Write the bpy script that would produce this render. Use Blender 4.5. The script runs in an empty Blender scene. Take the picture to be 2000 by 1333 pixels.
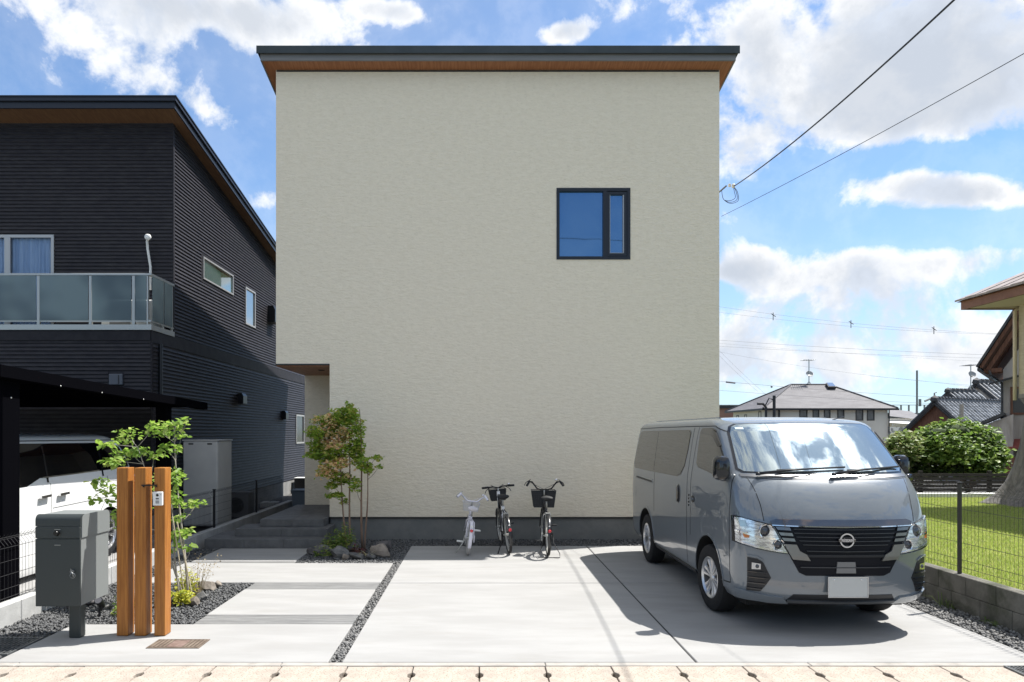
import bpy, bmesh, math, random
import numpy as np
from mathutils import Vector, Matrix, Quaternion
random.seed(7); np.random.seed(7)
S = bpy.context.scene
COL = S.collection
R = math.radians
# ---------------------------------------------------------------- camera
F = 1368.0; VX = 936.0; VY = 845.0; CH = 1.75
cd = bpy.data.cameras.new('camera'); cam = bpy.data.objects.new('camera', cd); COL.objects.link(cam)
cam.location = (0, 0, CH); cam.rotation_euler = (R(90), 0, 0)
cd.sensor_fit = 'HORIZONTAL'; cd.sensor_width = 36; cd.lens = 36 * F / 2000
cd.shift_x = (1000 - VX) / 2000; cd.shift_y = (VY - 666.5) / 2000
cd.clip_start = .05; cd.clip_end = 6000
S.camera = cam
S.view_settings.view_transform = 'Standard'; S.view_settings.look = 'None'
S.view_settings.exposure = 0.0; S.view_settings.gamma = 1.0; S.view_settings.use_curve_mapping = False
S.render.resolution_x = 1024; S.render.resolution_y = 682
try:
    S.cycles.use_denoising = True; S.cycles.denoiser = 'OPENIMAGEDENOISE'
    S.cycles.max_bounces = 8; S.cycles.transparent_max_bounces = 12
    S.cycles.sample_clamp_indirect = 6
except Exception: pass
SUN = Vector((.52, .205, 1.0)).normalized()
EXPO = 1.02
SKY_STRENGTH = .115
SUN_STRENGTH = 4.6
S.view_settings.exposure = EXPO

def P(px, py, Y):      # a point seen at a pixel of the photograph, Y metres away
    return Vector(((px - VX) * Y / F, Y, CH - (py - VY) * Y / F))
def G(px, py, z=0.0):
    Y = (CH - z) * F / (py - VY); return P(px, py, Y)

# ---------------------------------------------------------------- world: nishita sky with procedural clouds
W = bpy.data.worlds.new('World'); S.world = W; W.use_nodes = True
nt = W.node_tree; nt.nodes.clear()
class N:
    """small helper to write node maths"""
    def __init__(s, nt): s.nt = nt
    def new(s, t, **k):
        n = s.nt.nodes.new(t)
        for a, b in k.items(): setattr(n, a, b)
        return n
    def put(s, sock, v):
        if isinstance(v, bpy.types.NodeSocket): s.nt.links.new(v, sock)
        elif v is not None: sock.default_value = v
    def m(s, op, a, b=None, c=None, clamp=False):
        n = s.new('ShaderNodeMath', operation=op); n.use_clamp = clamp
        s.put(n.inputs[0], a); s.put(n.inputs[1], b)
        if c is not None: s.put(n.inputs[2], c)
        return n.outputs[0]
    def vm(s, op, a, b=None, scale=None):
        n = s.new('ShaderNodeVectorMath', operation=op); s.put(n.inputs[0], a)
        if b is not None: s.put(n.inputs[1], b)
        if scale is not None: s.put(n.inputs['Scale'], scale)
        return n.outputs['Value'] if op in ('DOT_PRODUCT', 'LENGTH') else n.outputs[0]
    def noise(s, vec, scale, detail=6, rough=.55, dist=0, lac=2.0):
        n = s.new('ShaderNodeTexNoise'); s.put(n.inputs['Vector'], vec)
        n.inputs['Scale'].default_value = scale; n.inputs['Detail'].default_value = detail
        n.inputs['Roughness'].default_value = rough; n.inputs['Distortion'].default_value = dist
        n.inputs['Lacunarity'].default_value = lac
        return n.outputs[0]
    def ramp(s, v, lo, hi, a=0.0, b=1.0, smooth=True):
        n = s.new('ShaderNodeMapRange'); n.interpolation_type = 'SMOOTHSTEP' if smooth else 'LINEAR'
        s.put(n.inputs[0], v)
        for i, x in zip((1, 2, 3, 4), (lo, hi, a, b)): s.put(n.inputs[i], x)
        return n.outputs[0]
    def mix(s, f, a, b, mode='MIX'):
        n = s.new('ShaderNodeMix', data_type='RGBA', blend_type=mode)
        s.put(n.inputs[0], f); s.put(n.inputs[6], a); s.put(n.inputs[7], b)
        return n.outputs[2]
    def comb(s, x, y, z):
        n = s.new('ShaderNodeCombineXYZ'); s.put(n.inputs[0], x); s.put(n.inputs[1], y); s.put(n.inputs[2], z); return n.outputs[0]
w = N(nt)
sky = w.new('ShaderNodeTexSky', sky_type='NISHITA'); sky.sun_disc = False
sky.sun_elevation = math.asin(SUN.z); sky.sun_rotation = math.atan2(SUN.x, SUN.y)
sky.altitude = 50; sky.air_density = 1.0; sky.dust_density = .35; sky.ozone_density = 3.5
tc = w.new('ShaderNodeTexCoord'); D = tc.outputs['Generated']
sep = w.new('ShaderNodeSeparateXYZ'); nt.links.new(D, sep.inputs[0])
dx, dy, dz = sep.outputs
fa = w.noise(D, 6.5, 10, .60, .25); fb = w.noise(D, 19, 8, .62, .2)
f1 = w.m('ADD', w.m('MULTIPLY', fa, .74), w.m('MULTIPLY', fb, .26))
Doff = w.vm('ADD', D, (SUN.x * .035, SUN.y * .035, .035))
f2 = w.m('ADD', w.m('MULTIPLY', w.noise(Doff, 6.5, 7, .60, .25), .74), w.m('MULTIPLY', w.noise(Doff, 19, 4, .6, .2), .26))
f3 = w.noise(D, 1.9, 3, .5, 0)
ysafe = w.m('MAXIMUM', dy, .02)
u = w.m('DIVIDE', dx, ysafe); v = w.m('DIVIDE', dz, ysafe)
front = w.ramp(dy, .05, .3)
# cloud banks by direction: u, v, radius u, radius v, tilt, weight
banks = [(.57, .55, .26, .115, 0, .31), (.82, .48, .20, .07, 0, .13), (.72, .395, .16, .022, 0, -.16), (.62, .285, .22, .018, 0, -.12), (.52, .44, .15, .05, .2, .16), (.655, .345, .10, .030, .0, .30), (.80, .335, .12, .02, 0, .10),
         (.56, .235, .16, .045, .0, .22), (.74, .26, .08, .03, 0, .12), (.62, .12, .34, .075, 0, .22), (.40, .085, .12, .04, 0, .10),
         (-.56, .625, .16, .04, -.1, .20), (-.36, .60, .14, .035, -.2, .19), (-.47, .50, .12, .03, -.42, .145), (-.35, .44, .09, .026, -.55, .155), (-.50,.565,.1,.03,-.2,.12),
         (.125, .572, .035, .018, .1, .26), (-.30, .335, .045, .02, 0, .18), (-.12, .60, .05, .018, -.2, .18), (.37, .40, .04, .05, .5, .14), (.365,.23,.03,.012,0,.2)]
bias = None
for (cu, cv, ru, rv, t, A) in banks:
    du = w.m('SUBTRACT', u, cu); dv = w.m('SUBTRACT', v, cv)
    c, s_ = math.cos(t), math.sin(t)
    a = w.m('MULTIPLY', w.m('ADD', w.m('MULTIPLY', du, c), w.m('MULTIPLY', dv, s_)), 1 / ru)
    b = w.m('MULTIPLY', w.m('SUBTRACT', w.m('MULTIPLY', dv, c), w.m('MULTIPLY', du, s_)), 1 / rv)
    r2 = w.m('ADD', w.m('MULTIPLY', a, a), w.m('MULTIPLY', b, b))
    g = w.m('MULTIPLY', w.m('POWER', 2.718, w.m('MULTIPLY', r2, -.8)), A)
    bias = g if bias is None else w.m('ADD', bias, g)
bias = w.m('MULTIPLY', bias, front)
rear = w.m('MULTIPLY', w.m('MULTIPLY', w.ramp(dy, -.15, .1, 1, 0), w.ramp(dz, .27, .5)), .24)  # extra cloud behind the camera, added to brighten the shaded facade
over = w.m('MAXIMUM', w.m('MULTIPLY', w.ramp(dz, .60, .85), .19), rear)                    # broken cloud overhead, as the windscreen mirrors, joined with the added rear cloud
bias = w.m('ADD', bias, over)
bias = w.m('ADD', bias, w.m('MULTIPLY', w.m('SUBTRACT', f3, .5), .25))
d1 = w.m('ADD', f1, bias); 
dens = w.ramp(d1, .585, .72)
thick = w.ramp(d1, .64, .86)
lit = w.ramp(w.m('SUBTRACT', f1, f2), -.07, .09)                      # edges turned to the sun
glow = w.m('POWER', w.m('MAXIMUM', w.vm('DOT_PRODUCT', D, tuple(SUN)), 0), 40)
cl = w.mix(lit, (.66, .72, .82, 1), (1.0, 1.0, 1.0, 1))
cl = w.mix(w.m("MULTIPLY", thick, .80), cl, (.50, .55, .63, 1))
cloudgain = w.m('ADD', 5.05, w.m('MULTIPLY', glow, 30))
clc = w.vm('SCALE', cl, scale=cloudgain)
veil = w.m('MULTIPLY', w.ramp(w.m('ADD', f3, w.m('MULTIPLY', f1, .5)), .55, 1.0), .25)
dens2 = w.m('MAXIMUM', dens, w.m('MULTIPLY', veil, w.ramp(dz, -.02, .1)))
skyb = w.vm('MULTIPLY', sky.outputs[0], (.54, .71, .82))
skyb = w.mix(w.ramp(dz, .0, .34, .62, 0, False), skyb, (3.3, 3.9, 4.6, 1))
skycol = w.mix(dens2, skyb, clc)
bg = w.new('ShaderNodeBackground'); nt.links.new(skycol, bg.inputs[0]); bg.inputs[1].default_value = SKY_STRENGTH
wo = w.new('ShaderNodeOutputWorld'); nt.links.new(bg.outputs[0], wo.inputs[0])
sl = bpy.data.lights.new('sun', 'SUN'); sl.energy = SUN_STRENGTH; sl.angle = R(.53); sl.color = (1, .965, .91)
so = bpy.data.objects.new('sun', sl); COL.objects.link(so); so.location = SUN * 50
so.rotation_euler = SUN.to_track_quat('Z', 'Y').to_euler()

# ---------------------------------------------------------------- mesh builder
class MB:
    def __init__(s): s.v = []; s.f = []; s.mi = []; s.cur = 0
    def add(s, vs, fs):
        o = len(s.v); s.v.extend([tuple(x) for x in vs]); s.f.extend([tuple(i + o for i in f) for f in fs]); s.mi.extend([s.cur] * len(fs)); return s
    def box(s, x0, x1, y0, y1, z0, z1, bev=0, M=None):
        if x1 < x0: x0, x1 = x1, x0
        if y1 < y0: y0, y1 = y1, y0
        if z1 < z0: z0, z1 = z1, z0
        if bev <= 0:
            vs = [(x, y, z) for z in (z0, z1) for y in (y0, y1) for x in (x0, x1)]
            fs = [(0, 2, 3, 1), (4, 5, 7, 6), (0, 1, 5, 4), (2, 6, 7, 3), (0, 4, 6, 2), (1, 3, 7, 5)]
        else:
            b = bev; vs = []; fs = []
            for sx, X in ((1, x0), (-1, x1)):
                for sy, Yy in ((1, y0), (-1, y1)):
                    for sz, Z in ((1, z0), (-1, z1)):
                        vs += [(X, Yy + sy * b, Z + sz * b), (X + sx * b, Yy, Z + sz * b), (X + sx * b, Yy + sy * b, Z)]
            def i(a, b_, c, k): return ((a * 2 + b_) * 2 + c) * 3 + k
            for a in (0, 1): fs.append(tuple([i(a, 0, 0, 0), i(a, 0, 1, 0), i(a, 1, 1, 0), i(a, 1, 0, 0)][::(1 if a == 0 else -1)]))
            for a in (0, 1): fs.append(tuple([i(0, a, 0, 1), i(1, a, 0, 1), i(1, a, 1, 1), i(0, a, 1, 1)][::(1 if a == 0 else -1)]))
            for a in (0, 1): fs.append(tuple([i(0, 0, a, 2), i(0, 1, a, 2), i(1, 1, a, 2), i(1, 0, a, 2)][::(1 if a == 0 else -1)]))
            for a in (0, 1):
                for b_ in (0, 1):
                    fs.append((i(a, b_, 0, 0), i(a, b_, 1, 0), i(a, b_, 1, 1), i(a, b_, 0, 1)))
                    fs.append((i(a, 0, b_, 0), i(a, 1, b_, 0), i(a, 1, b_, 2), i(a, 0, b_, 2)))
                    fs.append((i(0, a, b_, 1), i(1, a, b_, 1), i(1, a, b_, 2), i(0, a, b_, 2)))
            for a in (0, 1):
                for b_ in (0, 1):
                    for c in (0, 1): fs.append((i(a, b_, c, 0), i(a, b_, c, 1), i(a, b_, c, 2)))
        if M is not None: vs = [M @ Vector(p) for p in vs]
        return s.add(vs, fs)
    def tube(s, pts, r, n=8, cap=True, r1=None):
        pts = [Vector(p) for p in pts]; k = len(pts); vs = []; fs = []
        up = Vector((0, 0, 1)); prev = None
        for i, p in enumerate(pts):
            t = (pts[min(i + 1, k - 1)] - pts[max(i - 1, 0)]).normalized()
            if prev is None:
                a = t.cross(up); a = t.cross(Vector((1, 0, 0))) if a.length < 1e-3 else a
            else: a = prev - t * prev.dot(t)
            a.normalize(); prev = a; b = t.cross(a)
            rr = (r[i] if isinstance(r, (list, tuple)) else (r if r1 is None else r + (r1 - r) * i / (k - 1)))
            for j in range(n):
                an = 2 * math.pi * j / n; vs.append(p + (a * math.cos(an) + b * math.sin(an)) * rr)
        for i in range(k - 1):
            for j in range(n):
                fs.append((i * n + j, i * n + (j + 1) % n, (i + 1) * n + (j + 1) % n, (i + 1) * n + j))
        if cap: fs.append(tuple(range(n - 1, -1, -1))); fs.append(tuple((k - 1) * n + j for j in range(n)))
        return s.add(vs, fs)
    def cyl(s, p0, p1, r, n=16, r1=None): return s.tube([p0, p1], r, n, True, r1)
    def lathe(s, prof, origin, axis='z', n=24, closed=False):
        vs = []; fs = []; o = Vector(origin)
        for (rr, h) in prof:
            for j in range(n):
                an = 2 * math.pi * j / n; c, d = rr * math.cos(an), rr * math.sin(an)
                vs.append(o + Vector({'z': (c, d, h), 'x': (h, c, d), 'y': (c, h, d)}[axis]))
        k = len(prof)
        for i in range(k if closed else k - 1):
            for j in range(n):
                i2 = (i + 1) % k
                fs.append((i * n + j, i * n + (j + 1) % n, i2 * n + (j + 1) % n, i2 * n + j))
        return s.add(vs, fs)
    def poly(s, pts): return s.add(pts, [tuple(range(len(pts)))])
    def prism(s, pts, vec):
        n = len(pts); q = [Vector(p) for p in pts]; v = Vector(vec)
        return s.add(q + [p + v for p in q], [tuple(range(n - 1, -1, -1)), tuple(range(n, 2 * n))] + [(i, (i + 1) % n, (i + 1) % n + n, i + n) for i in range(n)])
    def ico(s, c, r, sub=1, jit=0, sc=(1, 1, 1), rng=random, flat=None):
        bm = bmesh.new(); bmesh.ops.create_icosphere(bm, subdivisions=sub, radius=1)
        bm.verts.ensure_lookup_table(); ph = [rng.uniform(0, 6) for _ in range(6)]
        q = Quaternion((rng.gauss(0, 1), rng.gauss(0, 1), rng.gauss(0, 1), rng.gauss(0, 1))).normalized() if jit else Quaternion()
        vs = []
        for x in bm.verts:
            p = x.co.copy(); k = 1 + (jit * (math.sin(p.x * 3 + ph[0]) * math.sin(p.y * 3.5 + ph[1]) + .5 * math.sin(p.z * 6 + ph[2])) + rng.uniform(-jit, jit) * .5 if jit else 0)
            p = (q @ p) * k; vs.append((c[0] + p.x * r * sc[0], c[1] + p.y * r * sc[1], c[2] + p.z * r * sc[2]))
        fs = [tuple(v.index for v in f.verts) for f in bm.faces]; bm.free()
        return s.add(vs, fs)

def rootloc(o):
    l = Vector((0, 0, 0))
    while o is not None: l += o.location; o = o.parent
    return l
def settags(o, label=None, cat=None, group=None, kind=None):
    if label: o['label'] = label
    if cat: o['category'] = cat
    if group: o['group'] = group
    if kind: o['kind'] = kind
    return o
def fixnormals(me):
    bm = bmesh.new(); bm.from_mesh(me); bmesh.ops.recalc_face_normals(bm, faces=bm.faces); bm.to_mesh(me); bm.free()
def obj(name, mb, mat, parent=None, smooth=False, local=False, label=None, cat=None, group=None, kind=None, fix=True, ang=None):
    me = bpy.data.meshes.new(name); vs = mb.v
    if parent is not None and not local:
        L = rootloc(parent); vs = [(x - L.x, y - L.y, z - L.z) for x, y, z in vs]
    me.from_pydata(vs, [], mb.f)
    for m_ in (mat if isinstance(mat, (list, tuple)) else [mat]): me.materials.append(m_)
    if any(mb.mi): me.polygons.foreach_set('material_index', mb.mi)
    if fix: fixnormals(me)
    if smooth:
        me.polygons.foreach_set('use_smooth', [True] * len(me.polygons))
        if ang is not None or smooth == 'auto':
            try: me.set_sharp_from_angle(angle=R(ang or 35))
            except Exception: pass
    me.update()
    o = bpy.data.objects.new(name, me); COL.objects.link(o); o.parent = parent
    settags(o, label, cat, group, kind)
    return o
def thing(name, label, cat, loc=(0, 0, 0), group=None, rot=0, kind=None):
    o = bpy.data.objects.new(name, None); COL.objects.link(o); o.location = loc; o.rotation_euler = (0, 0, rot); o.empty_display_size = .1
    return settags(o, label, cat, group, kind)
def place_copy(o, name, parent, loc=(0, 0, 0), rot=None, scale=None):
    c = o.copy(); COL.objects.link(c); c.parent = parent; c.location = loc
    if rot is not None: c.rotation_euler = rot
    if scale is not None: c.scale = scale
    for k in ('label', 'category'):
        if k in c: del c[k]
    return c
def copy_tree(o, parent=None):
    c = o.copy(); COL.objects.link(c); c.parent = parent
    for ch in [x for x in list(COL.objects) if x.parent == o]: copy_tree(ch, c)
    return c
def panel(mb, o, U, V, u1, v1, holes, depth, N_=None, u0=0, v0=0, reveal=True):
    """a flat wall in the plane o + uU + vV with rectangular holes, reveals going in by depth along N_"""
    o, U, V = Vector(o), Vector(U), Vector(V); N_ = Vector(N_) if N_ is not None else None
    us = sorted({u0, u1} | {h[0] for h in holes} | {h[1] for h in holes}); vs = sorted({v0, v1} | {h[2] for h in holes} | {h[3] for h in holes})
    for a, b in zip(us, us[1:]):
        for c, d in zip(vs, vs[1:]):
            cu, cv = (a + b) / 2, (c + d) / 2
            if any(h[0] < cu < h[1] and h[2] < cv < h[3] for h in holes): continue
            mb.poly([o + U * a + V * c, o + U * b + V * c, o + U * b + V * d, o + U * a + V * d])
    if reveal and N_ is not None:
        for h in holes:
            q = [o + U * h[0] + V * h[2], o + U * h[1] + V * h[2], o + U * h[1] + V * h[3], o + U * h[0] + V * h[3]]
            for i in range(4): mb.poly([q[i], q[(i + 1) % 4], q[(i + 1) % 4] + N_ * depth, q[i] + N_ * depth])

# ---------------------------------------------------------------- materials
MATS = {}
def mat(name, col=(.5, .5, .5), rough=.6, metal=0, spec=.5, col2=None, nscale=5, nstretch=(1, 1, 1), ndetail=5, lo=.35, hi=.65,
        bump=0, bscale=40, bstretch=None, bdetail=4, coat=0, trans=0, ior=1.45, alpha=1, sub=0, spk=None, thin=0, rvar=0, dirt=None):
    if name in MATS: return MATS[name]
    m = bpy.data.materials.new(name); m.use_nodes = True; t = m.node_tree; b = t.nodes['Principled BSDF']; q = N(t)
    tcn = q.new('ShaderNodeTexCoord'); oc = tcn.outputs['Object']
    c = (*col, 1)
    if col2 is not None:
        vv = q.vm('MULTIPLY', oc, tuple(nstretch))
        nz = q.noise(vv, nscale, ndetail, .6)
        c = q.mix(q.ramp(nz, lo, hi), (*col, 1), (*col2, 1))
    if dirt is not None:       # (colour, scale, lo, hi, amount, stretch)
        vv = q.vm('MULTIPLY', oc, tuple(dirt[5]) if len(dirt) > 5 else (1, 1, 1))
        c = q.mix(q.m('MULTIPLY', q.ramp(q.noise(vv, dirt[1], 6, .65), dirt[2], dirt[3]), dirt[4]), c, (*dirt[0], 1))
    if spk is not None:        # speckle: (colour, scale, threshold lo, hi)
        vz = q.noise(oc, spk[1], 2, .5)
        c = q.mix(q.ramp(vz, spk[2], spk[3]), c, (*spk[0], 1))
    q.put(b.inputs['Base Color'], c)
    q.put(b.inputs['Roughness'], rough if not rvar else q.ramp(q.noise(oc, 3, 5, .6), .3, .7, rough - rvar, rough + rvar))
    b.inputs['Metallic'].default_value = metal; b.inputs['Specular IOR Level'].default_value = spec
    b.inputs['Coat Weight'].default_value = coat; b.inputs['Coat Roughness'].default_value = .03
    b.inputs['Transmission Weight'].default_value = trans; b.inputs['IOR'].default_value = ior
    if bump:
        vv = q.vm('MULTIPLY', oc, tuple(bstretch or (1, 1, 1)))
        bn = q.new('ShaderNodeBump'); bn.inputs['Strength'].default_value = 1; bn.inputs['Distance'].default_value = bump
        q.put(bn.inputs['Height'], q.noise(vv, bscale, bdetail, .6)); t.links.new(bn.outputs[0], b.inputs['Normal'])
    if alpha < 1: b.inputs['Alpha'].default_value = alpha
    MATS[name] = m; return m
def leafmat(name, c1, c2, c3=None, trans=.35, scale=9):
    m = bpy.data.materials.new(name); m.use_nodes = True; t = m.node_tree; t.nodes.clear(); q = N(t)
    g = q.new('ShaderNodeNewGeometry'); oi = q.new('ShaderNodeObjectInfo')
    rnd = q.m('FRACT', q.m('ADD', g.outputs['Random Per Island'], oi.outputs['Random']))
    c = q.mix(rnd, (*c1, 1), (*c2, 1))
    if c3: c = q.mix(q.ramp(q.m('FRACT', q.m('MULTIPLY', rnd, 7.3)), .72, .8), c, (*c3, 1))
    d = q.new('ShaderNodeBsdfPrincipled'); q.put(d.inputs['Base Color'], c); d.inputs['Roughness'].default_value = .5; d.inputs['Specular IOR Level'].default_value = .35
    tr = q.new('ShaderNodeBsdfTranslucent'); q.put(tr.inputs[0], q.vm('SCALE', c, scale=1.6))
    mx = q.new('ShaderNodeMixShader'); mx.inputs[0].default_value = trans
    t.links.new(d.outputs[0], mx.inputs[1]); t.links.new(tr.outputs[0], mx.inputs[2])
    o = q.new('ShaderNodeOutputMaterial'); t.links.new(mx.outputs[0], o.inputs[0]); return m

plaster = mat('beige_trowelled_plaster', (.755, .675, .535), .9, col2=(.79, .71, .57), nscale=8, nstretch=(1, 1, 2.0), ndetail=12, lo=.36, hi=.64,
              bump=.014, bscale=13, bstretch=(1, 1, 2.6), bdetail=12, spec=.2, dirt=((.55, .485, .375), 16, .50, .74, .40, (1, 1, 2.6)))
concrete = mat('pale_concrete', (.268, .265, .258), .85, col2=(.305, .302, .295), nscale=1.3, nstretch=(.6, 2.2, 1), ndetail=8, bump=.0012, bscale=26, bstretch=(.25, 4, 1), spec=.25,
               dirt=((.24, .23, .215), 2.1, .50, .76, .45, (.5, 1.6, 1)), spk=((.27, .265, .245), 90, .66, .72))
concrete_side = concrete
plinthm = mat('plinth_mortar', (.17, .175, .17), .85, col2=(.205, .205, .195), nscale=3, bump=.001, bscale=60, spec=.2, dirt=((.12, .12, .115), 5, .5, .8, .4))
black_metal = mat('black_metal', (.012, .013, .016), .35, metal=.2)
flash = mat('black_flashing', (.018, .018, .02), .5)
roofcap = mat('dark_roof_metal', (.035, .045, .048), .4, metal=.35, col2=(.045, .055, .058), nscale=3)
fasciam = mat('grey_fascia', (.15, .15, .15), .5, col2=(.175, .175, .173), nscale=2, nstretch=(1, 1, 8))
woodsoffit = mat('wood_soffit', (.36, .15, .065), .5, col2=(.26, .10, .04), nscale=4, nstretch=(9, .7, 1), ndetail=6)
frame_black = mat('black_window_frame', (.010, .012, .018), .3)
glass_blue = mat('window_glass', (.10, .21, .36), .02, metal=.75, spec=1.0, bump=.0035, bscale=1.1, bdetail=1)  # blue of the mirrored sky is tinted into the glass colour
siding = mat('black_siding', (.029, .028, .034), .5, col2=(.040, .038, .043), nscale=6, nstretch=(1, 1, 4), bump=.0015, bscale=70, spec=.15, dirt=((.06, .058, .062), 3, .5, .75, .5, (1, 1, 3)))
siding_flat = mat('black_siding_band', (.024, .023, .028), .6, spec=.15, col2=(.032, .031, .036), nscale=5, bump=.001, bscale=80)
alu = mat('anodised_aluminium', (.42, .42, .40), .35, metal=.6)
whitepvc = mat('white_plastic', (.72, .72, .70), .45)
frost = mat('frosted_glass', (.13, .175, .195), .16, col2=(.27, .35, .36), nscale=.9, ndetail=2, lo=.4, hi=.65, trans=.40, ior=1.3, spec=.8)
darkgrout = mat('dark_joint', (.03, .03, .03), .9)
# ================================================================ SETTING
soil = mat('dark_ground', (.055, .055, .055), .95, col2=(.085, .08, .075), nscale=12, bump=.004, bscale=60)
asphalt = mat('road_asphalt', (.13, .13, .128), .9, col2=(.17, .168, .162), nscale=4, bump=.002, bscale=200)
earth = mat('far_ground', (.16, .15, .12), .95, col2=(.09, .11, .05), nscale=.08)
m = MB(); m.box(-900, 900, -400, 1400, -1.0, -.06); obj('ground', m, earth, kind='structure')
m = MB(); m.box(-60, 60, -4.5, 4.72, -.055, -.035); obj('road', m, asphalt, kind='structure')
m = MB(); m.box(-4.28, 4.72, 5.26, 12.0, -.055, -.045); obj('gravel_bed_base', m, soil, kind='structure')

def slab(mb, x0, x1, y0, y1, z=0.0, t=.044, b=.005):
    mb.box(x0, x1, y0, y1, z - t, z, bev=b)
# driveway
dr = thing('driveway', None, None, (1.6, 8, 0), kind='structure')
for (x0, x1, y0, y1) in ((-1.046, 1.647, 5.34, 8.129), (1.663, 4.33, 5.34, 8.129), (-1.046, 1.647, 8.151, 10.80), (1.663, 4.33, 8.151, 10.80)):
    m = MB(); slab(m, x0, x1, y0, y1, t=.040); obj('concrete_slab', m, concrete, dr)
m = MB(); m.box(-1.03, 4.32, 5.36, 10.79, -.0445, -.0405); obj('joint_filler', m, darkgrout, dr)
for (x0, x1) in ((1.6475, 1.6625),):
    m = MB(); m.box(x0, x1, 5.345, 10.79, -.0402, -.006); obj('joint_filler', m, darkgrout, dr)
m = MB(); m.box(-1.03, 1.646, 8.1295, 8.1505, -.0402, -.007); obj('joint_filler', m, darkgrout, dr)
m = MB(); m.box(1.664, 4.32, 8.1295, 8.1505, -.0402, -.007); obj('joint_filler', m, darkgrout, dr)
# path
pt = thing('path', None, None, (-2.5, 8, 0), kind='structure')
for (x0, x1, y0, y1) in ((-3.70, -1.155, 5.34, 6.39), (-2.62, -1.155, 6.725, 7.812), (-3.95, -1.155, 8.175, 9.38), (-3.90, -2.50, 9.50, 10.57)):
    m = MB(); slab(m, x0, x1, y0, y1); obj('concrete_slab', m, concrete, pt)
ribm = mat('ribbed_grey_stone', (.145, .145, .143), .85, col2=(.205, .205, .20), nscale=5, nstretch=(.6, 6, 1), bump=.001, bscale=60)
for (y0, y1) in ((6.392, 6.722), (7.815, 8.172)):
    n = 7; h = (y1 - y0) / n
    for k in range(n):
        m = MB(); m.box(-2.62 + random.uniform(0, .006), -1.158 - random.uniform(0, .006), y0 + k * h + .004, y0 + (k + 1) * h - .004, -.04, -.002 - random.uniform(0, .003), bev=.004)
        obj('stone_strip', m, ribm, pt)
m = MB(); m.box(-3.95, -1.16, 9.384, 9.496, -.04, -.010); obj('mortar_strip', m, ribm, pt)
# gutter blocks
gut = thing('road_gutter', None, None, (0, 5, 0), kind='structure')
pink = mat('pink_aggregate_concrete', (.325, .28, .235), .9, col2=(.375, .33, .28), nscale=9, ndetail=8, bump=.003, bscale=90, spk=((.19, .15, .125), 75, .58, .66), dirt=((.24, .215, .19), 3, .5, .75, .5), spec=.2)
kerbm = mat('kerb_strip_concrete', (.29, .27, .245), .9, col2=(.34, .32, .29), nscale=6, bump=.002, bscale=80, dirt=((.18, .17, .15), 4, .5, .72, .6))
for k in range(-8, 9):
    x0 = k * 2.0 + .5
    m = MB(); m.box(x0 + .002, x0 + 1.998, 5.268, 5.337, -.05, -.003, bev=.005); obj('kerb_block', m, kerbm, gut)
pb = None
for k in range(-17, 17):
    x0 = k * .494
    if pb is None:
        m = MB()      # a block with notched corners: the lifting slots seen between the blocks
        a, b_ = .004, .490; sy0, sy1 = -.245, -.125; e = .024
        out = [(a, -.56), (b_, -.56), (b_, sy0), (b_ - e, sy0 + .035), (b_ - e, sy1 - .035), (b_, sy1), (b_, 0), (a, 0), (a, sy1), (a + e, sy1 - .035), (a + e, sy0 + .035), (a, sy0)]
        bm = bmesh.new(); vs_ = [bm.verts.new((x, y, 0)) for x, y in out]; bm.faces.new(vs_)
        r_ = bmesh.ops.extrude_face_region(bm, geom=bm.faces[:]); 
        for vv in [g_ for g_ in r_['geom'] if isinstance(g_, bmesh.types.BMVert)]: vv.co.z -= .07
        bmesh.ops.recalc_face_normals(bm, faces=bm.faces)
        te = [e_ for e_ in bm.edges if all(abs(v_.co.z) < 1e-6 for v_ in e_.verts)]
        bmesh.ops.bevel(bm, geom=te, offset=.004, segments=1, affect='EDGES')
        me = bpy.data.meshes.new('paving_block'); bm.to_mesh(me); bm.free(); me.materials.append(pink)
        pb = me
    o = bpy.data.objects.new('paving_block', pb); COL.objects.link(o); o.parent = gut
    o.location = (x0, .262, -.006 - random.uniform(0, .004)); o.rotation_euler = (R(random.uniform(-.15, .15)), R(random.uniform(-.15, .15)), 0)
m = MB(); m.box(-9, 9, 4.70, 5.262, -.12, -.062); obj('gutter_bed', m, darkgrout, gut)

# drain grates
steel = mat('galvanised_steel', (.22, .23, .23), .45, metal=.6, col2=(.15, .155, .16), nscale=9)
def grate(x0, x1, y0, y1, n, label, m2=7):
    t = thing('drain_grate', label, 'drain grate', ((x0 + x1) / 2, (y0 + y1) / 2, 0), group='steel drain grates')
    m = MB()
    m.box(x0, x1, y0, y0 + .012, -.04, .004); m.box(x0, x1, y1 - .012, y1, -.04, .004); m.box(x0, x0 + .012, y0 + .0125, y1 - .0125, -.04, .004); m.box(x1 - .012, x1, y0 + .0125, y1 - .0125, -.04, .004)
    obj('frame', m, steel, t)
    for k in range(1, n):
        m = MB(); x = x0 + (x1 - x0) * k / n; m.box(x - .003, x + .003, y0 + .013, y1 - .013, -.035, .003); obj('grate_bar', m, steel, t)
    m = MB()
    for k in range(1, m2):
        y = y0 + (y1 - y0) * k / m2; m.box(x0 + .013, x1 - .013, y - .002, y + .002, -.02, .0005)
    obj('cross_rods', m, steel, t)
grate(-4.24, -3.72, 5.52, 5.98, 14, 'steel drain grate set in the gravel left of the mailbox')
grate(3.93, 4.62, 5.02, 5.25, 24, 'steel gutter grate at the right end of the pink kerb blocks', 4)
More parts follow.
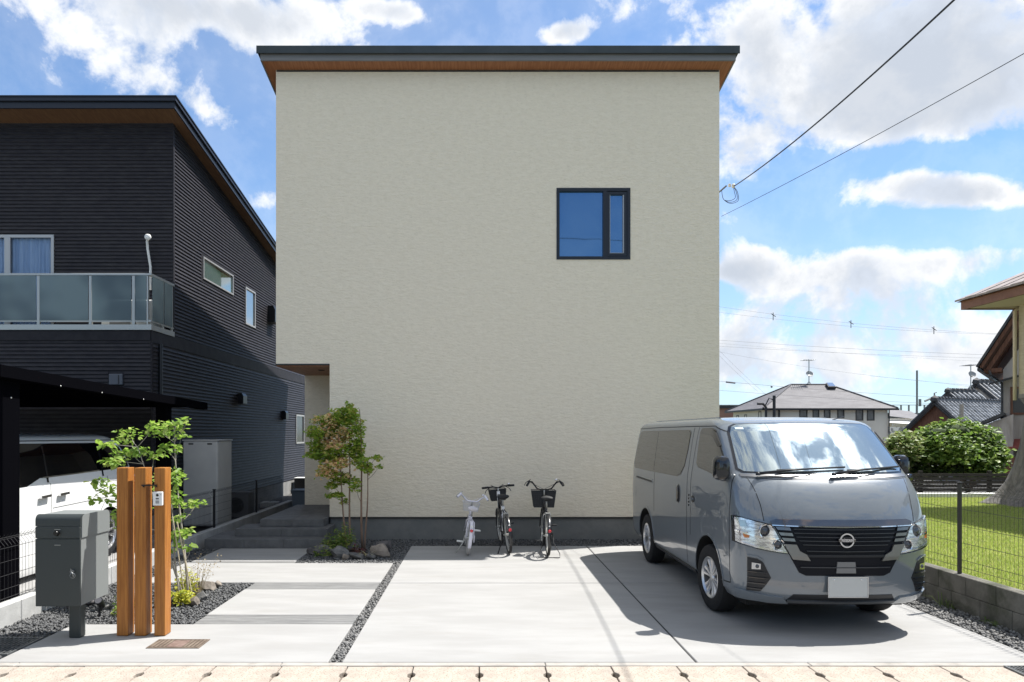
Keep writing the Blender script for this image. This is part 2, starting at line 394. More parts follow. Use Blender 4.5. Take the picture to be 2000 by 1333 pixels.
# manhole cover
rust = mat('rusty_iron', (.12, .09, .068), .65, metal=.2, col2=(.19, .15, .115), nscale=12, bump=.002, bscale=60)
t = thing('manhole_cover', 'rectangular rusty ribbed iron cover set in the path slab before the wooden posts', 'manhole cover', (-2.48, 5.79, 0))
m = MB(); x0, x1, y0, y1 = -2.70, -2.27, 5.67, 5.91
m.box(x0, x1, y0, y0 + .015, -.02, .006); m.box(x0, x1, y1 - .015, y1, -.02, .006); m.box(x0, x0 + .015, y0 + .0152, y1 - .0152, -.02, .006); m.box(x1 - .015, x1, y0 + .0152, y1 - .0152, -.02, .006)
obj('frame', m, rust, t)
m = MB(); m.box(x0 + .017, x1 - .017, y0 + .017, y1 - .017, -.01, .0025); obj('plate', m, mat('dark_iron', (.07, .05, .04), .7), t)
for k in range(12):
    x = x0 + .032 + k * .0333
    if 4 <= k <= 7: continue
    m = MB(); m.box(x - .011, x + .011, y0 + .022, y1 - .022, .003, .0075, bev=.0015); obj('rib', m, rust, t)
m = MB(); m.box(-2.55, -2.42, 5.70, 5.88, .003, .006, bev=.0015); obj('centre_plate', m, mat('worn_iron', (.13, .085, .068), .6, col2=(.20, .14, .12), nscale=30), t)

# ---------------------------------------------------------------- gravel
def gravel(name, polys, n_per_m2, mat_, size=(.010, .019), z0=-.030, zr=.022, seed=3, mound=0):
    rng = np.random.default_rng(seed)
    bm = bmesh.new(); bmesh.ops.create_icosphere(bm, subdivisions=1, radius=1); bv = np.array([v.co[:] for v in bm.verts]); bf = np.array([[v.index for v in f.verts] for f in bm.faces]); bm.free()
    # use an icosahedron: 12 verts, 20 faces
    C = []
    for (x0, x1, y0, y1) in polys:
        n = int((x1 - x0) * (y1 - y0) * n_per_m2)
        C.append(np.stack([rng.uniform(x0, x1, n), rng.uniform(y0, y1, n)], 1))
    C = np.concatenate(C); n = len(C)
    q = rng.normal(size=(n, 4)); q /= np.linalg.norm(q, axis=1, keepdims=True)
    a, b, c, d = q.T
    Rm = np.stack([np.stack([1 - 2 * (c * c + d * d), 2 * (b * c - a * d), 2 * (b * d + a * c)], 1), np.stack([2 * (b * c + a * d), 1 - 2 * (b * b + d * d), 2 * (c * d - a * b)], 1), np.stack([2 * (b * d - a * c), 2 * (c * d + a * b), 1 - 2 * (b * b + c * c)], 1)], 1)
    sc = rng.uniform(size[0], size[1], (n, 1)) * rng.uniform(.55, 1.25, (n, 3))
    jit = rng.uniform(.75, 1.15, (n, len(bv), 1))
    V = np.einsum('nij,nkj->nki', Rm, bv[None] * jit * sc[:, None, :])
    V[..., 0] += C[:, None, 0]; V[..., 1] += C[:, None, 1]; V[..., 2] += (z0 + rng.uniform(0, zr, n))[:, None]
    Fc = (bf[None] + (np.arange(n) * len(bv))[:, None, None]).reshape(-1, 3)
    me = bpy.data.meshes.new(name); me.vertices.add(n * len(bv)); me.vertices.foreach_set('co', V.reshape(-1).astype(np.float32))
    me.loops.add(len(Fc) * 3); me.loops.foreach_set('vertex_index', Fc.reshape(-1).astype(np.int32))
    me.polygons.add(len(Fc)); me.polygons.foreach_set('loop_start', np.arange(0, len(Fc) * 3, 3, dtype=np.int32)); me.polygons.foreach_set('loop_total', np.full(len(Fc), 3, dtype=np.int32))
    me.materials.append(mat_); me.update(calc_edges=True)
    o = bpy.data.objects.new(name, me); COL.objects.link(o); o['kind'] = 'stuff'; return o
def stonemat(name, c1, c2, rough=.75):
    m = bpy.data.materials.new(name); m.use_nodes = True; t = m.node_tree; b = t.nodes['Principled BSDF']; q = N(t)
    g = q.new('ShaderNodeNewGeometry'); tcn = q.new('ShaderNodeTexCoord')
    c = q.mix(g.outputs['Random Per Island'], (*c1, 1), (*c2, 1)); c = q.mix(q.m('MULTIPLY', q.noise(tcn.outputs['Object'], 60, 3, .6), .5), c, (*[x * .6 for x in c1], 1))
    q.put(b.inputs['Base Color'], c); b.inputs['Roughness'].default_value = rough; return m
grav = stonemat('dark_gravel', (.04, .042, .045), (.16, .16, .158))
grav2 = stonemat('grey_gravel', (.08, .08, .08), (.26, .255, .245))
def grav_tag(o, label): o['label'] = label; o['category'] = 'gravel'; return o
g1 = gravel('gravel', [(-1.150, -1.050, 5.35, 10.85)], 3600, grav2, (.009, .016), -.035, .022, 3); grav_tag(g1, 'narrow strip of grey gravel between the path and the driveway')
g2 = gravel('gravel', [(-4.27, -3.72, 5.99, 8.15), (-4.27, -3.72, 5.30, 5.51), (-3.72, -2.63, 6.41, 8.16), (-4.27, -3.96, 8.15, 9.5), (-4.27, -3.91, 9.5, 10.55)], 3600, grav, (.008, .017), -.032, .03, 4); grav_tag(g2, 'dark gravel of the planted bed behind the mailbox and wooden posts')
g3 = gravel('gravel', [(-2.48, -1.06, 9.40, 10.60), (-2.35, -1.06, 10.60, 11.5), (-1.06, 4.34, 10.82, 11.5)], 2900, grav, (.010, .018), -.032, .03, 5); grav_tag(g3, 'dark gravel border along the foot of the beige house')
g4 = gravel('gravel', [(4.34, 4.72, 5.3, 11.5)], 2300, grav2, (.012, .021), -.03, .03, 6); grav_tag(g4, 'grey gravel strip between the concrete and the block wall at right')

# ---------------------------------------------------------------- neighbour kerb and floor at left
blockc = mat('pale_kerb_block', (.36, .36, .35), .9, col2=(.42, .42, .41), nscale=8, bump=.002, bscale=60, dirt=((.25, .25, .24), 3, .48, .72, .6))
nb = thing('boundary_wall', 'low pale concrete block kerb below the mesh fence at left', 'wall', (-4.34, 8, 0))
y = 4.55
while y < 16:
    m = MB(); m.box(-4.40, -4.28, y + .003, y + .397, -.05, .188 + random.uniform(-.001, .002), bev=.006); obj('block', m, blockc, nb); y += .4
m = MB(); m.box(-16, -4.402, 4.75, 11.29, -.055, .10); obj('carport_floor', m, concrete, kind='structure')
m = MB(); m.box(-5.28, -4.402, 11.295, 24, -.055, .03); obj('side_alley_ground', m, soil, kind='structure')
m = MB(); m.box(-4.28, -3.34, 12.01, 24, -.055, .005); obj('side_path_ground', m, soil, kind='structure')

# ---------------------------------------------------------------- mesh fences
fencem = mat('grey_fence_steel', (.06, .055, .05), .45, metal=.4)
def mesh_fence(name, x, y0, y1, z0, z1, posts, label, side=1, rows=(0, .12, .30, .48, .66, .80), mt=None, postw=.036, seg=2.0):
    mt = mt or fencem
    t = thing(name, label, 'fence', (x, (y0 + y1) / 2, z0))
    for yp in posts:
        m = MB(); m.box(x - .016, x + .016, yp - postw / 2, yp + postw / 2, z0, z1 + .01, bev=.006); obj('post', m, mt, t)
        m = MB(); m.box(x - .024, x + .024, yp - postw / 2 - .003, yp + postw / 2 + .003, z1 + .0105, z1 + .022); obj('post_cap', m, mt, t)
    ys = [y0] + [p for p in posts if y0 < p < y1] + [y1]
    off = .032 * side
    for a, b in zip(ys, ys[1:]):
        if b - a < .1: continue
        m = MB(); H = z1 - z0
        for f in rows:
            z = z0 + .03 + (H - .05) * f / .8 if f else z0 + .03
            m.tube([(x + off, a + .005, z), (x + off, b - .005, z)], .0024, 4)
        m.tube([(x + off + .045 * side, a + .005, z1 - .045), (x + off + .045 * side, b - .005, z1 - .045)], .0024, 4)
        obj('horizontal_wires', m, mt, t, kind='stuff')
        m = MB(); yy = a + .03
        while yy < b - .02:
            m.tube([(x + off, yy, z0 + .012), (x + off, yy, z1 - .10), (x + off + .045 * side, yy, z1 - .045), (x + off, yy, z1 + .005)], .0019, 4); yy += .05
        obj('vertical_wires', m, mt, t, kind='stuff')
    return t
darkfence = mat('black_fence_steel', (.02, .02, .022), .5, metal=.3)
mesh_fence('mesh_fence', -4.34, 5.0, 15.6, .19, .80, [5.47, 7.47, 9.47, 11.47, 13.65], 'low black wire mesh fence on the pale kerb at left', -1, mt=darkfence)

# right: block wall, lawn, fence
block2 = mat('weathered_block', (.11, .105, .09), .95, col2=(.17, .16, .14), nscale=5, bump=.004, bscale=45, dirt=((.045, .05, .03), 2.6, .45, .68, .8))
bw = thing('boundary_wall', 'weathered grey concrete block wall below the lawn fence at right', 'wall', (4.78, 9, 0))
for row in range(2):
    y = 4.2 + (.2 if row else 0)
    while y < 16:
        m = MB(); z0 = -.05 if row == 0 else .166
        m.box(4.72 + (.0 if row else -.004), 4.84, y + .003, y + .397, z0, (.163 if row == 0 else .345), bev=.005); obj('block', m, block2, bw); y += .4
grass_base = mat('lawn_soil', (.10, .13, .025), .95, col2=(.16, .2, .04), nscale=6, bump=.01, bscale=30)
m = MB(); m.box(4.842, 40, 4.2, 15.5, -.05, .30); obj('lawn', m, grass_base, kind='structure')
rng = np.random.default_rng(11)
def grassblades(name, n, fx, hh, wd, mat_, label):
    X, Y, Z = fx(n); n = len(X); an = rng.uniform(0, 2 * np.pi, n); h = rng.uniform(.6, 1.2, n) * hh; ln = rng.uniform(-.5, .5, (n, 2)) * h[:, None]
    w_ = wd * rng.uniform(.7, 1.3, n)
    A = np.stack([X - np.cos(an) * w_, Y - np.sin(an) * w_, Z], 1); B = np.stack([X + np.cos(an) * w_, Y + np.sin(an) * w_, Z], 1); Cc = np.stack([X + ln[:, 0], Y + ln[:, 1], Z + h], 1)
    V = np.stack([A, B, Cc], 1).reshape(-1, 3)
    me = bpy.data.meshes.new(name); me.vertices.add(len(V)); me.vertices.foreach_set('co', V.reshape(-1).astype(np.float32))
    me.loops.add(n * 3); me.loops.foreach_set('vertex_index', np.arange(n * 3, dtype=np.int32)); me.polygons.add(n)
    me.polygons.foreach_set('loop_start', np.arange(0, n * 3, 3, dtype=np.int32)); me.polygons.foreach_set('loop_total', np.full(n, 3, dtype=np.int32))
    me.materials.append(mat_); me.update(calc_edges=True)
    o = bpy.data.objects.new(name, me); COL.objects.link(o); settags(o, label, 'grass', kind='stuff'); return o
lawnm = leafmat('lawn_grass', (.23, .30, .045), (.35, .41, .10), (.42, .40, .17), .4)
def fx(n):
    Y = 5.3 + (rng.uniform(0, 1, n) ** 1.5) * 10.2; X = rng.uniform(4.9, 12.2, n)
    k = X < Y * .80 + .6; return X[k], Y[k], np.full(k.sum(), .298)
grassblades('grass', 330000, fx, .035, .0035, lawnm, 'short sunlit green lawn grass beyond the mesh fence')
mesh_fence('mesh_fence', 4.78, 4.4, 15.4, .345, 1.235, [4.97, 6.97, 8.97, 10.97, 12.97, 14.97], 'grey wire mesh fence standing on the block wall beside the lawn', 1, rows=(.03, .1, .26, .42, .58, .74))
# weeds at the wall foot
weed = leafmat('weed_green', (.06, .10, .03), (.13, .17, .05), None, .3)
for (yw, lb) in ((7.0, 'tuft of thin weeds at the foot of the block wall by the van'), (6.35, 'small low weed on the gravel at the foot of the block wall')):
    m = MB(); rr = random.Random(int(yw * 10))
    for k in range(26):
        a = rr.uniform(0, 6.3); L = rr.uniform(.06, .26 if yw > 6.9 else .10); b = Vector((4.68 + rr.uniform(-.05, .03), yw + rr.uniform(-.12, .12), -.01))
        tip = b + Vector((math.cos(a) * L * .8 - .04, math.sin(a) * L, L * .55)); md = (b + tip) / 2 + Vector((0, 0, L * .25)); sd = Vector((-math.sin(a), math.cos(a), 0)) * .004
        m.add([b - sd, b + sd, md + sd, tip, md - sd], [(0, 1, 2, 4), (4, 2, 3)])
    obj('weed', m, weed, label=lb, cat='weed', group='weeds by the block wall', fix=False)

# ================================================================ BEIGE HOUSE
XL, XR, YF, YB, ZP = -3.337, 3.943, 11.5, 19.7, .363
NX, NZ, NY = -2.456, 2.868, 13.4
SL = -.18
def zs(y): return 7.735 + SL * (y - 11.3)         # underside of the roof
H = thing('beige_house', 'two storey beige plastered house with one dark window and a monopitch roof', 'house', (0.3, 15, 0))
m = MB(); wx0, wx1, wz0, wz1 = 1.272, 2.475, 4.592, 5.757
panel(m, (0, YF, 0), (1, 0, 0), (0, 0, 1), XR, zs(YF), [(XL, NX, ZP, NZ), (wx0, wx1, wz0, wz1)], .0, None, XL, ZP, reveal=False)
for q in ([(wx0, YF, wz0), (wx1, YF, wz0), (wx1, YF + .09, wz0), (wx0, YF + .09, wz0)], [(wx0, YF, wz1), (wx1, YF, wz1), (wx1, YF + .09, wz1), (wx0, YF + .09, wz1)],
          [(wx0, YF, wz0), (wx0, YF, wz1), (wx0, YF + .09, wz1), (wx0, YF + .09, wz0)], [(wx1, YF, wz0), (wx1, YF, wz1), (wx1, YF + .09, wz1), (wx1, YF + .09, wz0)]): m.poly(q)
for X in (XL, XR):
    m.poly([(X, YF, NZ), (X, NY, NZ), (X, NY, zs(NY)), (X, YF, zs(YF))]); m.poly([(X, NY, ZP), (X, YB, ZP), (X, YB, zs(YB)), (X, NY, zs(NY))])
m.poly([(XR, YF, ZP), (XR, NY, ZP), (XR, NY, NZ), (XR, YF, NZ)])
m.poly([(NX, YF, ZP), (NX, NY, ZP), (NX, NY, NZ), (NX, YF, NZ)])
m.poly([(XL, NY, ZP), (NX, NY, ZP), (NX, NY, NZ), (XL, NY, NZ)])
m.poly([(XL, YB, ZP), (XR, YB, ZP), (XR, YB, zs(YB)), (XL, YB, zs(YB))])
obj('wall', m, plaster, H, fix=False)
m = MB(); m.box(NX + .01, XR - .015, YF + .015, YB - .01, -.05, ZP - .026); m.box(XL + .01, NX + .012, NY + .015, YB - .012, -.05, ZP - .026); obj('plinth', m, plinthm, H)
m = MB(); m.box(NX - .004, XR + .006, YF - .012, YF + .012, ZP - .025, ZP - .001); m.box(XL, NX - .005, NY - .012, NY + .012, ZP - .025, ZP - .001); obj('base_flashing', m, flash, H)
m = MB(); m.box(XL + .002, NX - .002, YF + .02, NY - .002, NZ - .03, NZ + .004)
so_ = obj('recess_soffit', m, woodsoffit, H)
m = MB(); m.box(XL - .004, NX - .001, YF - .008, YF + .018, NZ - .018, NZ + .008); m.box(XL - .008, XL + .004, YF + .019, NY - .01, NZ - .018, NZ + .008); obj('recess_trim', m, flash, H)
m = MB(); m.lathe([(.0001, 0), (.05, 0), (.05, -.008), (.06, -.008), (.06, .002)], (-2.75, 12.2, NZ - .031)); obj('downlight', m, flash, H)
m = MB(); m.box(NX - .05, NX - .004, 13.2, 13.39, ZP - .03, ZP + .16); obj('wall_outlet_box', m, whitepvc, H)
# roof
rf = thing('roof', None, None, (0, 0, 0)); rf.parent = H; rf.location = -H.location + Vector((.3, 15, 0)) - Vector((.3, 15, 0)); rf.location = (0, 0, 0)
RX0, RX1, RY0, RY1 = -3.50, 4.105, 11.28, 20.0
def sloped(mb, x0, x1, y0, y1, zb, zt):     # zb, zt: offsets from the underside line
    mb.add([(x, y, zs(y) + z) for z in (zb, zt) for y in (y0, y1) for x in (x0, x1)], [(0, 2, 3, 1), (4, 5, 7, 6), (0, 1, 5, 4), (2, 6, 7, 3), (0, 4, 6, 2), (1, 3, 7, 5)])
m = MB(); sloped(m, RX0, RX1, RY0, RY1, .0, .02); obj('soffit', m, woodsoffit, rf)
m = MB(); sloped(m, RX0 - .02, RX1 + .02, RY0 - .02, RY0, -.012, .105); sloped(m, RX0 - .02, RX0, RY0 + .001, RY1, -.012, .105); sloped(m, RX1, RX1 + .02, RY0 + .001, RY1, -.012, .105); sloped(m, RX0 + .001, RX1 - .001, RY0 + .001, RY1 - .001, .021, .10); obj('fascia', m, fasciam, rf)
m = MB(); sloped(m, RX0 - .065, RX1 + .065, RY0 - .06, RY1 + .04, .107, .188); sloped(m, RX0 - .07, RX1 + .07, RY0 - .066, RY0 - .052, .075, .194); obj('roof_cap', m, roofcap, rf)
m = MB(); m.box(XL + .01, XR - .01, YF - .012, YF - .001, zs(YF) - .03, zs(YF) - .008); obj('frieze_trim', m, flash, H)
# window
def window(parent, o, U, V, Nn, w_, h_, fw, frm, glass, splits=(), depth=.05, name='window'):
    """framed window in the plane o+uU+vV, outward normal Nn"""
    o, U, V, Nn = map(Vector, (o, U, V, Nn)); M = Matrix.Identity(4)
    for i, c in enumerate((U, -Nn, V)): M.col[i][:3] = c
    M.translation = o
    fr = MB(); fr.box(0, w_, 0, depth, 0, fw, M=M); fr.box(0, w_, 0, depth, h_ - fw, h_, M=M); fr.box(0, fw, .0005, depth, fw, h_ - fw, M=M); fr.box(w_ - fw, w_, .0005, depth, fw, h_ - fw, M=M)
    for (a, b) in splits: fr.box(a, b, .001, depth, fw, h_ - fw, M=M)
    wo_ = obj(name, fr, frm, parent)
    edges = [fw] + [e for s in splits for e in s] + [w_ - fw]
    for a, b in zip(edges[::2], edges[1::2]):
        p = MB(); p.box(a, b, depth * .55, depth * .55 + .008, fw, h_ - fw, M=M); obj('pane', p, glass, wo_)
    return wo_
wn = window(H, (wx0 - .004, YF - .012, wz0 - .004), (1, 0, 0), (0, 0, 1), (0, -1, 0), wx1 - wx0 + .008, wz1 - wz0 + .008, .05, frame_black, glass_blue, splits=((.765, .828),), depth=.09)
m = MB(); a0, a1 = wx0 + .826, wx1 - .05; b0, b1 = wz0 + .055, wz1 - .055; t_ = .045
m.box(a0, a1, YF + .0, YF + .05, b0, b0 + t_); m.box(a0, a1, YF, YF + .05, b1 - t_, b1); m.box(a0, a0 + t_, YF + .001, YF + .05, b0 + t_, b1 - t_); m.box(a1 - t_, a1, YF + .001, YF + .05, b0 + t_, b1 - t_); obj('sash', m, frame_black, wn)
m = MB(); m.box(a0 + t_, a0 + t_ + .012, YF + .012, YF + .03, b0 + t_, b1 - t_); m.box(a1 - t_ - .02, a1 - t_, YF + .012, YF + .03, b0 + t_, b1 - t_); m.box(a0 + t_ + .012, a1 - t_ - .02, YF + .0125, YF + .03, b0 + t_, b0 + t_ + .012); obj('glazing_bead', m, mat('grey_bead', (.35, .38, .42), .4), wn)
# steps
tilem = mat('dark_porch_tile', (.105, .107, .11), .7, col2=(.135, .137, .14), nscale=7, bump=.001, bscale=60, spec=.3)
st = thing('entrance_steps', 'three dark grey tiled entrance steps leading to the porch of the beige house', 'steps', (-3.2, 11, 0))
for (x0, x1, y0, y1, z0, z1) in ((-4.16, -2.36, 10.60, 11.49, -.05, .135), (-3.80, -2.36, 10.88, 11.49, .136, .252), (-3.48, -2.47, 11.12, 13.38, .253, .37)):
    n = max(1, round((x1 - x0) / .6)); h = (x1 - x0) / n
    for k in range(n):
        yy = y0
        while yy < y1 - .05:
            y2 = min(yy + .6, y1); 
            if y1 - y2 < .1: y2 = y1
            m = MB(); m.box(x0 + k * h + .0015, x0 + (k + 1) * h - .0015, yy + .001, y2 - .001, z0, z1, bev=.004); obj('step_tile', m, tilem, st); yy = y2
# service bracket and cable at the right side of the house
cable = mat('black_cable', (.02, .022, .03), .5); porcelain = mat('pale_insulator', (.6, .58, .52), .3)
t = thing('service_bracket', 'steel cable bracket with pale insulator and drip loop on the house corner', 'cable bracket', (3.95, 11.9, 5.8))
m = MB(); m.tube([(3.945, 11.9, 5.72), (4.20, 11.9, 5.94)], .014, 8); m.box(3.944, 3.95, 11.86, 11.94, 5.62, 5.80); obj('bracket_arm', m, steel, t)
m = MB(); m.lathe([(.001, -.03), (.022, -.03), (.03, -.01), (.018, 0), (.03, .01), (.022, .03), (.001, .03)], (4.31, 11.88, 5.93), 'z', 12); m.lathe([(.001, -.03), (.02, -.03), (.026, -.01), (.015, 0), (.026, .01), (.001, .03)], (4.25, 11.89, 5.95), 'z', 12); obj('insulator', m, porcelain, t, smooth=True)
m = MB()
for dx_ in (0, .03, .05):
    qs = [Vector(q) for q in ((4.31, 11.88, 5.92), (4.33 + dx_, 11.89, 5.84), (4.35 + dx_, 11.9, 5.74 - dx_), (4.27, 11.9, 5.69 - dx_), (4.16, 11.9, 5.70), (4.13, 11.9, 5.78), (4.12, 11.9, 5.86))]; cr = []
    for i_ in range(len(qs) - 1):
        p0, p1, p2, p3 = qs[max(i_ - 1, 0)], qs[i_], qs[i_ + 1], qs[min(i_ + 2, len(qs) - 1)]
        for k_ in range(5): t_ = k_ / 5; cr.append(.5 * (2 * p1 + (p2 - p0) * t_ + (2 * p0 - 5 * p1 + 4 * p2 - p3) * t_ * t_ + (3 * p1 - p0 - 3 * p2 + p3) * t_ ** 3))
    m.tube(cr + [qs[-1]], .0045, 6)
obj('drip_loop', m, cable, t)
def sag(a, b, s, n=40):
    a, b = Vector(a), Vector(b); return [a.lerp(b, k / n) - Vector((0, 0, s * 4 * (k / n) * (1 - k / n))) for k in range(n + 1)]
m = MB(); A = Vector((4.33, 11.88, 5.93)); B = Vector((3.70, 5.46, 5.12)); 
pts = []
for k in range(60):
    y = 11.88 - k * .32; tt = (11.88 - y) / (11.88 - 5.46)
    x = 4.33 - .63 * tt; z = 5.93 - .81 * tt + (.20 * tt * (tt - 1)) * 1.6
    pts.append((x, y, z))
m.tube(pts, .0085, 6)
for k in range(0): pass
obj('power_cable', m, cable, label='thick black cable running from the beige house corner up and out at the top', cat='cable', fix=True)
m = MB(); A = P(1409, 423, 12.0); pts = []
for k in range(60):
    y = 12.0 - k * .32; tt = (12.0 - y) / 6.0
    B = P(2000, 105, 6.0); p = A.lerp(B, tt); p.z += .12 * tt * (tt - 1); pts.append(tuple(p))
m.tube(pts, .0035, 6); obj('thin_cable', m, cable, label='thinner telephone cable leaving the house corner below the thick one', cat='cable')
m = MB(); m.box(3.944, 3.985, 11.97, 12.03, 5.38, 5.47); m.tube([(3.97, 12, 5.46), (3.965, 12.0, 5.75)], .006, 6); obj('cable_clamp', m, steel, label='small steel clamp where the thin cable meets the house', cat='clamp')
# ================================================================ DARK NEIGHBOUR HOUSE
NXW, NYF, NYL, NYB = -5.30, 12.12, 11.30, 22.0
NXL = -15.0
def nz(y): return 7.10 - .155 * (y - NYF)
NH = thing('dark_house', 'black ribbed siding house with balcony left of the beige house', 'house', (-9, 16, 0))
PITCH = .063
def rib_rows(mb, axis, fixed, a0, a1, z0, z1, holes, out, top=None):
    """horizontal ribs on a wall; axis 'x': wall in plane y=fixed, 'y': wall in plane x=fixed"""
    z = z0
    while z < z1 - .02:
        zt = min(z + PITCH - .012, z1); A1 = a1
        if top: # wall top falls towards the back
            yy = NYF + (7.09 - zt) / .155
            A1 = min(a1, yy)
            if A1 <= a0 + .05: break
        segs = [(a0, A1)]
        for h in holes:
            if h[3] > z and h[2] < zt:
                ns = []
                for s_ in segs:
                    if h[1] <= s_[0] or h[0] >= s_[1]: ns.append(s_); continue
                    if h[0] > s_[0]: ns.append((s_[0], h[0]))
                    if h[1] < s_[1]: ns.append((h[1], s_[1]))
                segs = ns
        for (p, q) in segs:
            # rounded rib profile: three faces
            pr = [(0, 0), (.020, .003), (.019, .010), (.002, zt - z)]
            vs = []
            for s_ in (p, q):
                for (d, h_) in pr:
                    vs.append((s_, fixed + out * d, z + h_) if axis == 'x' else (fixed + out * d, s_, z + h_))
            mb.add(vs, [(0, 1, 5, 4), (1, 2, 6, 5), (2, 3, 7, 6), (0, 3, 2, 1), (4, 5, 6, 7)])
        z += PITCH
# openings on the side wall: y0,y1,z0,z1
SH = [(13.40, 15.04, 4.69, 5.12), (15.82, 16.52, 4.20, 5.05), (20.2, 21.12, 1.42, 2.27)]
m = MB(); panel(m, (NXW, 0, 0), (0, 1, 0), (0, 0, 1), NYB, 3.40, SH[2:], .06, (-1, 0, 0), NYL, .0)
panel(m, (NXW, 0, 0), (0, 1, 0), (0, 0, 1), NYB, 5.6, SH[:2], .06, (-1, 0, 0), NYF, 3.40)
m.poly([(NXW, NYF, 5.6), (NXW, NYB, 5.6), (NXW, NYB, max(5.6, nz(NYB))), (NXW, NYF, nz(NYF))])
FH = [(-8.9, -7.345, 3.52, 5.165)]
panel(m, (0, NYF, 0), (1, 0, 0), (0, 0, 1), NXW, nz(NYF), FH, .06, (0, 1, 0), NXL, 3.40)
panel(m, (0, NYL, 0), (1, 0, 0), (0, 0, 1), NXW, 3.40, [], 0, None, NXL, 0)
m.poly([(NXL, NYL, 3.40), (NXW, NYL, 3.40), (NXW, NYF, 3.40), (NXL, NYF, 3.40)]); m.poly([(NXL, NYB, 0), (NXW, NYB, 0), (NXW, NYB, nz(NYB)), (NXL, NYB, nz(NYB))]); m.poly([(NXL, NYL, 0), (NXL, NYB, 0), (NXL, NYB, nz(NYB)), (NXL, NYF, nz(NYF))])
obj('wall', m, siding, NH, fix=False)
m = MB()
def grow(h, e=.07): return (h[0] - e, h[1] + e, h[2] - e, h[3] + e)
rib_rows(m, 'y', NXW, NYL + .05, NYB, .42, 3.20, [SH[2]], 1); rib_rows(m, 'y', NXW, NYF + .03, NYB, 3.43, 7.08, [grow(SH[0]), SH[1]], 1, top=True)
rib_rows(m, 'x', NYF, NXL, NXW - .0, 3.43, 7.08, FH, -1); rib_rows(m, 'x', NYL, NXL, NXW, .42, 3.22, [(-5.98, -5.72, 2.5, 2.70)], -1)
obj('siding_ribs', m, siding, NH, fix=False, kind='stuff')
m = MB(); m.box(NXW, NXW + .018, NYL + .0, NYB, 3.205, 3.425); m.box(NXL, NXW, NYL - .018, NYL - .0005, 3.235, 3.40); h = grow(SH[0])
m.box(NXW + .0005, NXW + .012, h[0], h[1], h[2], SH[0][2] - .0); m.box(NXW + .0005, NXW + .012, h[0], h[1], SH[0][3], h[3]); m.box(NXW + .0005, NXW + .012, SH[0][1], h[1], SH[0][2], SH[0][3]); m.box(NXW + .0005, NXW + .012, h[0], SH[0][0], SH[0][2], SH[0][3])
obj('belt_band', m, siding_flat, NH)
m = MB(); m.box(NXL, NXW + .006, NYL - .006, NYB, 0, .40); obj('plinth', m, mat('grey_plinth', (.20, .20, .195), .9, col2=(.25, .25, .24), nscale=4), NH)
m = MB(); m.box(NXW + .002, NXW + .022, NYL - .018, NYL + .045, .42, 3.20); m.box(NXW + .002, NXW + .02, NYF - .02, NYF + .03, 3.43, 7.06); obj('corner_trim', m, siding_flat, NH)
m = MB(); m.cyl((NXW + .05, NYL + .24, .3), (NXW + .05, NYL + .24, 3.2), .033, 10); obj('downpipe', m, black_metal, NH, smooth=True, ang=40)
# roof
def nsl(mb, x0, x1, y0, y1, b, t):
    mb.add([(x, y, nz(y) + z) for z in (b, t) for y in (y0, y1) for x in (x0, x1)], [(0, 2, 3, 1), (4, 5, 7, 6), (0, 1, 5, 4), (2, 6, 7, 3), (0, 4, 6, 2), (1, 3, 7, 5)])
nroof = thing('roof', None, None); nroof.parent = NH
darkroof = mat('navy_roof_metal', (.018, .022, .032), .35, metal=.3); brownsof = mat('brown_soffit', (.16, .085, .04), .7, col2=(.12, .06, .03), nscale=5, nstretch=(8, 1, 1))
m = MB(); nsl(m, NXL, NXW + .20, NYF - .42, NYB + .4, .0, .02); obj('soffit', m, brownsof, nroof)
m = MB(); nsl(m, NXL, NXW + .22, NYF - .44, NYF - .42, -.01, .09); nsl(m, NXW + .20, NXW + .22, NYF - .419, NYB + .4, -.01, .09); nsl(m, NXL, NXW + .199, NYF - .419, NYB + .4, .021, .088); obj('fascia', m, darkroof, nroof)
m = MB(); nsl(m, NXL, NXW + .255, NYF - .48, NYB + .44, .091, .15); nsl(m, NXL, NXW + .27, NYF - .495, NYB + .45, .151, .172); obj('roof_cap', m, darkroof, nroof)
# windows
silver = mat('silver_window_frame', (.42, .41, .40), .4, metal=.5)
glass_sky = mat('side_window_glass', (.03, .045, .05), .03, spec=1, ior=2.3, coat=1)
glass_green = mat('greenish_window_glass', (.03, .07, .05), .03, spec=1, ior=2.3, coat=1)
def sidewin(h, fw=.035, splits=(), g=glass_sky):
    window(NH, (NXW + .03, h[0] + .001, h[2] + .001), (0, 1, 0), (0, 0, 1), (1, 0, 0), h[1] - h[0] - .002, h[3] - h[2] - .002, fw, silver, g, splits, .05)
sidewin(SH[0], .03, g=glass_green); sidewin(SH[1], .04); sidewin(SH[2], .045, g=mat('black_pane', (.02, .022, .025), .15))
wdw = window(NH, (FH[0][0] + .001, NYF - .03, FH[0][2] + .001), (1, 0, 0), (0, 0, 1), (0, -1, 0), FH[0][1] - FH[0][0] - .002, FH[0][3] - FH[0][2] - .002, .05, silver, mat('front_window_glass', (.72, .82, .95), .02, spec=.6, trans=1.0, ior=1.2), ((.70, .80),), .05)
m = MB(); 
curt = mat('blue_white_curtain', (.42, .50, .62), .9, col2=(.62, .68, .76), nscale=3, nstretch=(12, 1, .3))
n = 90; vs = []
for i in range(n + 1):
    x = FH[0][0] + .06 + (FH[0][1] - FH[0][0] - .12) * i / n; yy = NYF + .045 + .012 * math.sin(i * 1.3) + .006 * math.sin(i * 3.1)
    vs += [(x, yy, 3.56), (x, yy, 5.12)]
m.add(vs, [(2 * i, 2 * i + 2, 2 * i + 3, 2 * i + 1) for i in range(n)]); obj('curtain', m, curt, wdw, smooth=True)
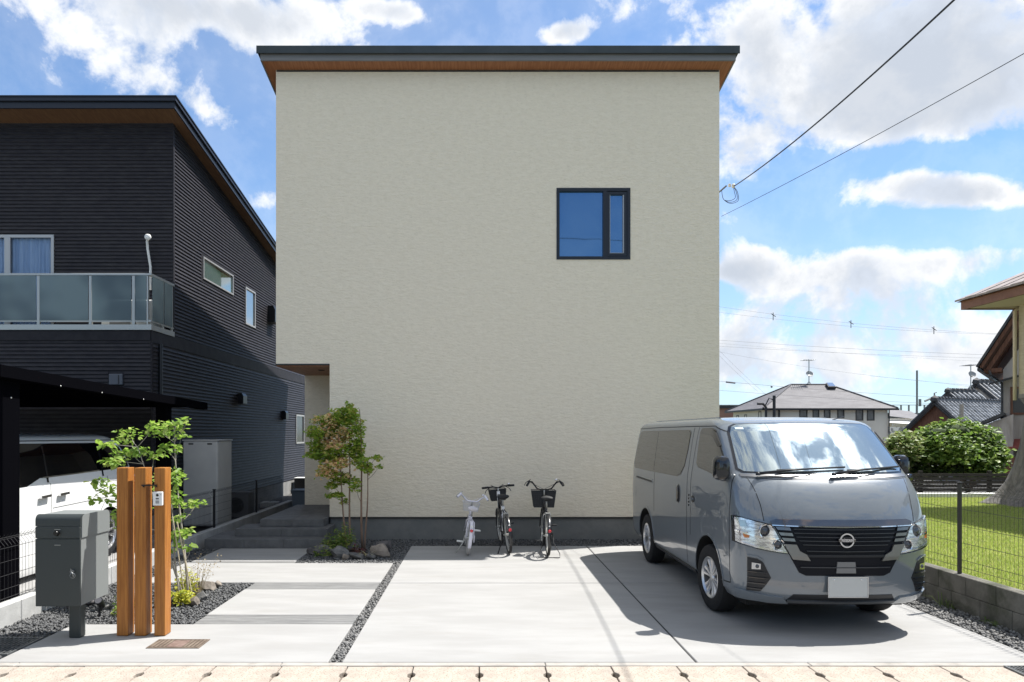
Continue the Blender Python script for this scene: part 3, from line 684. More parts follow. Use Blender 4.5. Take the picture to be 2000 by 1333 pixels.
m = MB(); m.box(FH[0][0], FH[0][1], NYF + .061, NYF + .08, 3.5, 5.2); obj('window_backing', m, mat('dark_room', (.02, .02, .03), .9), wdw)
# vents and lights on the wall
def ventbox(y, z, w_, h_, d, mt, label, cat='vent hood'):
    t = thing('vent_hood', label, cat, (NXW, y, z), group='vent hoods on the dark house')
    m = MB(); m.prism([(NXW + .015, y, z + h_ / 2), (NXW + d * .75, y, z + h_ / 2), (NXW + d, y, z + h_ / 4), (NXW + d, y, z - h_ / 2), (NXW + .015, y, z - h_ / 2)], (0, w_, 0)); obj('hood', m, mt, t)
    m = MB(); m.box(NXW + .02, NXW + d - .01, y + .01, y + w_ - .01, z - h_ / 2 - .012, z - h_ / 2 - .0005); obj('grille', m, flash, t)
ventbox(17.5, 4.72, .42, .40, .20, black_metal, 'black square vent hood high on the dark side wall near the beige house')
ventbox(15.35, 2.50, .25, .22, .13, black_metal, 'small black vent hood low on the dark side wall above the tank cabinet')
ventbox(18.75, 2.22, .25, .22, .13, black_metal, 'small black vent hood on the dark side wall near the rear window')
t = thing('vent_box', 'grey square vent box on the dark front wall below the balcony', 'vent box', (-5.85, NYL, 2.6))
m = MB(); m.box(-5.955, -5.74, NYL - .05, NYL - .001, 2.515, 2.69, bev=.008); obj('cover', m, mat('grey_vent', (.10, .11, .13), .5), t)
m = MB(); m.box(-5.80, -5.785, NYL - .054, NYL - .0502, 2.53, 2.675); obj('slot', m, flash, t)
t = thing('conduit_pipe', 'white curved pipe with a hooded end rising behind the balcony glass', 'pipe', (-5.68, NYF, 3.5))
m = MB(); m.tube([(-5.66, 12.06, 4.2), (-5.66, 12.06, 4.6), (-5.69, 12.02, 4.9), (-5.69, 12.0, 5.02), (-5.66, 11.97, 5.07)], .021, 10); obj('pipe', m, whitepvc, t, smooth=True)
m = MB(); m.lathe([(.001, -.03), (.05, -.03), (.055, 0), (.04, .03), (.001, .03)], (-5.65, 11.95, 5.08), 'y', 14); obj('pipe_hood', m, whitepvc, t, smooth=True)
# balcony
BL = thing('balcony', None, None); BL.parent = NH
m = MB(); m.box(NXL, NXW + .03, NYL - .04, NYF, 3.4005, 3.485); obj('coping', m, alu, BL)
def bpost(x, y, w_=.022): 
    m = MB(); m.box(x - w_, x + w_, y - .02, y + .02, 3.486, 4.27); obj('balcony_post', m, alu, BL)
px_ = [-7.075 + .0, -6.245, -5.555, -5.37]; YB_ = NYL - .02
for x in [-7.93, -7.09, -6.255, -5.56]: bpost(x, YB_)
bpost(-5.335, YB_, .012); bpost(NXW + .005, NYF - .06, .012); bpost(NXW + .005, NYL + .42, .012)
m = MB(); m.box(NXL, NXW + .03, YB_ - .03, YB_ + .03, 4.271, 4.31, bev=.006); m.box(NXW - .025, NXW + .03, YB_ + .031, NYF, 4.271, 4.31); obj('top_rail', m, alu, BL)
m = MB(); m.box(NXL, NXW + .02, YB_ - .012, YB_ + .012, 3.53, 3.56); m.box(NXW - .002, NXW + .02, YB_ + .013, NYF, 3.53, 3.56); obj('bottom_rail', m, alu, BL)
for (a, b) in ((-8.77, -7.96), (-7.90, -7.12), (-7.06, -6.285), (-6.225, -5.59), (-5.53, -5.35)):
    m = MB(); m.box(a, b, YB_ - .026, YB_ - .021, 3.555, 4.285); obj('glass_panel', m, frost, BL)
for (a, b) in ((NYL + .01, NYL + .40), (NYL + .44, NYF - .08)):
    m = MB(); m.box(NXW + .022, NXW + .027, a, b, 3.555, 4.285); obj('glass_panel', m, frost, BL)
# things on the balcony seen through the glass
t = thing('balcony_cabinet', 'pale box standing on the balcony behind the frosted glass', 'cabinet', (-6.0, 11.9, 3.49))
m = MB(); m.box(-6.35, -5.45, 11.75, 12.02, 3.50, 3.98, bev=.02); obj('cabinet_body', m, whitepvc, t)
m = MB(); m.box(-6.2, -5.85, 11.742, 11.749, 3.56, 3.86); obj('cabinet_door', m, mat('dull_grey', (.2, .2, .2), .6), t)

# ---------------------------------------------------------------- carport
cpm = mat('black_carport_metal', (.003, .003, .004), .9, spec=.0)
CP = thing('carport', 'black flat roofed carport in front of the dark house over the white minivan', 'carport', (-5.9, 8.8, .1))
for (x0, x1, y0, y1, z1) in ((-4.70, -4.45, 6.54, 6.79, 2.355), (-4.62, -4.46, 10.0, 10.16, 2.18), (-8.6, -8.4, 6.42, 6.66, 2.36)):
    m = MB(); m.box(x0, x1, y0, y1, .1, z1, bev=.008); obj('post', m, cpm, CP)
def cpz(y): return 2.37 - .030 * (y - 6.4)
m = MB(); m.add([(x, y, cpz(y) + z) for z in (-.11, .0) for y in (6.38, 11.24) for x in (-4.47, -4.36)], [(0, 2, 3, 1), (4, 5, 7, 6), (0, 1, 5, 4), (2, 6, 7, 3), (0, 4, 6, 2), (1, 3, 7, 5)]); obj('side_beam', m, cpm, CP)
m = MB(); m.box(-8.6, -4.48, 6.40, 6.52, 2.20, 2.352); obj('front_beam', m, cpm, CP)
for k in range(6):
    y = 7.2 + k * .75; m = MB(); m.box(-8.5, -4.48, y, y + .05, cpz(y) - .09, cpz(y) - .031); obj('rafter', m, cpm, CP)
m = MB(); m.add([(x, y, cpz(y) + z) for z in (-.029, -.005) for y in (6.53, 11.22) for x in (-8.6, -4.475)], [(0, 2, 3, 1), (4, 5, 7, 6), (0, 1, 5, 4), (2, 6, 7, 3), (0, 4, 6, 2), (1, 3, 7, 5)]); obj('roof_sheet', m, cpm, CP)
for y in (7.3, 8.1, 9.1):
    m = MB(); m.lathe([(.001, .004), (.007, .003), (.009, 0)], (-4.36, y, cpz(y) - .11), 'x', 10); obj('bolt', m, alu, CP, smooth=True)
m = MB(); m.lathe([(.001, .004), (.007, .003), (.009, 0)], (-4.45, 6.66, 2.08), 'x', 10); obj('bolt', m, alu, CP, smooth=True)

# ---------------------------------------------------------------- tank cabinet, condensers, bin in the alley
grey_cab = mat('light_grey_enamel', (.56, .56, .54), .45, col2=(.50, .50, .49), nscale=2)
t = thing('tank_cabinet', 'tall light grey hot water tank cabinet beside the dark side wall', 'tank cabinet', (-4.9, 12.7, 0))
m = MB(); m.box(-5.20, -4.60, 12.30, 13.02, .10, 1.60, bev=.015); obj('cabinet_body', m, grey_cab, t)
m = MB(); m.box(-5.19, -4.61, 12.288, 12.2995, .45, 1.57, bev=.004); obj('front_panel', m, grey_cab, t)
m = MB(); m.box(-5.19, -4.61, 12.288, 12.2995, .13, .44, bev=.004); obj('front_panel', m, grey_cab, t)
for x in (-5.10, -4.77):
    m = MB(); m.box(x, x + .085, 12.284, 12.2875, 1.535, 1.56, bev=.001); obj('vent_slot', m, flash, t)
for x in (-5.15, -4.68):
    for y in (12.36, 12.92):
        m = MB(); m.box(x, x + .04, y, y + .04, .0, .1); obj('foot', m, flash, t)
m = MB(); m.box(-5.215, -4.585, 12.285, 13.035, 1.601, 1.62, bev=.004); obj('top_cover', m, grey_cab, t)
def condenser(x0, x1, y0, y1, z0, z1, mt, label, fan=True, top=None):
    t = thing('air_conditioner_unit', label, 'air conditioner', ((x0 + x1) / 2, (y0 + y1) / 2, z0), group='outdoor air conditioner units in the alley')
    m = MB(); m.box(x0, x1, y0, y1, z0 + .06, z1 - .02, bev=.012); obj('casing', m, mt, t)
    m = MB(); m.box(x0 - .004, x1 + .004, y0 - .004, y1 + .004, z1 - .0195, z1, bev=.004); obj('top_cover', m, top or mt, t)
    for yy in (y0 + .04, y1 - .08):
        m = MB(); m.box(x0 + .01, x1 - .01, yy, yy + .04, z0, z0 + .0595); obj('foot', m, flash, t)
    cx, cz, r_ = (x0 + x1) / 2 - .03, (z0 + z1) / 2 + .02, min(x1 - x0, z1 - z0) * .36
    m = MB(); m.lathe([(.001, -.002), (r_, -.002), (r_, 0)], (cx, y0 - .002, cz), 'y', 24); obj('fan_opening', m, flash, t)
    m = MB()
    for k in range(1, 6): m.lathe([(r_ * k / 5.5, -.008), (r_ * k / 5.5 + .005, -.010), (r_ * k / 5.5 + .005, -.006)], (cx, y0 - .002, cz), 'y', 24, closed=True)
    obj('fan_guard', m, mt, t)
    return t
condenser(-5.02, -4.58, 13.9, 14.25, 0.0, .56, mat('dim_grey_enamel', (.13, .13, .135), .5), 'dark grey air conditioner unit just behind the tank cabinet')
condenser(-5.22, -4.80, 19.75, 20.1, .03, .47, mat('black_slatted', (.03, .03, .032), .5), 'dark air conditioner unit with a bright white top at the end of the alley', top=whitepvc)
t = thing('storage_bin', 'grey lidded plastic bin on the porch edge beside the alley', 'bin', (-4.1, 15.9, 0))
bl = mat('blue_grey_plastic', (.14, .17, .20), .5)
m = MB(); m.prism([(-4.17, 15.7, .0), (-3.87, 15.7, .0), (-3.83, 15.7, .42), (-4.21, 15.7, .42)], (0, .4, 0)); obj('bin_body', m, bl, t)
m = MB(); m.box(-4.23, -3.81, 15.68, 16.12, .421, .46, bev=.01); obj('bin_lid', m, bl, t)
t = thing('concrete_block', 'small sunlit pale concrete block on the ground in the alley', 'block', (-4.8, 15.3, 0))
m = MB(); m.box(-4.98, -4.62, 15.9, 16.2, .03, .16, bev=.01); obj('block_body', m, blockc, t)

# ================================================================ MAILBOX
mbm = mat('charcoal_powder_coat', (.040, .047, .047), .42, metal=.2, bump=.0004, bscale=300, spec=.5)
mbside = mat('sunlit_powder_coat', (.22, .235, .232), .45, metal=.2, bump=.0004, bscale=300)  # body coat lightened so its colour carries the sun on the side
MBX = thing('mailbox', 'dark grey metal parcel mailbox standing on a square post', 'mailbox', (-3.44, 6.0, 0))
m = MB(); m.box(-3.492, -3.392, 5.955, 6.04, .0, .31, bev=.008); obj('stand_post', m, mbm, MBX)
x0, x1, y0, y1, z0, z1 = -3.676, -3.303, 5.80, 6.25, .312, 1.062
def rbox_profile(y0, y1, z0, z1, r, n=6):
    pts = [(y0, z0), (y1, z0)]
    for k in range(n + 1): a = math.pi / 2 * k / n; pts.append((y1 - r + r * math.cos(a), z1 - r + r * math.sin(a)))
    for k in range(n + 1): a = math.pi / 2 + math.pi / 2 * k / n; pts.append((y0 + r + r * math.cos(a), z1 - r + r * math.sin(a)))
    return pts
m = MB(); m.prism([(x0 + .006, y, z) for y, z in rbox_profile(y0 + .014, y1, z0, z1, .05)], (x1 - x0 - .012, 0, 0)); ob_ = obj('body', m, mbside, MBX, smooth='auto')
m = MB(); m.prism([(x1 - .0055, y, z) for y, z in rbox_profile(y0 + .02, y1 + .004, .875, z1 + .004, .05)], (.009, 0, 0)); obj('side_cap', m, mbside, MBX, smooth='auto')
m = MB(); m.box(x0, x1, y0, y0 + .0138, z0 - .004, .868, bev=.004); dd = obj('delivery_door', m, mbm, MBX)
m = MB(); m.box(x0, x1, y0 - .004, y0 + .0138, .873, .968, bev=.004); fl = obj('letter_flap', m, mbm, MBX)
m = MB(); m.prism([(x0 + .0, y, z) for y, z in rbox_profile(y0 - .0, y0 + .10, .972, z1 + .006, .045)], (x1 - x0, 0, 0)); obj('hood', m, mbm, MBX, smooth='auto')
m = MB(); m.lathe([(.001, -.03), (.018, -.03), (.022, -.022), (.022, -.004), (.026, 0)], (-3.49, y0 - .004, .918), 'y', 16); obj('knob', m, mat('black_gloss', (.01, .01, .01), .2), fl, smooth='auto')
for z in (.945, .815):
    m = MB(); m.box(-3.515, -3.465, y0 - .0055, y0 - .0042 if z > .9 else y0 - .001, z, z + .004); obj('label_strip', m, alu, fl if z > .9 else dd)
m = MB(); m.lathe([(.001, -.02), (.014, -.02), (.016, 0)], (-3.365, y0 - .0005, .60), 'y', 14); m.tube([(-3.365, y0 - .02, .60), (-3.352, y0 - .026, .585), (-3.350, y0 - .02, .56)], .004, 6); m.tube([(-3.365, y0 - .02, .60), (-3.37, y0 - .026, .625)], .003, 6); obj('lock', m, steel, dd)
m = MB(); m.lathe([(.02, -.028), (.024, -.03), (.02, -.032)], (-3.35, y0, .57), 'y', 12, closed=True); obj('key_ring', m, steel, dd)
# ================================================================ WOODEN POSTS
woodm = mat('oiled_cedar', (.39, .155, .030), .45, col2=(.27, .098, .018), nscale=5, nstretch=(14, 14, .6), ndetail=8, bump=.0012, bscale=9, bstretch=(12, 12, .4), spec=.4, dirt=((.15, .05, .015), 3, .6, .8, .5, (8, 8, .7)))
ps = []
labels = ['leftmost of three upright cedar posts, beside the mailbox', 'middle of three upright cedar posts, crossed by a thin black bar', 'right cedar post of three, carrying the white intercom panel']
for i, (a, b) in enumerate(((-3.113, -3.016), (-2.958, -2.862), (-2.79, -2.697))):
    m = MB(); m.box(a, b, 6.012, 6.128, .004, 1.446, bev=.003); o = obj('wooden_post', m, woodm, label=labels[i], cat='post', group='cedar gate posts')
t = thing('name_bar', 'thin black metal bar bridging the middle and right cedar posts', 'sign bar', (-2.84, 6.0, 1.29))
m = MB(); m.box(-2.895, -2.765, 5.998, 6.0115, 1.292, 1.302); obj('bar', m, black_metal, t)
for x in (-2.885, -2.775):
    m = MB(); m.box(x, x + .012, 6.0015, 6.0118, 1.280, 1.2915); obj('bar_clip', m, black_metal, t)
IC = thing('intercom_panel', 'white doorbell intercom panel on the right cedar post', 'intercom', (-2.747, 6.0, 1.18))
m = MB(); m.box(-2.792, -2.710, 5.988, 6.0115, 1.124, 1.242, bev=.004); obj('housing', m, whitepvc, IC)
m = MB(); m.lathe([(.001, -.004), (.010, -.004), (.012, 0)], (-2.752, 5.9875, 1.214), 'y', 16); obj('camera_lens', m, mat('black_gloss', (.01, .01, .01), .2), IC, smooth='auto')
m = MB(); m.box(-2.765, -2.739, 5.9855, 5.9878, 1.178, 1.188, bev=.001); obj('bell_button', m, black_metal, IC)
m = MB(); m.box(-2.767, -2.737, 5.9862, 5.9878, 1.142, 1.168, bev=.001); obj('speaker_grille', m, mat('mid_grey_plastic', (.3, .3, .3), .5), IC)
m = MB(); m.lathe([(.001, -.002), (.004, -.002), (.004, 0)], (-2.722, 5.9877, 1.218), 'y', 10); obj('indicator', m, alu, IC)
# garden spotlight
t = thing('garden_spotlight', 'small black garden spotlight on the gravel behind the mailbox', 'spotlight', (-3.62, 6.66, 0))
m = MB(); m.cyl((-3.61, 6.66, -.01), (-3.61, 6.66, .10), .012, 10); obj('stake', m, black_metal, t)
m = MB(); 
for k in range(1): m.tube([(-3.61, 6.70, .09), (-3.60, 6.665, .12), (-3.595, 6.61, .165)], [.03, .034, .038], 14)
obj('lamp_head', m, black_metal, t, smooth='auto')
m = MB(); m.tube([(-3.5945, 6.609, .1655), (-3.594, 6.605, .168)], .03, 14); obj('lens', m, mat('dim_lens', (.1, .1, .11), .15), t)
# ================================================================ VEHICLE SURFACES
def interp(tab, z):
    # smooth (monotone cubic-ish) interpolation through a table of (z, v)
    if z <= tab[0][0]: return tab[0][1]
    if z >= tab[-1][0]: return tab[-1][1]
    for i in range(len(tab) - 1):
        if tab[i][0] <= z <= tab[i + 1][0]:
            a, b = tab[i], tab[i + 1]; t = (z - a[0]) / (b[0] - a[0]); return a[1] + (b[1] - a[1]) * t
class Surf:
    def __init__(s, xc, w_, y0, L, yr, Lr=.18, n=2.7, nr=3):
        s.xc, s.W, s.Y0, s.L, s.YR, s.Lr, s.n, s.nr = xc, w_, y0, L, yr, Lr, n, nr
    def w(s, z): return interp(s.W, z)
    def y0(s, z): return interp(s.Y0, z)
    def yr(s, z): return interp(s.YR, z)
    def l(s, z): return interp(s.L, z)
    def front(s, x, z):          # x relative to the centre line
        t = min(abs(x) / s.w(z), .9999); return s.y0(z) + s.l(z) * (1 - (1 - t ** s.n) ** (1 / s.n))
    def side(s, y, z):           # positive half width at station y
        t = (y - s.y0(z)) / s.l(z)
        if t < 1: t = max(t, 0); return s.w(z) * max(0, (1 - (1 - t) ** s.n)) ** (1 / s.n)
        t = (s.yr(z) - y) / s.Lr
        if t < 1: t = max(t, 0); return s.w(z) * max(0, (1 - (1 - t) ** s.nr)) ** (1 / s.nr)
        return s.w(z)
    def ring(s, z):
        pts = []; n = s.n; wz, y0, L, yr = s.w(z), s.y0(z), s.l(z), s.yr(z)
        for k in range(-24, 25):
            th = k / 24 * math.pi / 2
            pts.append((math.copysign(wz * abs(math.sin(th)) ** (2 / n), th), y0 + L * (1 - abs(math.cos(th)) ** (2 / n))))
        ya, yb = y0 + L, yr - s.Lr
        for k in range(1, 24): pts.append((wz, ya + (yb - ya) * k / 24))
        for k in range(0, 17):
            th = math.pi / 2 - k / 16 * math.pi
            pts.append((math.copysign(wz * abs(math.sin(th)) ** (2 / s.nr), th), yr - s.Lr * (1 - abs(math.cos(th)) ** (2 / s.nr))))
        for k in range(23, 0, -1): pts.append((-wz, ya + (yb - ya) * k / 24))
        return [(s.xc + x, y, z) for x, y in pts]
    def body(s, zlist, tops=()):
        m = MB(); rings = [s.ring(z) for z in zlist]
        for (z, k) in tops:      # shrinking dome rings
            r0 = s.ring(zlist[-1]); cy = (s.y0(zlist[-1]) + s.yr(zlist[-1])) / 2 + .2
            rings.append([(s.xc + (x - s.xc) * k, cy + (y - cy) * (.5 + .5 * k) if k > .01 else cy, z) for x, y, _ in r0])
        n = len(rings[0])
        for r_ in rings: m.v.extend(r_)
        for i in range(len(rings) - 1):
            for j in range(n): m.f.append((i * n + j, i * n + (j + 1) % n, (i + 1) * n + (j + 1) % n, (i + 1) * n + j)); m.mi.append(0)
        m.f.append(tuple(range(n - 1, -1, -1))); m.mi.append(0); m.f.append(tuple((len(rings) - 1) * n + j for j in range(n))); m.mi.append(0)
        return m
    def patch(s, poly, mode, off, thick=.012, sgn=-1, step=.05, cuts=(), parent=None, name='panel', mt=None, smooth=True, local_off=None):
        """a panel that follows the body: poly in (x,z) for mode 'f', (y,z) for mode 's'"""
        bm = bmesh.new(); vs = [bm.verts.new((a, b, 0)) for a, b in poly]; bm.faces.new(vs)
        xs = [p[0] for p in poly]; zs_ = [p[1] for p in poly]
        def cut(co, no): bmesh.ops.bisect_plane(bm, geom=bm.verts[:] + bm.edges[:] + bm.faces[:], plane_co=co, plane_no=no, dist=1e-6)
        a = math.floor(min(xs) / step) * step
        while a < max(xs): cut((a, 0, 0), (1, 0, 0)); a += step
        for a in cuts: cut((a, 0, 0), (1, 0, 0)); cut((-a, 0, 0), (1, 0, 0))
        a = math.floor(min(zs_) / step) * step
        while a < max(zs_): cut((0, a, 0), (0, 1, 0)); a += step
        def S3(a, z):
            return Vector((s.xc + a, s.front(a, z), z)) if mode == 'f' else Vector((s.xc + sgn * s.side(a, z), a, z))
        def nor(a, z):
            e = .004; da = S3(a + e, z) - S3(a - e, z); db = S3(a, z + e) - S3(a, z - e); n = da.cross(db).normalized()
            if mode == 'f' and n.y > 0: n = -n
            if mode == 's' and n.x * sgn < 0: n = -n
            return n
        par = {}
        for v in bm.verts: a, z = v.co.x, v.co.y; par[v] = (S3(a, z), nor(a, z))
        be = [e for e in bm.edges if len(e.link_faces) == 1]
        inner = {}
        for v, (p, n) in par.items(): v.co = p + n * off
        for e in be:
            for v in e.verts:
                if v not in inner: p, n = par[v]; inner[v] = bm.verts.new(p + n * (off - thick))
            try: bm.faces.new((e.verts[0], e.verts[1], inner[e.verts[1]], inner[e.verts[0]]))
            except ValueError: pass
        bmesh.ops.recalc_face_normals(bm, faces=bm.faces)
        # outward check
        me = bpy.data.meshes.new(name); L = rootloc(parent) if parent else Vector()
        for v in bm.verts: v.co -= L
        f0 = max(bm.faces, key=lambda f: f.calc_area()); cc = f0.calc_center_median() + L
        want = Vector((0, -1, .2)) if mode == 'f' else Vector((sgn, 0, 0))
        if f0.normal.dot(want) < 0: bmesh.ops.reverse_faces(bm, faces=bm.faces)
        bm.to_mesh(me); bm.free(); me.materials.append(mt)
        if smooth:
            me.polygons.foreach_set('use_smooth', [True] * len(me.polygons))
            try: me.set_sharp_from_angle(angle=R(40))
            except Exception: pass
        o = bpy.data.objects.new(name, me); COL.objects.link(o); o.parent = parent; return o
    def line(s, pts, mode, wd, off=.0015, sgn=-1, **k):
        """a thin seam: strip around a polyline in parameter space"""
        bm_poly = []
        P_ = [Vector(p) for p in pts]; L_, R_ = [], []
        for i, p in enumerate(P_):
            t = (P_[min(i + 1, len(P_) - 1)] - P_[max(i - 1, 0)]).normalized(); n = Vector((-t.y, t.x)) * wd / 2; L_.append(tuple(p + n)); R_.append(tuple(p - n))
        return s.patch(L_ + R_[::-1], mode, off, .006, sgn, smooth=False, **k)
def cut_with(o, cutters):
    for c in cutters:
        md = o.modifiers.new('b', 'BOOLEAN'); md.operation = 'DIFFERENCE'; md.object = c; md.solver = 'EXACT'
        try: md.material_mode = 'TRANSFER'
        except Exception: pass
    dg = bpy.context.evaluated_depsgraph_get(); dg.update()
    me = bpy.data.meshes.new_from_object(o.evaluated_get(dg)); o.modifiers.clear(); old = o.data; o.data = me; me.name = old.name
    for c in cutters: bpy.data.objects.remove(c)
    return o
def wheel(parent, x, y, r, wt, sgn, rimr, tyre_m, rim_m, dark_m, spokes=12, steer=0, twin=True, label=None):
    """car wheel with its outer face towards sgn*x"""
    t = thing('wheel', None, None, (0, 0, 0)); t.parent = parent; t.location = Vector((x, y, r)) - rootloc(parent); t.rotation_euler = (0, 0, steer)
    h = wt / 2
    prof = [(rimr, -h * .9), (rimr + .02, -h), (r * .86, -h * 1.04), (r * .965, -h * .88), (r * .995, -h * .6), (r, -h * .3), (r, h * .3), (r * .995, h * .6), (r * .965, h * .88), (r * .86, h * 1.04), (rimr + .02, h), (rimr, h * .9)]
    m = MB(); m.lathe(prof, (0, 0, 0), 'x', 48, closed=True); obj('tyre', m, tyre_m, t, smooth='auto', local=True)
    m = MB(); m.lathe([(.001, sgn * h * .15), (rimr, sgn * h * .15), (rimr, -sgn * h * .3), (.001, -sgn * h * .3)], (0, 0, 0), 'x', 32); obj('brake_disc', m, dark_m, t, local=True)
    m = MB(); m.lathe([(rimr * .90, sgn * h * .80), (rimr * 1.0, sgn * h * .97), (rimr * 1.04, sgn * h * .93), (rimr * 1.0, sgn * h * .2), (rimr * .9, sgn * h * .2)], (0, 0, 0), 'x', 48, closed=True)
    m.lathe([(.001, sgn * h * .78), (rimr * .17, sgn * h * .76), (rimr * .23, sgn * h * .62), (rimr * .23, sgn * h * .2)], (0, 0, 0), 'x', 24)
    for k in range(spokes):
        a = 2 * math.pi * k / spokes + (.07 if k % 2 else -.07)
        M_ = Matrix.Rotation(a, 4, 'X')
        w0, w1 = rimr * .055, rimr * .095
        vs = []
        for (rr, hw, xx) in ((rimr * .18, w0, .74), (rimr * .6, w1 * .9, .70), (rimr * .93, w1 * 1.2, .80)):
            for (dy_, dx_) in ((-hw, -.22), (-hw * .6, 0), (hw * .6, 0), (hw, -.22)): vs.append(M_ @ Vector((sgn * h * (xx + dx_), dy_, rr)))
        m.add(vs, [(0, 1, 5, 4), (1, 2, 6, 5), (2, 3, 7, 6), (4, 5, 9, 8), (5, 6, 10, 9), (6, 7, 11, 10)])
    obj('rim', m, rim_m, t, smooth='auto', local=True)
    return t
garn = mat('brown_dark_chrome', (.20, .165, .15), .10, metal=1)
tyre = mat('tyre_rubber', (.018, .018, .019), .8, bump=.002, bscale=30, spec=.3)
rimm = mat('silver_hubcap', (.62, .62, .63), .28, metal=.85)
darkwell = mat('wheel_well_black', (.01, .01, .01), .9)
vanpaint = mat('blue_grey_paint', (.125, .145, .165), .32, coat=1.0, spec=.4, col2=(.127, .147, .167), nscale=2)
vanpaint.node_tree.nodes['Principled BSDF'].inputs['Coat IOR'].default_value = 1.7; vanpaint.node_tree.nodes['Principled BSDF'].inputs['Coat Roughness'].default_value = .008
vanglass = mat('windscreen_glass', (.30, .345, .345), .015, metal=.75, coat=1)
tint = mat('tinted_side_glass', (.022, .02, .017), .03, metal=.0, spec=.9, ior=1.8, coat=.3)
chrome = mat('chrome', (.72, .72, .73), .06, metal=1)
darkchrome = mat('dark_chrome', (.20, .19, .185), .12, metal=1)
smoke = mat('satin_silver_trim', (.24, .235, .225), .3, metal=.8)
grillem = mat('grille_bar_black', (.035, .037, .042), .35, coat=.3)
blackpl = mat('black_trim_plastic', (.012, .013, .016), .4)
gloss_black = mat('gloss_black_trim', (.008, .009, .012), .12, coat=.6)
grilleblack = mat('grille_black', (.006, .007, .011), .35, spec=.2)
seam = mat('panel_gap', (.012, .014, .016), .7)
lampsilver = mat('lamp_reflector', (.78, .79, .80), .16, metal=.85, col2=(.5, .5, .52), nscale=14, nstretch=(1, 1, 3), lo=.45, hi=.55)
clearl = mat('clear_lens', (.95, .97, 1), .02, trans=1.0, ior=1.25)
amber = mat('amber_lens', (.75, .22, .04), .2)
proj = mat('projector_lens', (.03, .032, .04), .06, coat=1)

# ================================================================ VAN
VANX = 3.10
vs_ = Surf(VANX, [(.27, .80), (.34, .835), (.5, .847), (.75, .850), (1.0, .850), (1.2, .845), (1.3, .838), (1.384, .826), (1.5, .812), (1.65, .792), (1.75, .776), (1.80, .765), (1.84, .748), (1.87, .722), (1.885, .69)],
           [(.27, 6.03), (.31, 5.985), (.36, 5.955), (.45, 5.935), (.55, 5.93), (.7, 5.925), (.8, 5.93), (.9, 5.94), (.98, 5.955), (1.06, 5.98), (1.14, 6.015), (1.22, 6.06), (1.29, 6.115), (1.34, 6.165), (1.384, 6.225), (1.5, 6.355), (1.65, 6.525), (1.80, 6.70), (1.835, 6.75), (1.86, 6.83), (1.875, 6.93), (1.885, 7.05)],
           [(.27, .40), (.9, .40), (1.3, .36), (1.384, .34), (1.65, .32), (1.8, .30), (1.885, .35)],
           [(.27, 10.36), (.36, 10.42), (.9, 10.43), (1.3, 10.40), (1.7, 10.32), (1.84, 10.25), (1.87, 10.18), (1.885, 10.1)], .16)
VAN = thing('van', 'blue-grey passenger van parked on the driveway with its nose to the street', 'van', (VANX, 8.2, 0))
zl = [.27, .285, .31, .335, .36, .40, .45, .5, .55, .6, .65, .7, .75, .8, .85, .9, .94, .98, 1.02, 1.06, 1.10, 1.14, 1.18, 1.22, 1.255, 1.29, 1.315, 1.34, 1.362, 1.384, 1.42, 1.46, 1.5, 1.55, 1.6, 1.65, 1.7, 1.75, 1.8, 1.82, 1.835, 1.85, 1.86, 1.87, 1.878, 1.885]
bm_ = vs_.body(zl, tops=((1.893, .93), (1.902, .82), (1.910, .6), (1.914, .3)))
vb = obj('body', bm_, [vanpaint, darkwell], VAN, smooth=True)
WF, WR, WRAD = 6.90, 9.46, .325
cut = []
for yw in (WF, WR):
    for sg in (-1, 1):
        m = MB(); m.tube([(VANX + sg * .56, yw, .33), (VANX + sg * 1.1, yw, .33)], .405 if yw == WF else .40, 40); m.mi = [1] * len(m.mi)
        c = obj('cutter', m, [vanpaint, darkwell]); cut.append(c)
        m = MB(); m.box(VANX + sg * .56, VANX + sg * 1.1, yw - .40, yw + .40, -.2, .33); 
m = MB(); m.box(VANX - .42, VANX + .42, 5.7, 6.06, .1, .365); m.mi = [1] * 6
# black lower lip cut is built as a separate part instead
cut_with(vb, cut)
vb.data.polygons.foreach_set('use_smooth', [True] * len(vb.data.polygons))
try: vb.data.set_sharp_from_angle(angle=R(38))
except Exception: pass
for yw in (WF, WR):
    for sg in (-1, 1):
        wheel(VAN, VANX + sg * .745, yw, WRAD, .19, sg, .195, tyre, rimm, darkwell, 12, steer=R(4) if yw == WF else 0)
m = MB(); m.box(VANX - .70, VANX + .70, 6.3, 10.2, .20, .268); obj('underbody', m, darkwell, VAN)
PF = lambda *a, **k: vs_.patch(*a, parent=VAN, **k)
SC = (.70, .74, .77, .79, .805, .815, .825, .832, .838, .843)
# windscreen
ws = [(-.70, 1.395), (-.735, 1.42), (-.685, 1.74), (-.655, 1.80), (-.60, 1.823), (-.3, 1.830), (0, 1.832), (.3, 1.830), (.60, 1.823), (.655, 1.80), (.685, 1.74), (.735, 1.42), (.70, 1.395), (.4, 1.388), (0, 1.385), (-.4, 1.388)]
PF([(x * 1.03, 1.61 + (z - 1.61) * 1.045) for x, z in ws], 'f', .003, .01, name='windscreen_seal', mt=gloss_black)
wsg = PF(ws, 'f', .007, .01, name='windscreen', mt=vanglass)
# shade band at the top of the windscreen and sticker
vs_.patch([(-.63, 1.775), (-.56, 1.775), (-.56, 1.795), (-.63, 1.795)], 'f', .009, .004, parent=wsg, name='sticker', mt=mat('pale_sticker', (.5, .62, .7), .4))
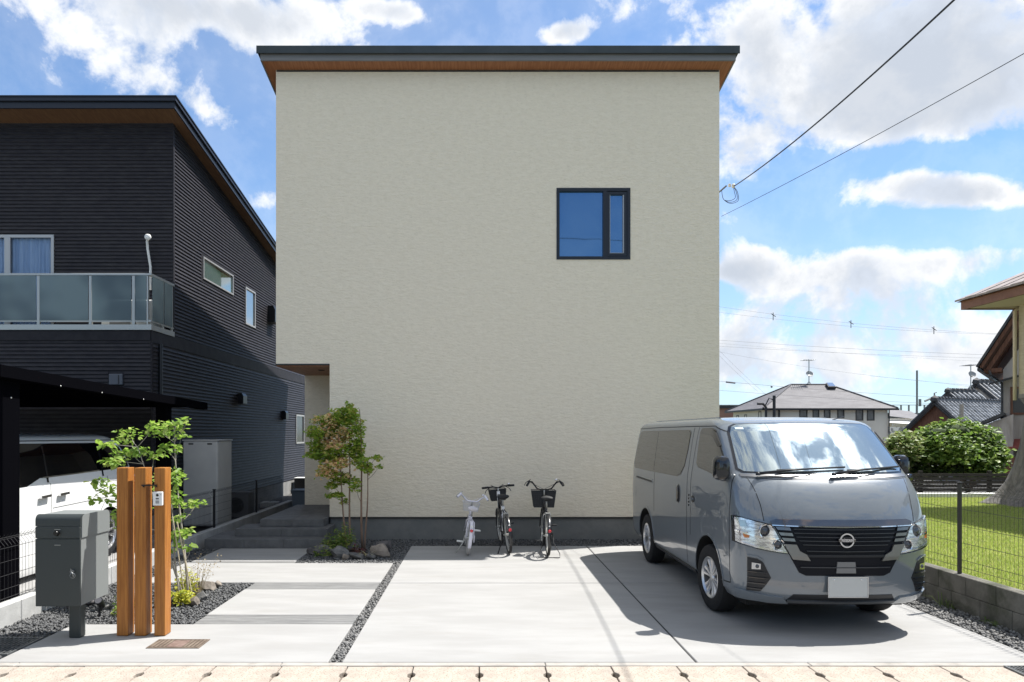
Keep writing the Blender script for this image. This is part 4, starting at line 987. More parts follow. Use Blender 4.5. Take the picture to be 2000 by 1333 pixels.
# cowl and wipers
PF([(-.74, 1.352), (-.4, 1.345), (0, 1.343), (.4, 1.345), (.74, 1.352), (.745, 1.375), (.4, 1.372), (0, 1.369), (-.4, 1.372), (-.745, 1.375)], 'f', .006, .012, name='cowl', mt=smoke)
def wiper(x0, x1, label=None):
    t = thing('wiper', None, None); t.parent = VAN
    p = lambda x, z, o: Vector((VANX + x, vs_.front(x, z) - o, z + o * .6))
    m = MB(); m.tube([p(x0, 1.365, .03), p(x0 + (x1 - x0) * .35, 1.39, .045), p(x0 + (x1 - x0) * .62, 1.405, .04)], [.014, .010, .007], 8); obj('wiper_arm', m, blackpl, t, smooth=True)
    m = MB(); m.tube([p(x0 + (x1 - x0) * .22, 1.398, .026), p(x0 + (x1 - x0) * .6, 1.412, .024), p(x1, 1.425, .026)], .009, 6); obj('wiper_blade', m, blackpl, t)
    m = MB(); m.lathe([(.001, .02), (.018, .015), (.02, -.01)], p(x0, 1.36, .03), 'z', 12); obj('pivot_cap', m, blackpl, t, smooth=True)
wiper(-.62, .16); wiper(.02, .70)
# hood and corner seams
SL_ = lambda pts, mode, wd=.006, **k: vs_.line(pts, mode, wd, parent=VAN, name='panel_seam', mt=seam, **k)
for s_ in (-1, 1):
    SL_([(s_ * .70, 1.35), (s_ * .675, 1.25), (s_ * .655, 1.12), (s_ * .645, .985)], 'f')
SL_([(-.74, 1.343), (-.4, 1.334), (0, 1.332), (.4, 1.334), (.74, 1.343)], 'f', .005)
# chrome hood bar, grille
PF([(-.60, .985), (-.55, 1.005), (0, 1.000), (.55, 1.005), (.60, .985), (.585, .958), (0, .945), (-.585, .958)], 'f', .020, .03, name='hood_garnish', mt=garn)
PF([(-.588, .9575), (0, .9445), (.588, .9575), (.586, .949), (0, .936), (-.586, .949)], 'f', .024, .012, name='garnish_edge', mt=chrome)
gr = PF([(-.58, .957), (0, .944), (.58, .957), (.50, .80), (.45, .68), (.385, .56), (.33, .535), (-.33, .535), (-.385, .56), (-.45, .68), (-.50, .80)], 'f', .004, .008, name='grille', mt=grilleblack)
def gpatch(poly, off, nm, mt_): return vs_.patch(poly, 'f', off, .014, parent=gr, name=nm, mt=mt_, smooth=False)
for k, (z, hw) in enumerate(((.925, .43), (.893, .425), (.861, .41), (.829, .385), (.797, .36), (.745, .33))):
    a = .006; gpatch([(-hw, z + a / 2), (0, z + a / 2 - .004), (hw, z + a / 2), (hw - .01, z - a / 2), (0, z - a / 2 - .004), (-hw + .01, z - a / 2)], .020, 'grille_bar', grillem)
gpatch([(-.40, .715), (.40, .715), (.385, .695), (-.385, .695)], .018, 'grille_bar', blackpl)
gpatch([(-.38, .612), (.38, .612), (.375, .604), (-.375, .604)], .018, 'grille_bar', grillem)
for s_ in (-1, 1):
    for k in range(3):
        z = .93 - k * .045
        gpatch([(s_ * (.565 - k * .022), z + .012), (s_ * (.455 - k * .015), z + .008), (s_ * (.445 - k * .015), z - .018), (s_ * (.548 - k * .022), z - .014)], .020, 'grille_slat', darkchrome)
    gpatch([(s_ * .505, .80), (s_ * .408, .797), (s_ * .385, .745), (s_ * .33, .715), (s_ * .30, .665), (s_ * .44, .675)], .024, 'grille_wing', smoke)
gpatch([(-.075, .655), (.075, .655), (.082, .56), (-.082, .56)], .016, 'sensor_cover', mat('grey_sensor_cover', (.17, .17, .17), .4))
# emblem
em = thing('emblem', None, None); em.parent = VAN
ez = .838; ey = vs_.front(0, ez) - .026
m = MB(); m.lathe([(.048, 0), (.050, -.008), (.061, -.008), (.063, 0)], (VANX, ey, ez), 'y', 36, closed=True); obj('emblem_ring', m, chrome, em, smooth='auto')
m = MB(); m.box(VANX - .071, VANX + .071, ey - .013, ey - .004, ez - .013, ez + .013, bev=.003); obj('emblem_bar', m, darkchrome, em)
fc = bpy.data.curves.new('letters', 'FONT'); fc.body = 'NISSAN'; fc.size = .030; fc.extrude = .001; fc.align_x = 'CENTER'; fc.align_y = 'CENTER'; fc.offset = .0006
fo = bpy.data.objects.new('letters', fc); COL.objects.link(fo); dg = bpy.context.evaluated_depsgraph_get(); dg.update()
me = bpy.data.meshes.new_from_object(fo.evaluated_get(dg)); bpy.data.objects.remove(fo)
lo = bpy.data.objects.new('emblem_lettering', me); COL.objects.link(lo); me.materials.append(chrome); lo.parent = em; lo.rotation_euler = (R(90), 0, 0); lo.location = Vector((VANX, ey - .0145, ez)) - rootloc(em)
# headlights
for s_ in (-1, 1):
    hp = [(s_ * .842, 1.015), (s_ * .80, 1.012), (s_ * .70, .985), (s_ * .60, .962), (s_ * .565, .92), (s_ * .52, .82), (s_ * .462, .712), (s_ * .56, .722), (s_ * .70, .745), (s_ * .80, .772), (s_ * .842, .79)]
    hl = PF(hp, 'f', .003, .008, name='headlight', mt=gloss_black, cuts=SC, step=.04)
    c_ = Vector((sum(p[0] for p in hp) / 11, sum(p[1] for p in hp) / 11))
    k_ = .93
    hi = [tuple(c_ + (Vector(p) - c_) * k_) for p in hp]; hi = [(s_ * min(abs(a), .840), b) for a, b in hi]
    vs_.patch(hi, 'f', .007, .006, parent=hl, name='reflector', mt=lampsilver, cuts=SC, step=.04)
    def hpt(x, z, o): x *= s_; return (VANX + x, vs_.front(x, z) - o, z)
    for (x, z, rr, nm) in ((.545, .790, .040, 'projector_lamp'), (.635, .900, .052, 'high_beam_lamp')):
        o_ = hpt(x, z, .004); m = MB(); m.lathe([(rr * 1.25, .005), (rr * 1.2, -.010), (rr * 1.05, -.008), (rr, 0)], o_, 'y', 24); ob1 = obj(nm, m, chrome, hl, smooth='auto')
        m = MB(); m.lathe([(.0005, -.016), (rr * .5, -.012), (rr * .85, -.004), (rr, .004)], o_, 'y', 24); obj('lamp_lens', m, proj, hl, smooth=True)
    for (z0_, z1_) in ((.862, .853),):
        vs_.patch([(s_ * .83, z0_ + .035), (s_ * .70, z0_ + .0), (s_ * .545, z0_ - .02), (s_ * .55, z1_ - .025), (s_ * .70, z1_ - .008), (s_ * .83, z1_ + .027)], 'f', .018, .012, parent=hl, name='lamp_divider', mt=chrome, cuts=SC)
    vs_.patch([(s_ * .80, .80), (s_ * .70, .772), (s_ * .49, .735), (s_ * .485, .725), (s_ * .70, .760), (s_ * .80, .788)], 'f', .018, .012, parent=hl, name='lamp_edge', mt=chrome, cuts=SC)
    vs_.patch([(s_ * .79, .870), (s_ * .765, .885), (s_ * .745, .865), (s_ * .755, .835), (s_ * .78, .835)], 'f', .014, .006, parent=hl, name='turn_indicator', mt=amber)
    vs_.patch([(s_ * .81, .985), (s_ * .77, .98), (s_ * .76, .93), (s_ * .80, .925)], 'f', .014, .006, parent=hl, name='side_lamp', mt=mat('pale_blue_lamp', (.45, .58, .68), .15, metal=.5))
    vs_.patch([(s_ * min(abs(a), .8415), b) for a, b in [tuple(c_ + (Vector(p) - c_) * .985) for p in hp]], 'f', .022, .016, parent=hl, name='lamp_cover', mt=clearl, cuts=SC, step=.04)
    # fog lamp opening
    fg = PF([(s_ * .768, .668), (s_ * .765, .375), (s_ * .67, .378), (s_ * .600, .505), (s_ * .66, .635), (s_ * .70, .660)], 'f', .004, .006, name='bumper_vent', mt=blackpl, cuts=SC, step=.04)
    for k in range(4):
        z = .545 - k * .048; xi = .605 + abs(z - .505) * .42
        vs_.patch([(s_ * .762, z + .005), (s_ * (xi + .012), z + .005), (s_ * (xi + .012), z - .004), (s_ * .762, z - .004)], 'f', .016, .012, parent=fg, name='vent_bar', mt=gloss_black, smooth=False)
    vs_.patch([(s_ * .735, .628), (s_ * .675, .622), (s_ * .675, .575), (s_ * .735, .570)], 'f', .018, .012, parent=fg, name='fog_lamp', mt=chrome)
    o_ = hpt(.705, .599, .022); m = MB(); m.lathe([(.0005, -.006), (.014, -.004), (.019, .004)], o_, 'y', 16); obj('lamp_lens', m, proj, fg, smooth=True)
    vs_.patch([(s_ * .77, .690), (s_ * .70, .683), (s_ * .655, .655), (s_ * .66, .648), (s_ * .70, .672), (s_ * .77, .678)], 'f', .012, .010, parent=fg, name='vent_rim', mt=vanpaint)
# lower lip and plate
PF([(-.50, .27), (-.42, .368), (.42, .368), (.50, .27)], 'f', .004, .006, name='lower_intake', mt=blackpl)
PF([(-.46, .318), (0, .312), (.46, .318), (.45, .300), (0, .295), (-.45, .300)], 'f', .02, .02, name='lip_edge', mt=mat('grey_lip', (.06, .065, .07), .4))
for s_ in (-1, 1):
    PF([(s_ * .44, .285), (s_ * .50, .345), (s_ * .60, .352), (s_ * .82, .38), (s_ * .83, .36), (s_ * .80, .31), (s_ * .60, .285)], 'f', .018, .02, name='corner_spoiler', mt=vanpaint, cuts=SC)
NP = thing('number_plate', None, None); NP.parent = VAN
py_ = vs_.front(0, .45) - .032
m = MB(); m.box(VANX - .165 + .01, VANX + .165 + .01, py_, py_ + .004, .362, .527, bev=.0015); obj('plate', m, mat('white_plate_enamel', (.46, .47, .46), .35), NP)
m = MB(); a, b = VANX - .160, VANX + .180
m.box(a, b, py_ - .003, py_ + .006, .357, .3625); m.box(a, b, py_ - .003, py_ + .006, .5265, .532); m.box(a, a + .0055, py_ - .0029, py_ + .006, .363, .526); m.box(b - .0055, b, py_ - .0029, py_ + .006, .363, .526); obj('plate_frame', m, chrome, NP)
for x in (-.105, .125):
    m = MB(); m.lathe([(.0005, -.003), (.006, -.002), (.007, 0)], (VANX + x, py_ - .0005, .507), 'y', 10); obj('plate_bolt', m, chrome, NP, smooth=True)
# sides (both sides, the left one shows)
for sg in (-1, 1):
    SP = lambda poly, off, nm, mt_, th=.010, par=VAN, **k: vs_.patch(poly, 's', off, th, sgn=sg, parent=par, name=nm, mt=mt_, **k)
    rw = [(10.16, 1.27), (10.20, 1.34), (10.08, 1.70), (10.02, 1.745), (9.9, 1.755), (7.75, 1.765), (7.68, 1.74), (7.70, 1.55), (7.76, 1.38), (7.86, 1.29), (8.0, 1.262), (8.9, 1.255), (10.1, 1.252)]
    SP([(8.93 + (y - 8.93) * 1.012, 1.51 + (z - 1.51) * 1.05) for y, z in rw], .002, 'window_surround', gloss_black)
    sw = SP(rw, .005, 'side_window', tint)
    vs_.line([(9.05, 1.755), (9.05, 1.262)], 's', .012, off=.0065, sgn=sg, parent=sw, name='window_divider', mt=gloss_black)
    dw = [(7.33, 1.44), (7.34, 1.74), (7.29, 1.775), (6.98, 1.775), (6.90, 1.755), (6.62, 1.53), (6.47, 1.38), (6.50, 1.345), (6.72, 1.35), (6.95, 1.375), (7.26, 1.40)]
    SP([(6.96 + (y - 6.96) * 1.05, 1.55 + (z - 1.55) * 1.09) for y, z in dw], .002, 'window_surround', gloss_black)
    w2 = SP(dw, .005, 'door_window', tint)
    SP([(7.31, 1.735), (7.29, 1.778), (6.97, 1.778), (6.86, 1.745), (6.70, 1.62), (6.74, 1.61), (6.90, 1.70), (7.0, 1.72)], .016, 'wind_deflector', mat('smoked_acrylic', (.05, .045, .04), .08, coat=.5), par=w2)
    SS = lambda pts, wd=.007: vs_.line(pts, 's', wd, sgn=sg, parent=VAN, name='panel_seam', mt=seam)
    SS([(7.58, 1.80), (7.60, 1.3), (7.60, .30)]); SS([(9.02, 1.24), (9.02, .74)]); SS([(7.42, 1.805), (7.46, 1.4), (7.47, 1.25), (7.47, .66)], .006)
    SS([(6.36, 1.36), (6.31, 1.2), (6.30, .9), (6.30, .40)], .008); SS([(10.3, 1.80), (9.0, 1.812), (7.6, 1.815), (6.95, 1.812), (6.72, 1.74), (6.40, 1.42)], .008)
    SS([(6.31, .40), (6.55, .375)], .012)
    tr = SP([(10.12, 1.155), (9.12, 1.145), (9.12, 1.085), (10.12, 1.095)], .004, 'slide_rail_cover', vanpaint)
    vs_.patch([(10.02, 1.133), (9.14, 1.123), (9.14, 1.098), (10.02, 1.108)], 's', .0065, .004, sgn=sg, parent=tr, name='slide_rail', mt=blackpl)
    for (yc, zc, a_, b_, nm) in ((7.92, 1.06, .058, .105, 'slide_door_handle'), (7.38, 1.05, .06, .036, 'door_handle')):
        el = [(yc + a_ * math.cos(t_ * math.pi / 8), zc + b_ * math.sin(t_ * math.pi / 8)) for t_ in range(16)]
        hd = SP(el, .003, nm, blackpl)
        vs_.patch([(yc + (a - yc) * (.45 if nm[0] == 's' else .9), zc + (b - zc) * (.85 if nm[0] == 's' else .4)) for a, b in el], 's', .020, .014, sgn=sg, parent=hd, name='handle_grip', mt=darkchrome if nm[0] == 's' else vanpaint)
    for k in range(4): SP([(7.535, 1.085 - k * .035), (7.515, 1.085 - k * .035), (7.515, 1.068 - k * .035), (7.535, 1.068 - k * .035)], .006, 'door_bumper', blackpl)
    SP([(10.18, .98), (10.05, .98), (10.05, .84), (10.18, .84)], .002, 'fuel_flap', vanpaint)
    SP([(9.02, .31), (7.36, .31), (7.36, .275), (9.02, .275)], .012, 'sill_trim', blackpl)
    # arch lips
    for yw in (WF, WR):
        pr = []
        for k in range(-2, 19):
            a = math.pi * k / 16; pr.append((yw + .408 * math.cos(a), .33 + .408 * math.sin(a)))
        pr = [p for p in pr if p[1] > .29]; out = [(yw + (y - yw) * 1.045, .33 + (z - .33) * 1.045) for y, z in pr]
        SP(pr + out[::-1], .006, 'arch_lip', vanpaint, .02, step=.06)
    # mirror
    mt_ = thing('door_mirror', None, None); mt_.parent = VAN
    xm = VANX + (-.888 if sg < 0 else .885); ym = 6.42; ysh = 0 if sg < 0 else .22
    m = MB()
    n_ = 14; rows = []
    for (yy, kx, kz, dz_) in ((6.335, .55, .60, 0), (6.35, .85, .9, 0), (6.385, 1, 1, 0), (6.43, 1, 1, 0), (6.455, .93, .95, 0)):
        for j in range(n_):
            a = 2 * math.pi * j / n_; cx = math.copysign(abs(math.cos(a)) ** .6, math.cos(a)); sz = math.copysign(abs(math.sin(a)) ** .6, math.sin(a))
            m.v.append((xm + cx * (.075 if sg < 0 else .06) * kx, yy + ysh, 1.425 + sz * .113 * kz))
    for i in range(4):
        for j in range(n_): m.f.append((i * n_ + j, i * n_ + (j + 1) % n_, (i + 1) * n_ + (j + 1) % n_, (i + 1) * n_ + j)); m.mi.append(0)
    m.f.append(tuple(range(n_))); m.f.append(tuple(4 * n_ + j for j in range(n_))); m.mi += [0, 0]
    obj('mirror_housing', m, gloss_black, mt_, smooth='auto')
    m = MB(); m.v = [(xm + math.copysign(abs(math.cos(a)) ** .6, math.cos(a)) * .066, 6.4565 + ysh, 1.425 + math.copysign(abs(math.sin(a)) ** .6, math.sin(a)) * .10) for a in [2 * math.pi * j / n_ for j in range(n_)]]; m.f = [tuple(range(n_))]; m.mi = [0]; obj('mirror_glass', m, chrome, mt_)
    m = MB(); m.tube([(VANX + sg * .80, 6.46, 1.335), (VANX + sg * .86, 6.45, 1.335), (VANX + sg * .90, 6.42 + ysh, 1.35)], .035, 8); obj('mirror_arm', m, gloss_black, mt_, smooth=True)
    # roof rail drip
m = MB()
for x in (-.6, .6): m.tube([(VANX + x * .93, 7.4, 1.902), (VANX + x * .93, 10.0, 1.902)], .012, 6)
obj('roof_bead', m, vanpaint, VAN)
m = MB(); m.tube([(VANX + .42, 6.98, 1.875), (VANX + .60, 7.1, 1.91)], .004, 6); obj('antenna', m, blackpl, VAN)

# ================================================================ WHITE MINIVAN under the carport
MX = -5.76
ms = Surf(MX, [(.16, .80), (.25, .84), (.6, .86), (1.0, .86), (1.15, .852), (1.18, .845), (1.5, .765), (1.62, .725), (1.68, .69), (1.70, .66)],
          [(.16, 5.4), (.3, 5.35), (.7, 5.35), (.95, 5.42), (1.0, 5.55), (1.1, 5.95), (1.2, 6.2), (1.6, 7.0), (1.66, 7.2), (1.70, 7.4)],
          [(.16, .5), (1.0, .55), (1.6, .45), (1.7, .45)], [(.16, 10.12), (.6, 10.2), (1.15, 10.15), (1.5, 10.02), (1.64, 9.9), (1.70, 9.72)], .3)
MV = thing('minivan', 'white minivan parked under the black carport behind the mesh fence', 'minivan', (MX, 7.8, .1))
white = mat('white_pearl_paint', (.78, .78, .77), .25, coat=1.0)
mb_ = ms.body([.18, .22, .3, .4, .5, .6, .7, .8, .9, 1.0, 1.08, 1.15, 1.18, 1.25, 1.32, 1.4, 1.5, 1.56, 1.62, 1.66, 1.68, 1.70], tops=((1.715, .93), (1.73, .8), (1.74, .5), (1.742, .2)))
o = obj('body', mb_, [white, darkwell], MV, smooth=True)
cut = []
for yw in (6.25, 9.28):
    m = MB(); m.tube([(MX + .55, yw, .40), (MX + 1.1, yw, .40)], .37, 36); m.mi = [1] * len(m.mi); cut.append(obj('cutter', m, [white, darkwell]))
cut_with(o, cut); o.data.polygons.foreach_set('use_smooth', [True] * len(o.data.polygons))
try: o.data.set_sharp_from_angle(angle=R(38))
except Exception: pass
for yw in (6.25, 9.28):
    for sg in (1, -1): wheel(MV, MX + sg * .75, yw, .315, .19, sg, .205, tyre, rimm, darkwell, 10)
    for c in list(COL.objects):
        pass
for o_ in [c for c in COL.objects if c.parent == MV and c.name.startswith('wheel')]: o_.location.z += .10
blackglass = mat('black_privacy_glass', (.003, .003, .004), .03, spec=.25)
MSP = lambda poly, off, nm, mt_, th=.010, par=MV, **k: ms.patch(poly, 's', off, th, sgn=1, parent=par, name=nm, mt=mt_, **k)
MSP([(6.55, 1.17), (6.90, 1.46), (7.15, 1.58), (7.5, 1.625), (9.5, 1.61), (9.72, 1.56), (9.86, 1.34), (9.84, 1.27), (8.4, 1.245), (7.85, 1.235), (7.6, 1.16), (7.1, 1.15)], .004, 'side_window', blackglass)
for y in (7.98, 9.15): ms.line([(y, 1.18), (y + .05, 1.59)], 's', .03, off=.007, sgn=1, parent=MV, name='window_pillar', mt=gloss_black)
for pts in ([(8.02, 1.17), (8.02, .95), (8.0, .3)], [(9.25, 1.18), (9.22, .9), (9.05, .72)], [(6.75, 1.15), (6.72, .6), (6.7, .3)], [(8.05, .88), (9.2, .90)]):
    ms.line(pts, 's', .006, sgn=1, parent=MV, name='panel_seam', mt=seam)
ms.line([(7.9, 1.238), (8.4, 1.245), (9.8, 1.268)], 's', .012, off=.008, sgn=1, parent=MV, name='belt_moulding', mt=chrome)
ms.line([(7.3, 1.655), (9.6, 1.645)], 's', .01, off=.004, sgn=1, parent=MV, name='roof_seam', mt=seam)
for yc in (7.87, 8.22):
    el = [(yc + .075 * math.cos(t_ * math.pi / 8), 1.01 + .045 * math.sin(t_ * math.pi / 8)) for t_ in range(16)]
    h_ = MSP(el, .002, 'door_handle', white); ms.patch([(yc - .09, 1.012), (yc + .09, 1.018), (yc + .09, 1.046), (yc - .09, 1.040)], 's', .045, .028, sgn=1, parent=h_, name='handle_grip', mt=chrome)
t = thing('door_mirror', None, None); t.parent = MV
m = MB(); m.box(MX + .87, MX + 1.02, 7.06, 7.15, 1.12, 1.26, bev=.03); obj('mirror_housing', m, white, t); m = MB(); m.tube([(MX + .80, 7.15, 1.17), (MX + .9, 7.11, 1.16)], .02, 8); obj('mirror_arm', m, gloss_black, t)
m = MB(); m.prism([(MX - .012, 8.6, 1.738), (MX - .012, 8.72, 1.738), (MX - .012, 8.71, 1.80), (MX - .012, 8.68, 1.80)], (.024, 0, 0)); obj('roof_antenna', m, white, MV)
m = MB(); m.box(MX + .76, MX + .86, 9.9, 10.1, .85, 1.15, bev=.02); obj('tail_lamp', m, mat('red_lens', (.4, .02, .02), .15, coat=1), MV)

# ================================================================ BICYCLES (seen from behind)
def bicycle(name, label, loc, yaw, lean, size, frame_m, fender_m, basket, bar, wheel_r, tyre_m, saddle_m, grip_m, tube_r=.016, stand='double', step=True, wb=None):
    t = thing(name, label, 'bicycle', loc, group='bicycles parked against the house wall')
    t.rotation_euler = (0, lean, yaw)
    Rw = wheel_r; wb = wb or 1.0 * size; O = lambda nm, m, mt_, par=t, **k: obj(nm, m, mt_, par, local=True, **k)
    ra = Vector((0, 0, Rw)); fa = Vector((0, wb, Rw)); bb = Vector((0, wb * .42, Rw * .95)); st_ = Vector((0, wb * .30, Rw + .36 * size)); sd = Vector((0, wb * .26, Rw + .50 * size))
    hd1 = Vector((0, wb * .80, Rw + .30 * size)); hd2 = Vector((0, wb * .76, Rw + .50 * size)); hb = Vector((0, wb * .74, Rw + .60 * size))
    for c in (ra, fa):
        w_ = thing('wheel', None, None, tuple(c)); w_.parent = t
        m = MB(); n = 40; prof = [(Rw - .035, -.015), (Rw - .018, -.021), (Rw - .004, -.014), (Rw, 0), (Rw - .004, .014), (Rw - .018, .021), (Rw - .035, .015)]
        m.lathe(prof, (0, 0, 0), 'x', n, closed=True); O('tyre', m, tyre_m, w_, smooth=True)
        m = MB(); m.lathe([(Rw - .05, -.012), (Rw - .034, -.013), (Rw - .034, .013), (Rw - .05, .012)], (0, 0, 0), 'x', n, closed=True); O('rim', m, alu, w_, smooth='auto')
        m = MB()
        for k in range(28):
            a = 2 * math.pi * k / 28; b = a + (.35 if k % 2 else -.35); s__ = .025 if k % 4 < 2 else -.025
            m.tube([(s__, .018 * math.cos(b), .018 * math.sin(b)), (0, (Rw - .045) * math.cos(a), (Rw - .045) * math.sin(a))], .0012, 3, cap=False)
        O('spokes', m, alu, w_, kind='stuff')
        m = MB(); m.cyl((-.045, 0, 0), (.045, 0, 0), .017, 12); m.cyl((-.065, 0, 0), (.065, 0, 0), .006, 8); O('hub', m, alu, w_, smooth='auto')
    m = MB()
    if step: m.tube([hd1 + Vector((0, -.01, 0)), (0, wb * .62, Rw + .08 * size), (0, wb * .50, Rw + .0), bb], tube_r * 1.25, 10)
    else: m.tube([hd1, bb], tube_r * 1.2, 10); m.tube([hd2, st_ - Vector((0, 0, .02))], tube_r, 10)
    m.tube([bb, st_], tube_r, 10); m.tube([hd1 - Vector((0, .0, .03)), hd2], tube_r * 1.3, 10)
    for s__ in (-1, 1):
        m.tube([bb + Vector((s__ * .02, -.02, 0)), (s__ * .05, wb * .2, Rw), ra + Vector((s__ * .055, 0, 0))], .009, 8)
        m.tube([st_ + Vector((s__ * .01, 0, -.04)), (s__ * .05, wb * .2, Rw + .26 * size), ra + Vector((s__ * .055, 0, 0))], .008, 8)
    O('frame', m, frame_m, smooth=True)
    if not step:
        m = MB(); m.tube([bb + Vector((0, 0, .05)), st_ + Vector((0, 0, .01))], tube_r * 1.25, 10); m.tube([hd1, hd2 + Vector((0, 0, .05))], tube_r * 1.45, 10); O('white_tube', m, whitegloss, smooth=True)
        m = MB()
        for s__ in (-1, 1): m.tube([st_ + Vector((s__ * .03, -.05, -.08)), ra + Vector((s__ * .062, .05, .05))], .011, 8)
        O('white_stay', m, whitegloss, smooth=True)
    m = MB()
    for s__ in (-1, 1): m.tube([hd1 + Vector((0, 0, -.03)), hd1 + Vector((s__ * .045, .01, -.06)), fa + Vector((s__ * .05, 0, 0))], .010, 8)
    O('fork', m, frame_m, smooth=True)
    m = MB(); m.tube([hd2, hb], .012, 10); O('stem', m, alu, smooth=True)
    m = MB(); m.tube([st_, sd - Vector((0, 0, .03))], .012, 10); O('seat_post', m, alu, smooth=True)
    # saddle
    m = MB(); n = 12; rows = [(-.12, .055, .0), (-.10, .085, .02), (-.05, .09, .03), (.02, .06, .028), (.09, .03, .02), (.14, .02, .008)]
    for (yy, hw, zz) in rows:
        for j in range(n):
            a = 2 * math.pi * j / n; m.v.append((hw * size ** .5 * math.cos(a), sd.y + yy * size ** .5, sd.z + zz * .5 + .028 * math.sin(a)))
    for i in range(len(rows) - 1):
        for j in range(n): m.f.append((i * n + j, i * n + (j + 1) % n, (i + 1) * n + (j + 1) % n, (i + 1) * n + j)); m.mi.append(0)
    m.f += [tuple(range(n)), tuple((len(rows) - 1) * n + j for j in range(n))]; m.mi += [0, 0]
    O('saddle', m, saddle_m, smooth=True)
    # handlebar
    w2, rise, back = bar; m = MB()
    if rise > .05: pts = [(-w2, hb.y - back, hb.z + rise * .55), (-w2 * .86, hb.y - back * .6, hb.z + rise), (-w2 * .70, hb.y - .02, hb.z + rise * .95), (-w2 * .40, hb.y, hb.z + .01), (-.06, hb.y, hb.z - .005), (.06, hb.y, hb.z - .005), (w2 * .40, hb.y, hb.z + .01), (w2 * .70, hb.y - .02, hb.z + rise * .95), (w2 * .86, hb.y - back * .6, hb.z + rise), (w2, hb.y - back, hb.z + rise * .55)]
    else: pts = [(-w2, hb.y - back, hb.z + rise), (-w2 * .3, hb.y, hb.z + rise), (0, hb.y, hb.z), (w2 * .3, hb.y, hb.z + rise), (w2, hb.y - back, hb.z + rise)]
    hbar = O('handlebar', (m.tube(pts, .0115, 10)), grip_m if frame_m is not whitef else whitef, smooth=True)
    for s__ in (-1, 1):
        e = Vector(pts[0 if s__ < 0 else -1]); i_ = Vector(pts[1 if s__ < 0 else -2]); d_ = (i_ - e).normalized()
        m = MB(); m.tube([e, e + d_ * .10], .017, 10); O('grip', m, grip_m, hbar, smooth='auto')
        m = MB(); q0 = e + d_ * .14; m.tube([q0, q0 + Vector((s__ * .01, .05, -.01)), q0 + Vector((s__ * .07, .05, -.05)), q0 + Vector((s__ * .09, .04, -.09))], .0055, 6); O('brake_lever', m, alu if frame_m is whitef else blackpl, hbar, smooth=True)
    m = MB()
    for s__ in (-1, 1): m.tube([Vector(pts[1 if s__ < 0 else -2]) + Vector((0, .04, 0)), (s__ * .10, hb.y + .10, hb.z + .04), (s__ * -.02, hb.y + .10, hb.z - .02), (0, hd1.y + .05, hd1.z)], .0035, 5)
    O('brake_cables', m, grip_m if frame_m is not whitef else whitef, hbar)
    m = MB(); m.lathe([(.001, .025), (.02, .02), (.026, 0), (.001, -.003)], (w2 * .66, hb.y - .03, hb.z + rise + .02), 'z', 14); O('bell', m, chrome, hbar, smooth=True)
    # fenders
    for c, (a0, a1) in ((ra, (-25, 165)), (fa, (20, 150))):
        m = MB(); n = 24; rr = Rw + .018
        for k in range(n + 1):
            a = R(a0 + (a1 - a0) * k / n); a = math.pi - a
            for (x, d) in ((-.024, -.012), (-.014, 0), (.014, 0), (.024, -.012)): m.v.append((x, c.y + (rr + d) * math.cos(a), c.z + (rr + d) * math.sin(a)))
        for k in range(n):
            for j in range(3): m.f.append((k * 4 + j, k * 4 + j + 1, k * 4 + j + 5, k * 4 + j + 4)); m.mi.append(0)
        O('fender', m, fender_m, smooth=True)
    # rear reflector and stay
    m = MB(); m.lathe([(.0005, -.014), (.018, -.012), (.023, -.004), (.023, 0)], (0, -Rw - .022 + .02, Rw + .10 + (.0 if size > .9 else .04)), 'y', 16); O('rear_reflector', m, mat('red_reflector', (.55, .015, .03), .15, coat=1), smooth='auto')
    m = MB(); m.lathe([(.0005, -.012), (.014, -.010), (.018, 0)], (0, -Rw + .04, Rw + .155 + (.0 if size > .9 else .04)), 'y', 14); O('tail_bracket', m, whitepvc, smooth='auto')
    # cranks, pedals, chain case
    m = MB(); m.lathe([(.001, .045), (.07 * size ** .5, .045), (.07 * size ** .5, .052), (.001, .052)], (0, bb.y, bb.z), 'x', 24); m.tube([(.055, bb.y, bb.z), (.075, bb.y + .11 * size, bb.z + .10 * size)], .008, 6); m.tube([(-.055, bb.y, bb.z), (-.075, bb.y - .11 * size, bb.z - .10 * size)], .008, 6); O('crank', m, alu)
    for s__ in (-1, 1):
        c = Vector((s__ * .125, bb.y + s__ * .11 * size, bb.z + s__ * .10 * size)); m = MB(); m.box(c.x - .045, c.x + .045, c.y - .03, c.y + .03, c.z - .011, c.z + .011, bev=.005); O('pedal', m, blackpl if frame_m is not whitef else whitepvc)
    m = MB(); m.box(.058, .07, ra.y - .04, bb.y + .09, Rw - .05, Rw + .05, bev=.005); O('chain_case', m, blackpl if frame_m is not whitef else frame_m)
    # stand
    m = MB()
    if stand == 'double':
        m.tube([(-.07, 0, Rw - .01), (-.075, -.02, .16), (-.11, -.10, .10), (-.15, -.20, .012), (.15, -.20, .012), (.15, -.16, .06), (.11, -.08, .13), (.075, -.02, .18), (.07, 0, Rw - .01)], .006, 8)
    else: m.tube([(-.06, .03, Rw - .02), (-.17, -.02, .012)], .008, 8)
    O('kickstand', m, grip_m if frame_m is not whitef else alu, smooth=True)
    m = MB(); m.box(-.035, .035, -.02, .06, Rw * 2 + .025, Rw * 2 + .035); m.box(-.038, -.03, -.02, -.01, Rw, Rw * 2 + .03); m.box(.03, .038, -.02, -.01, Rw, Rw * 2 + .03)
    if size > .9 : O('rear_carrier', m, alu)
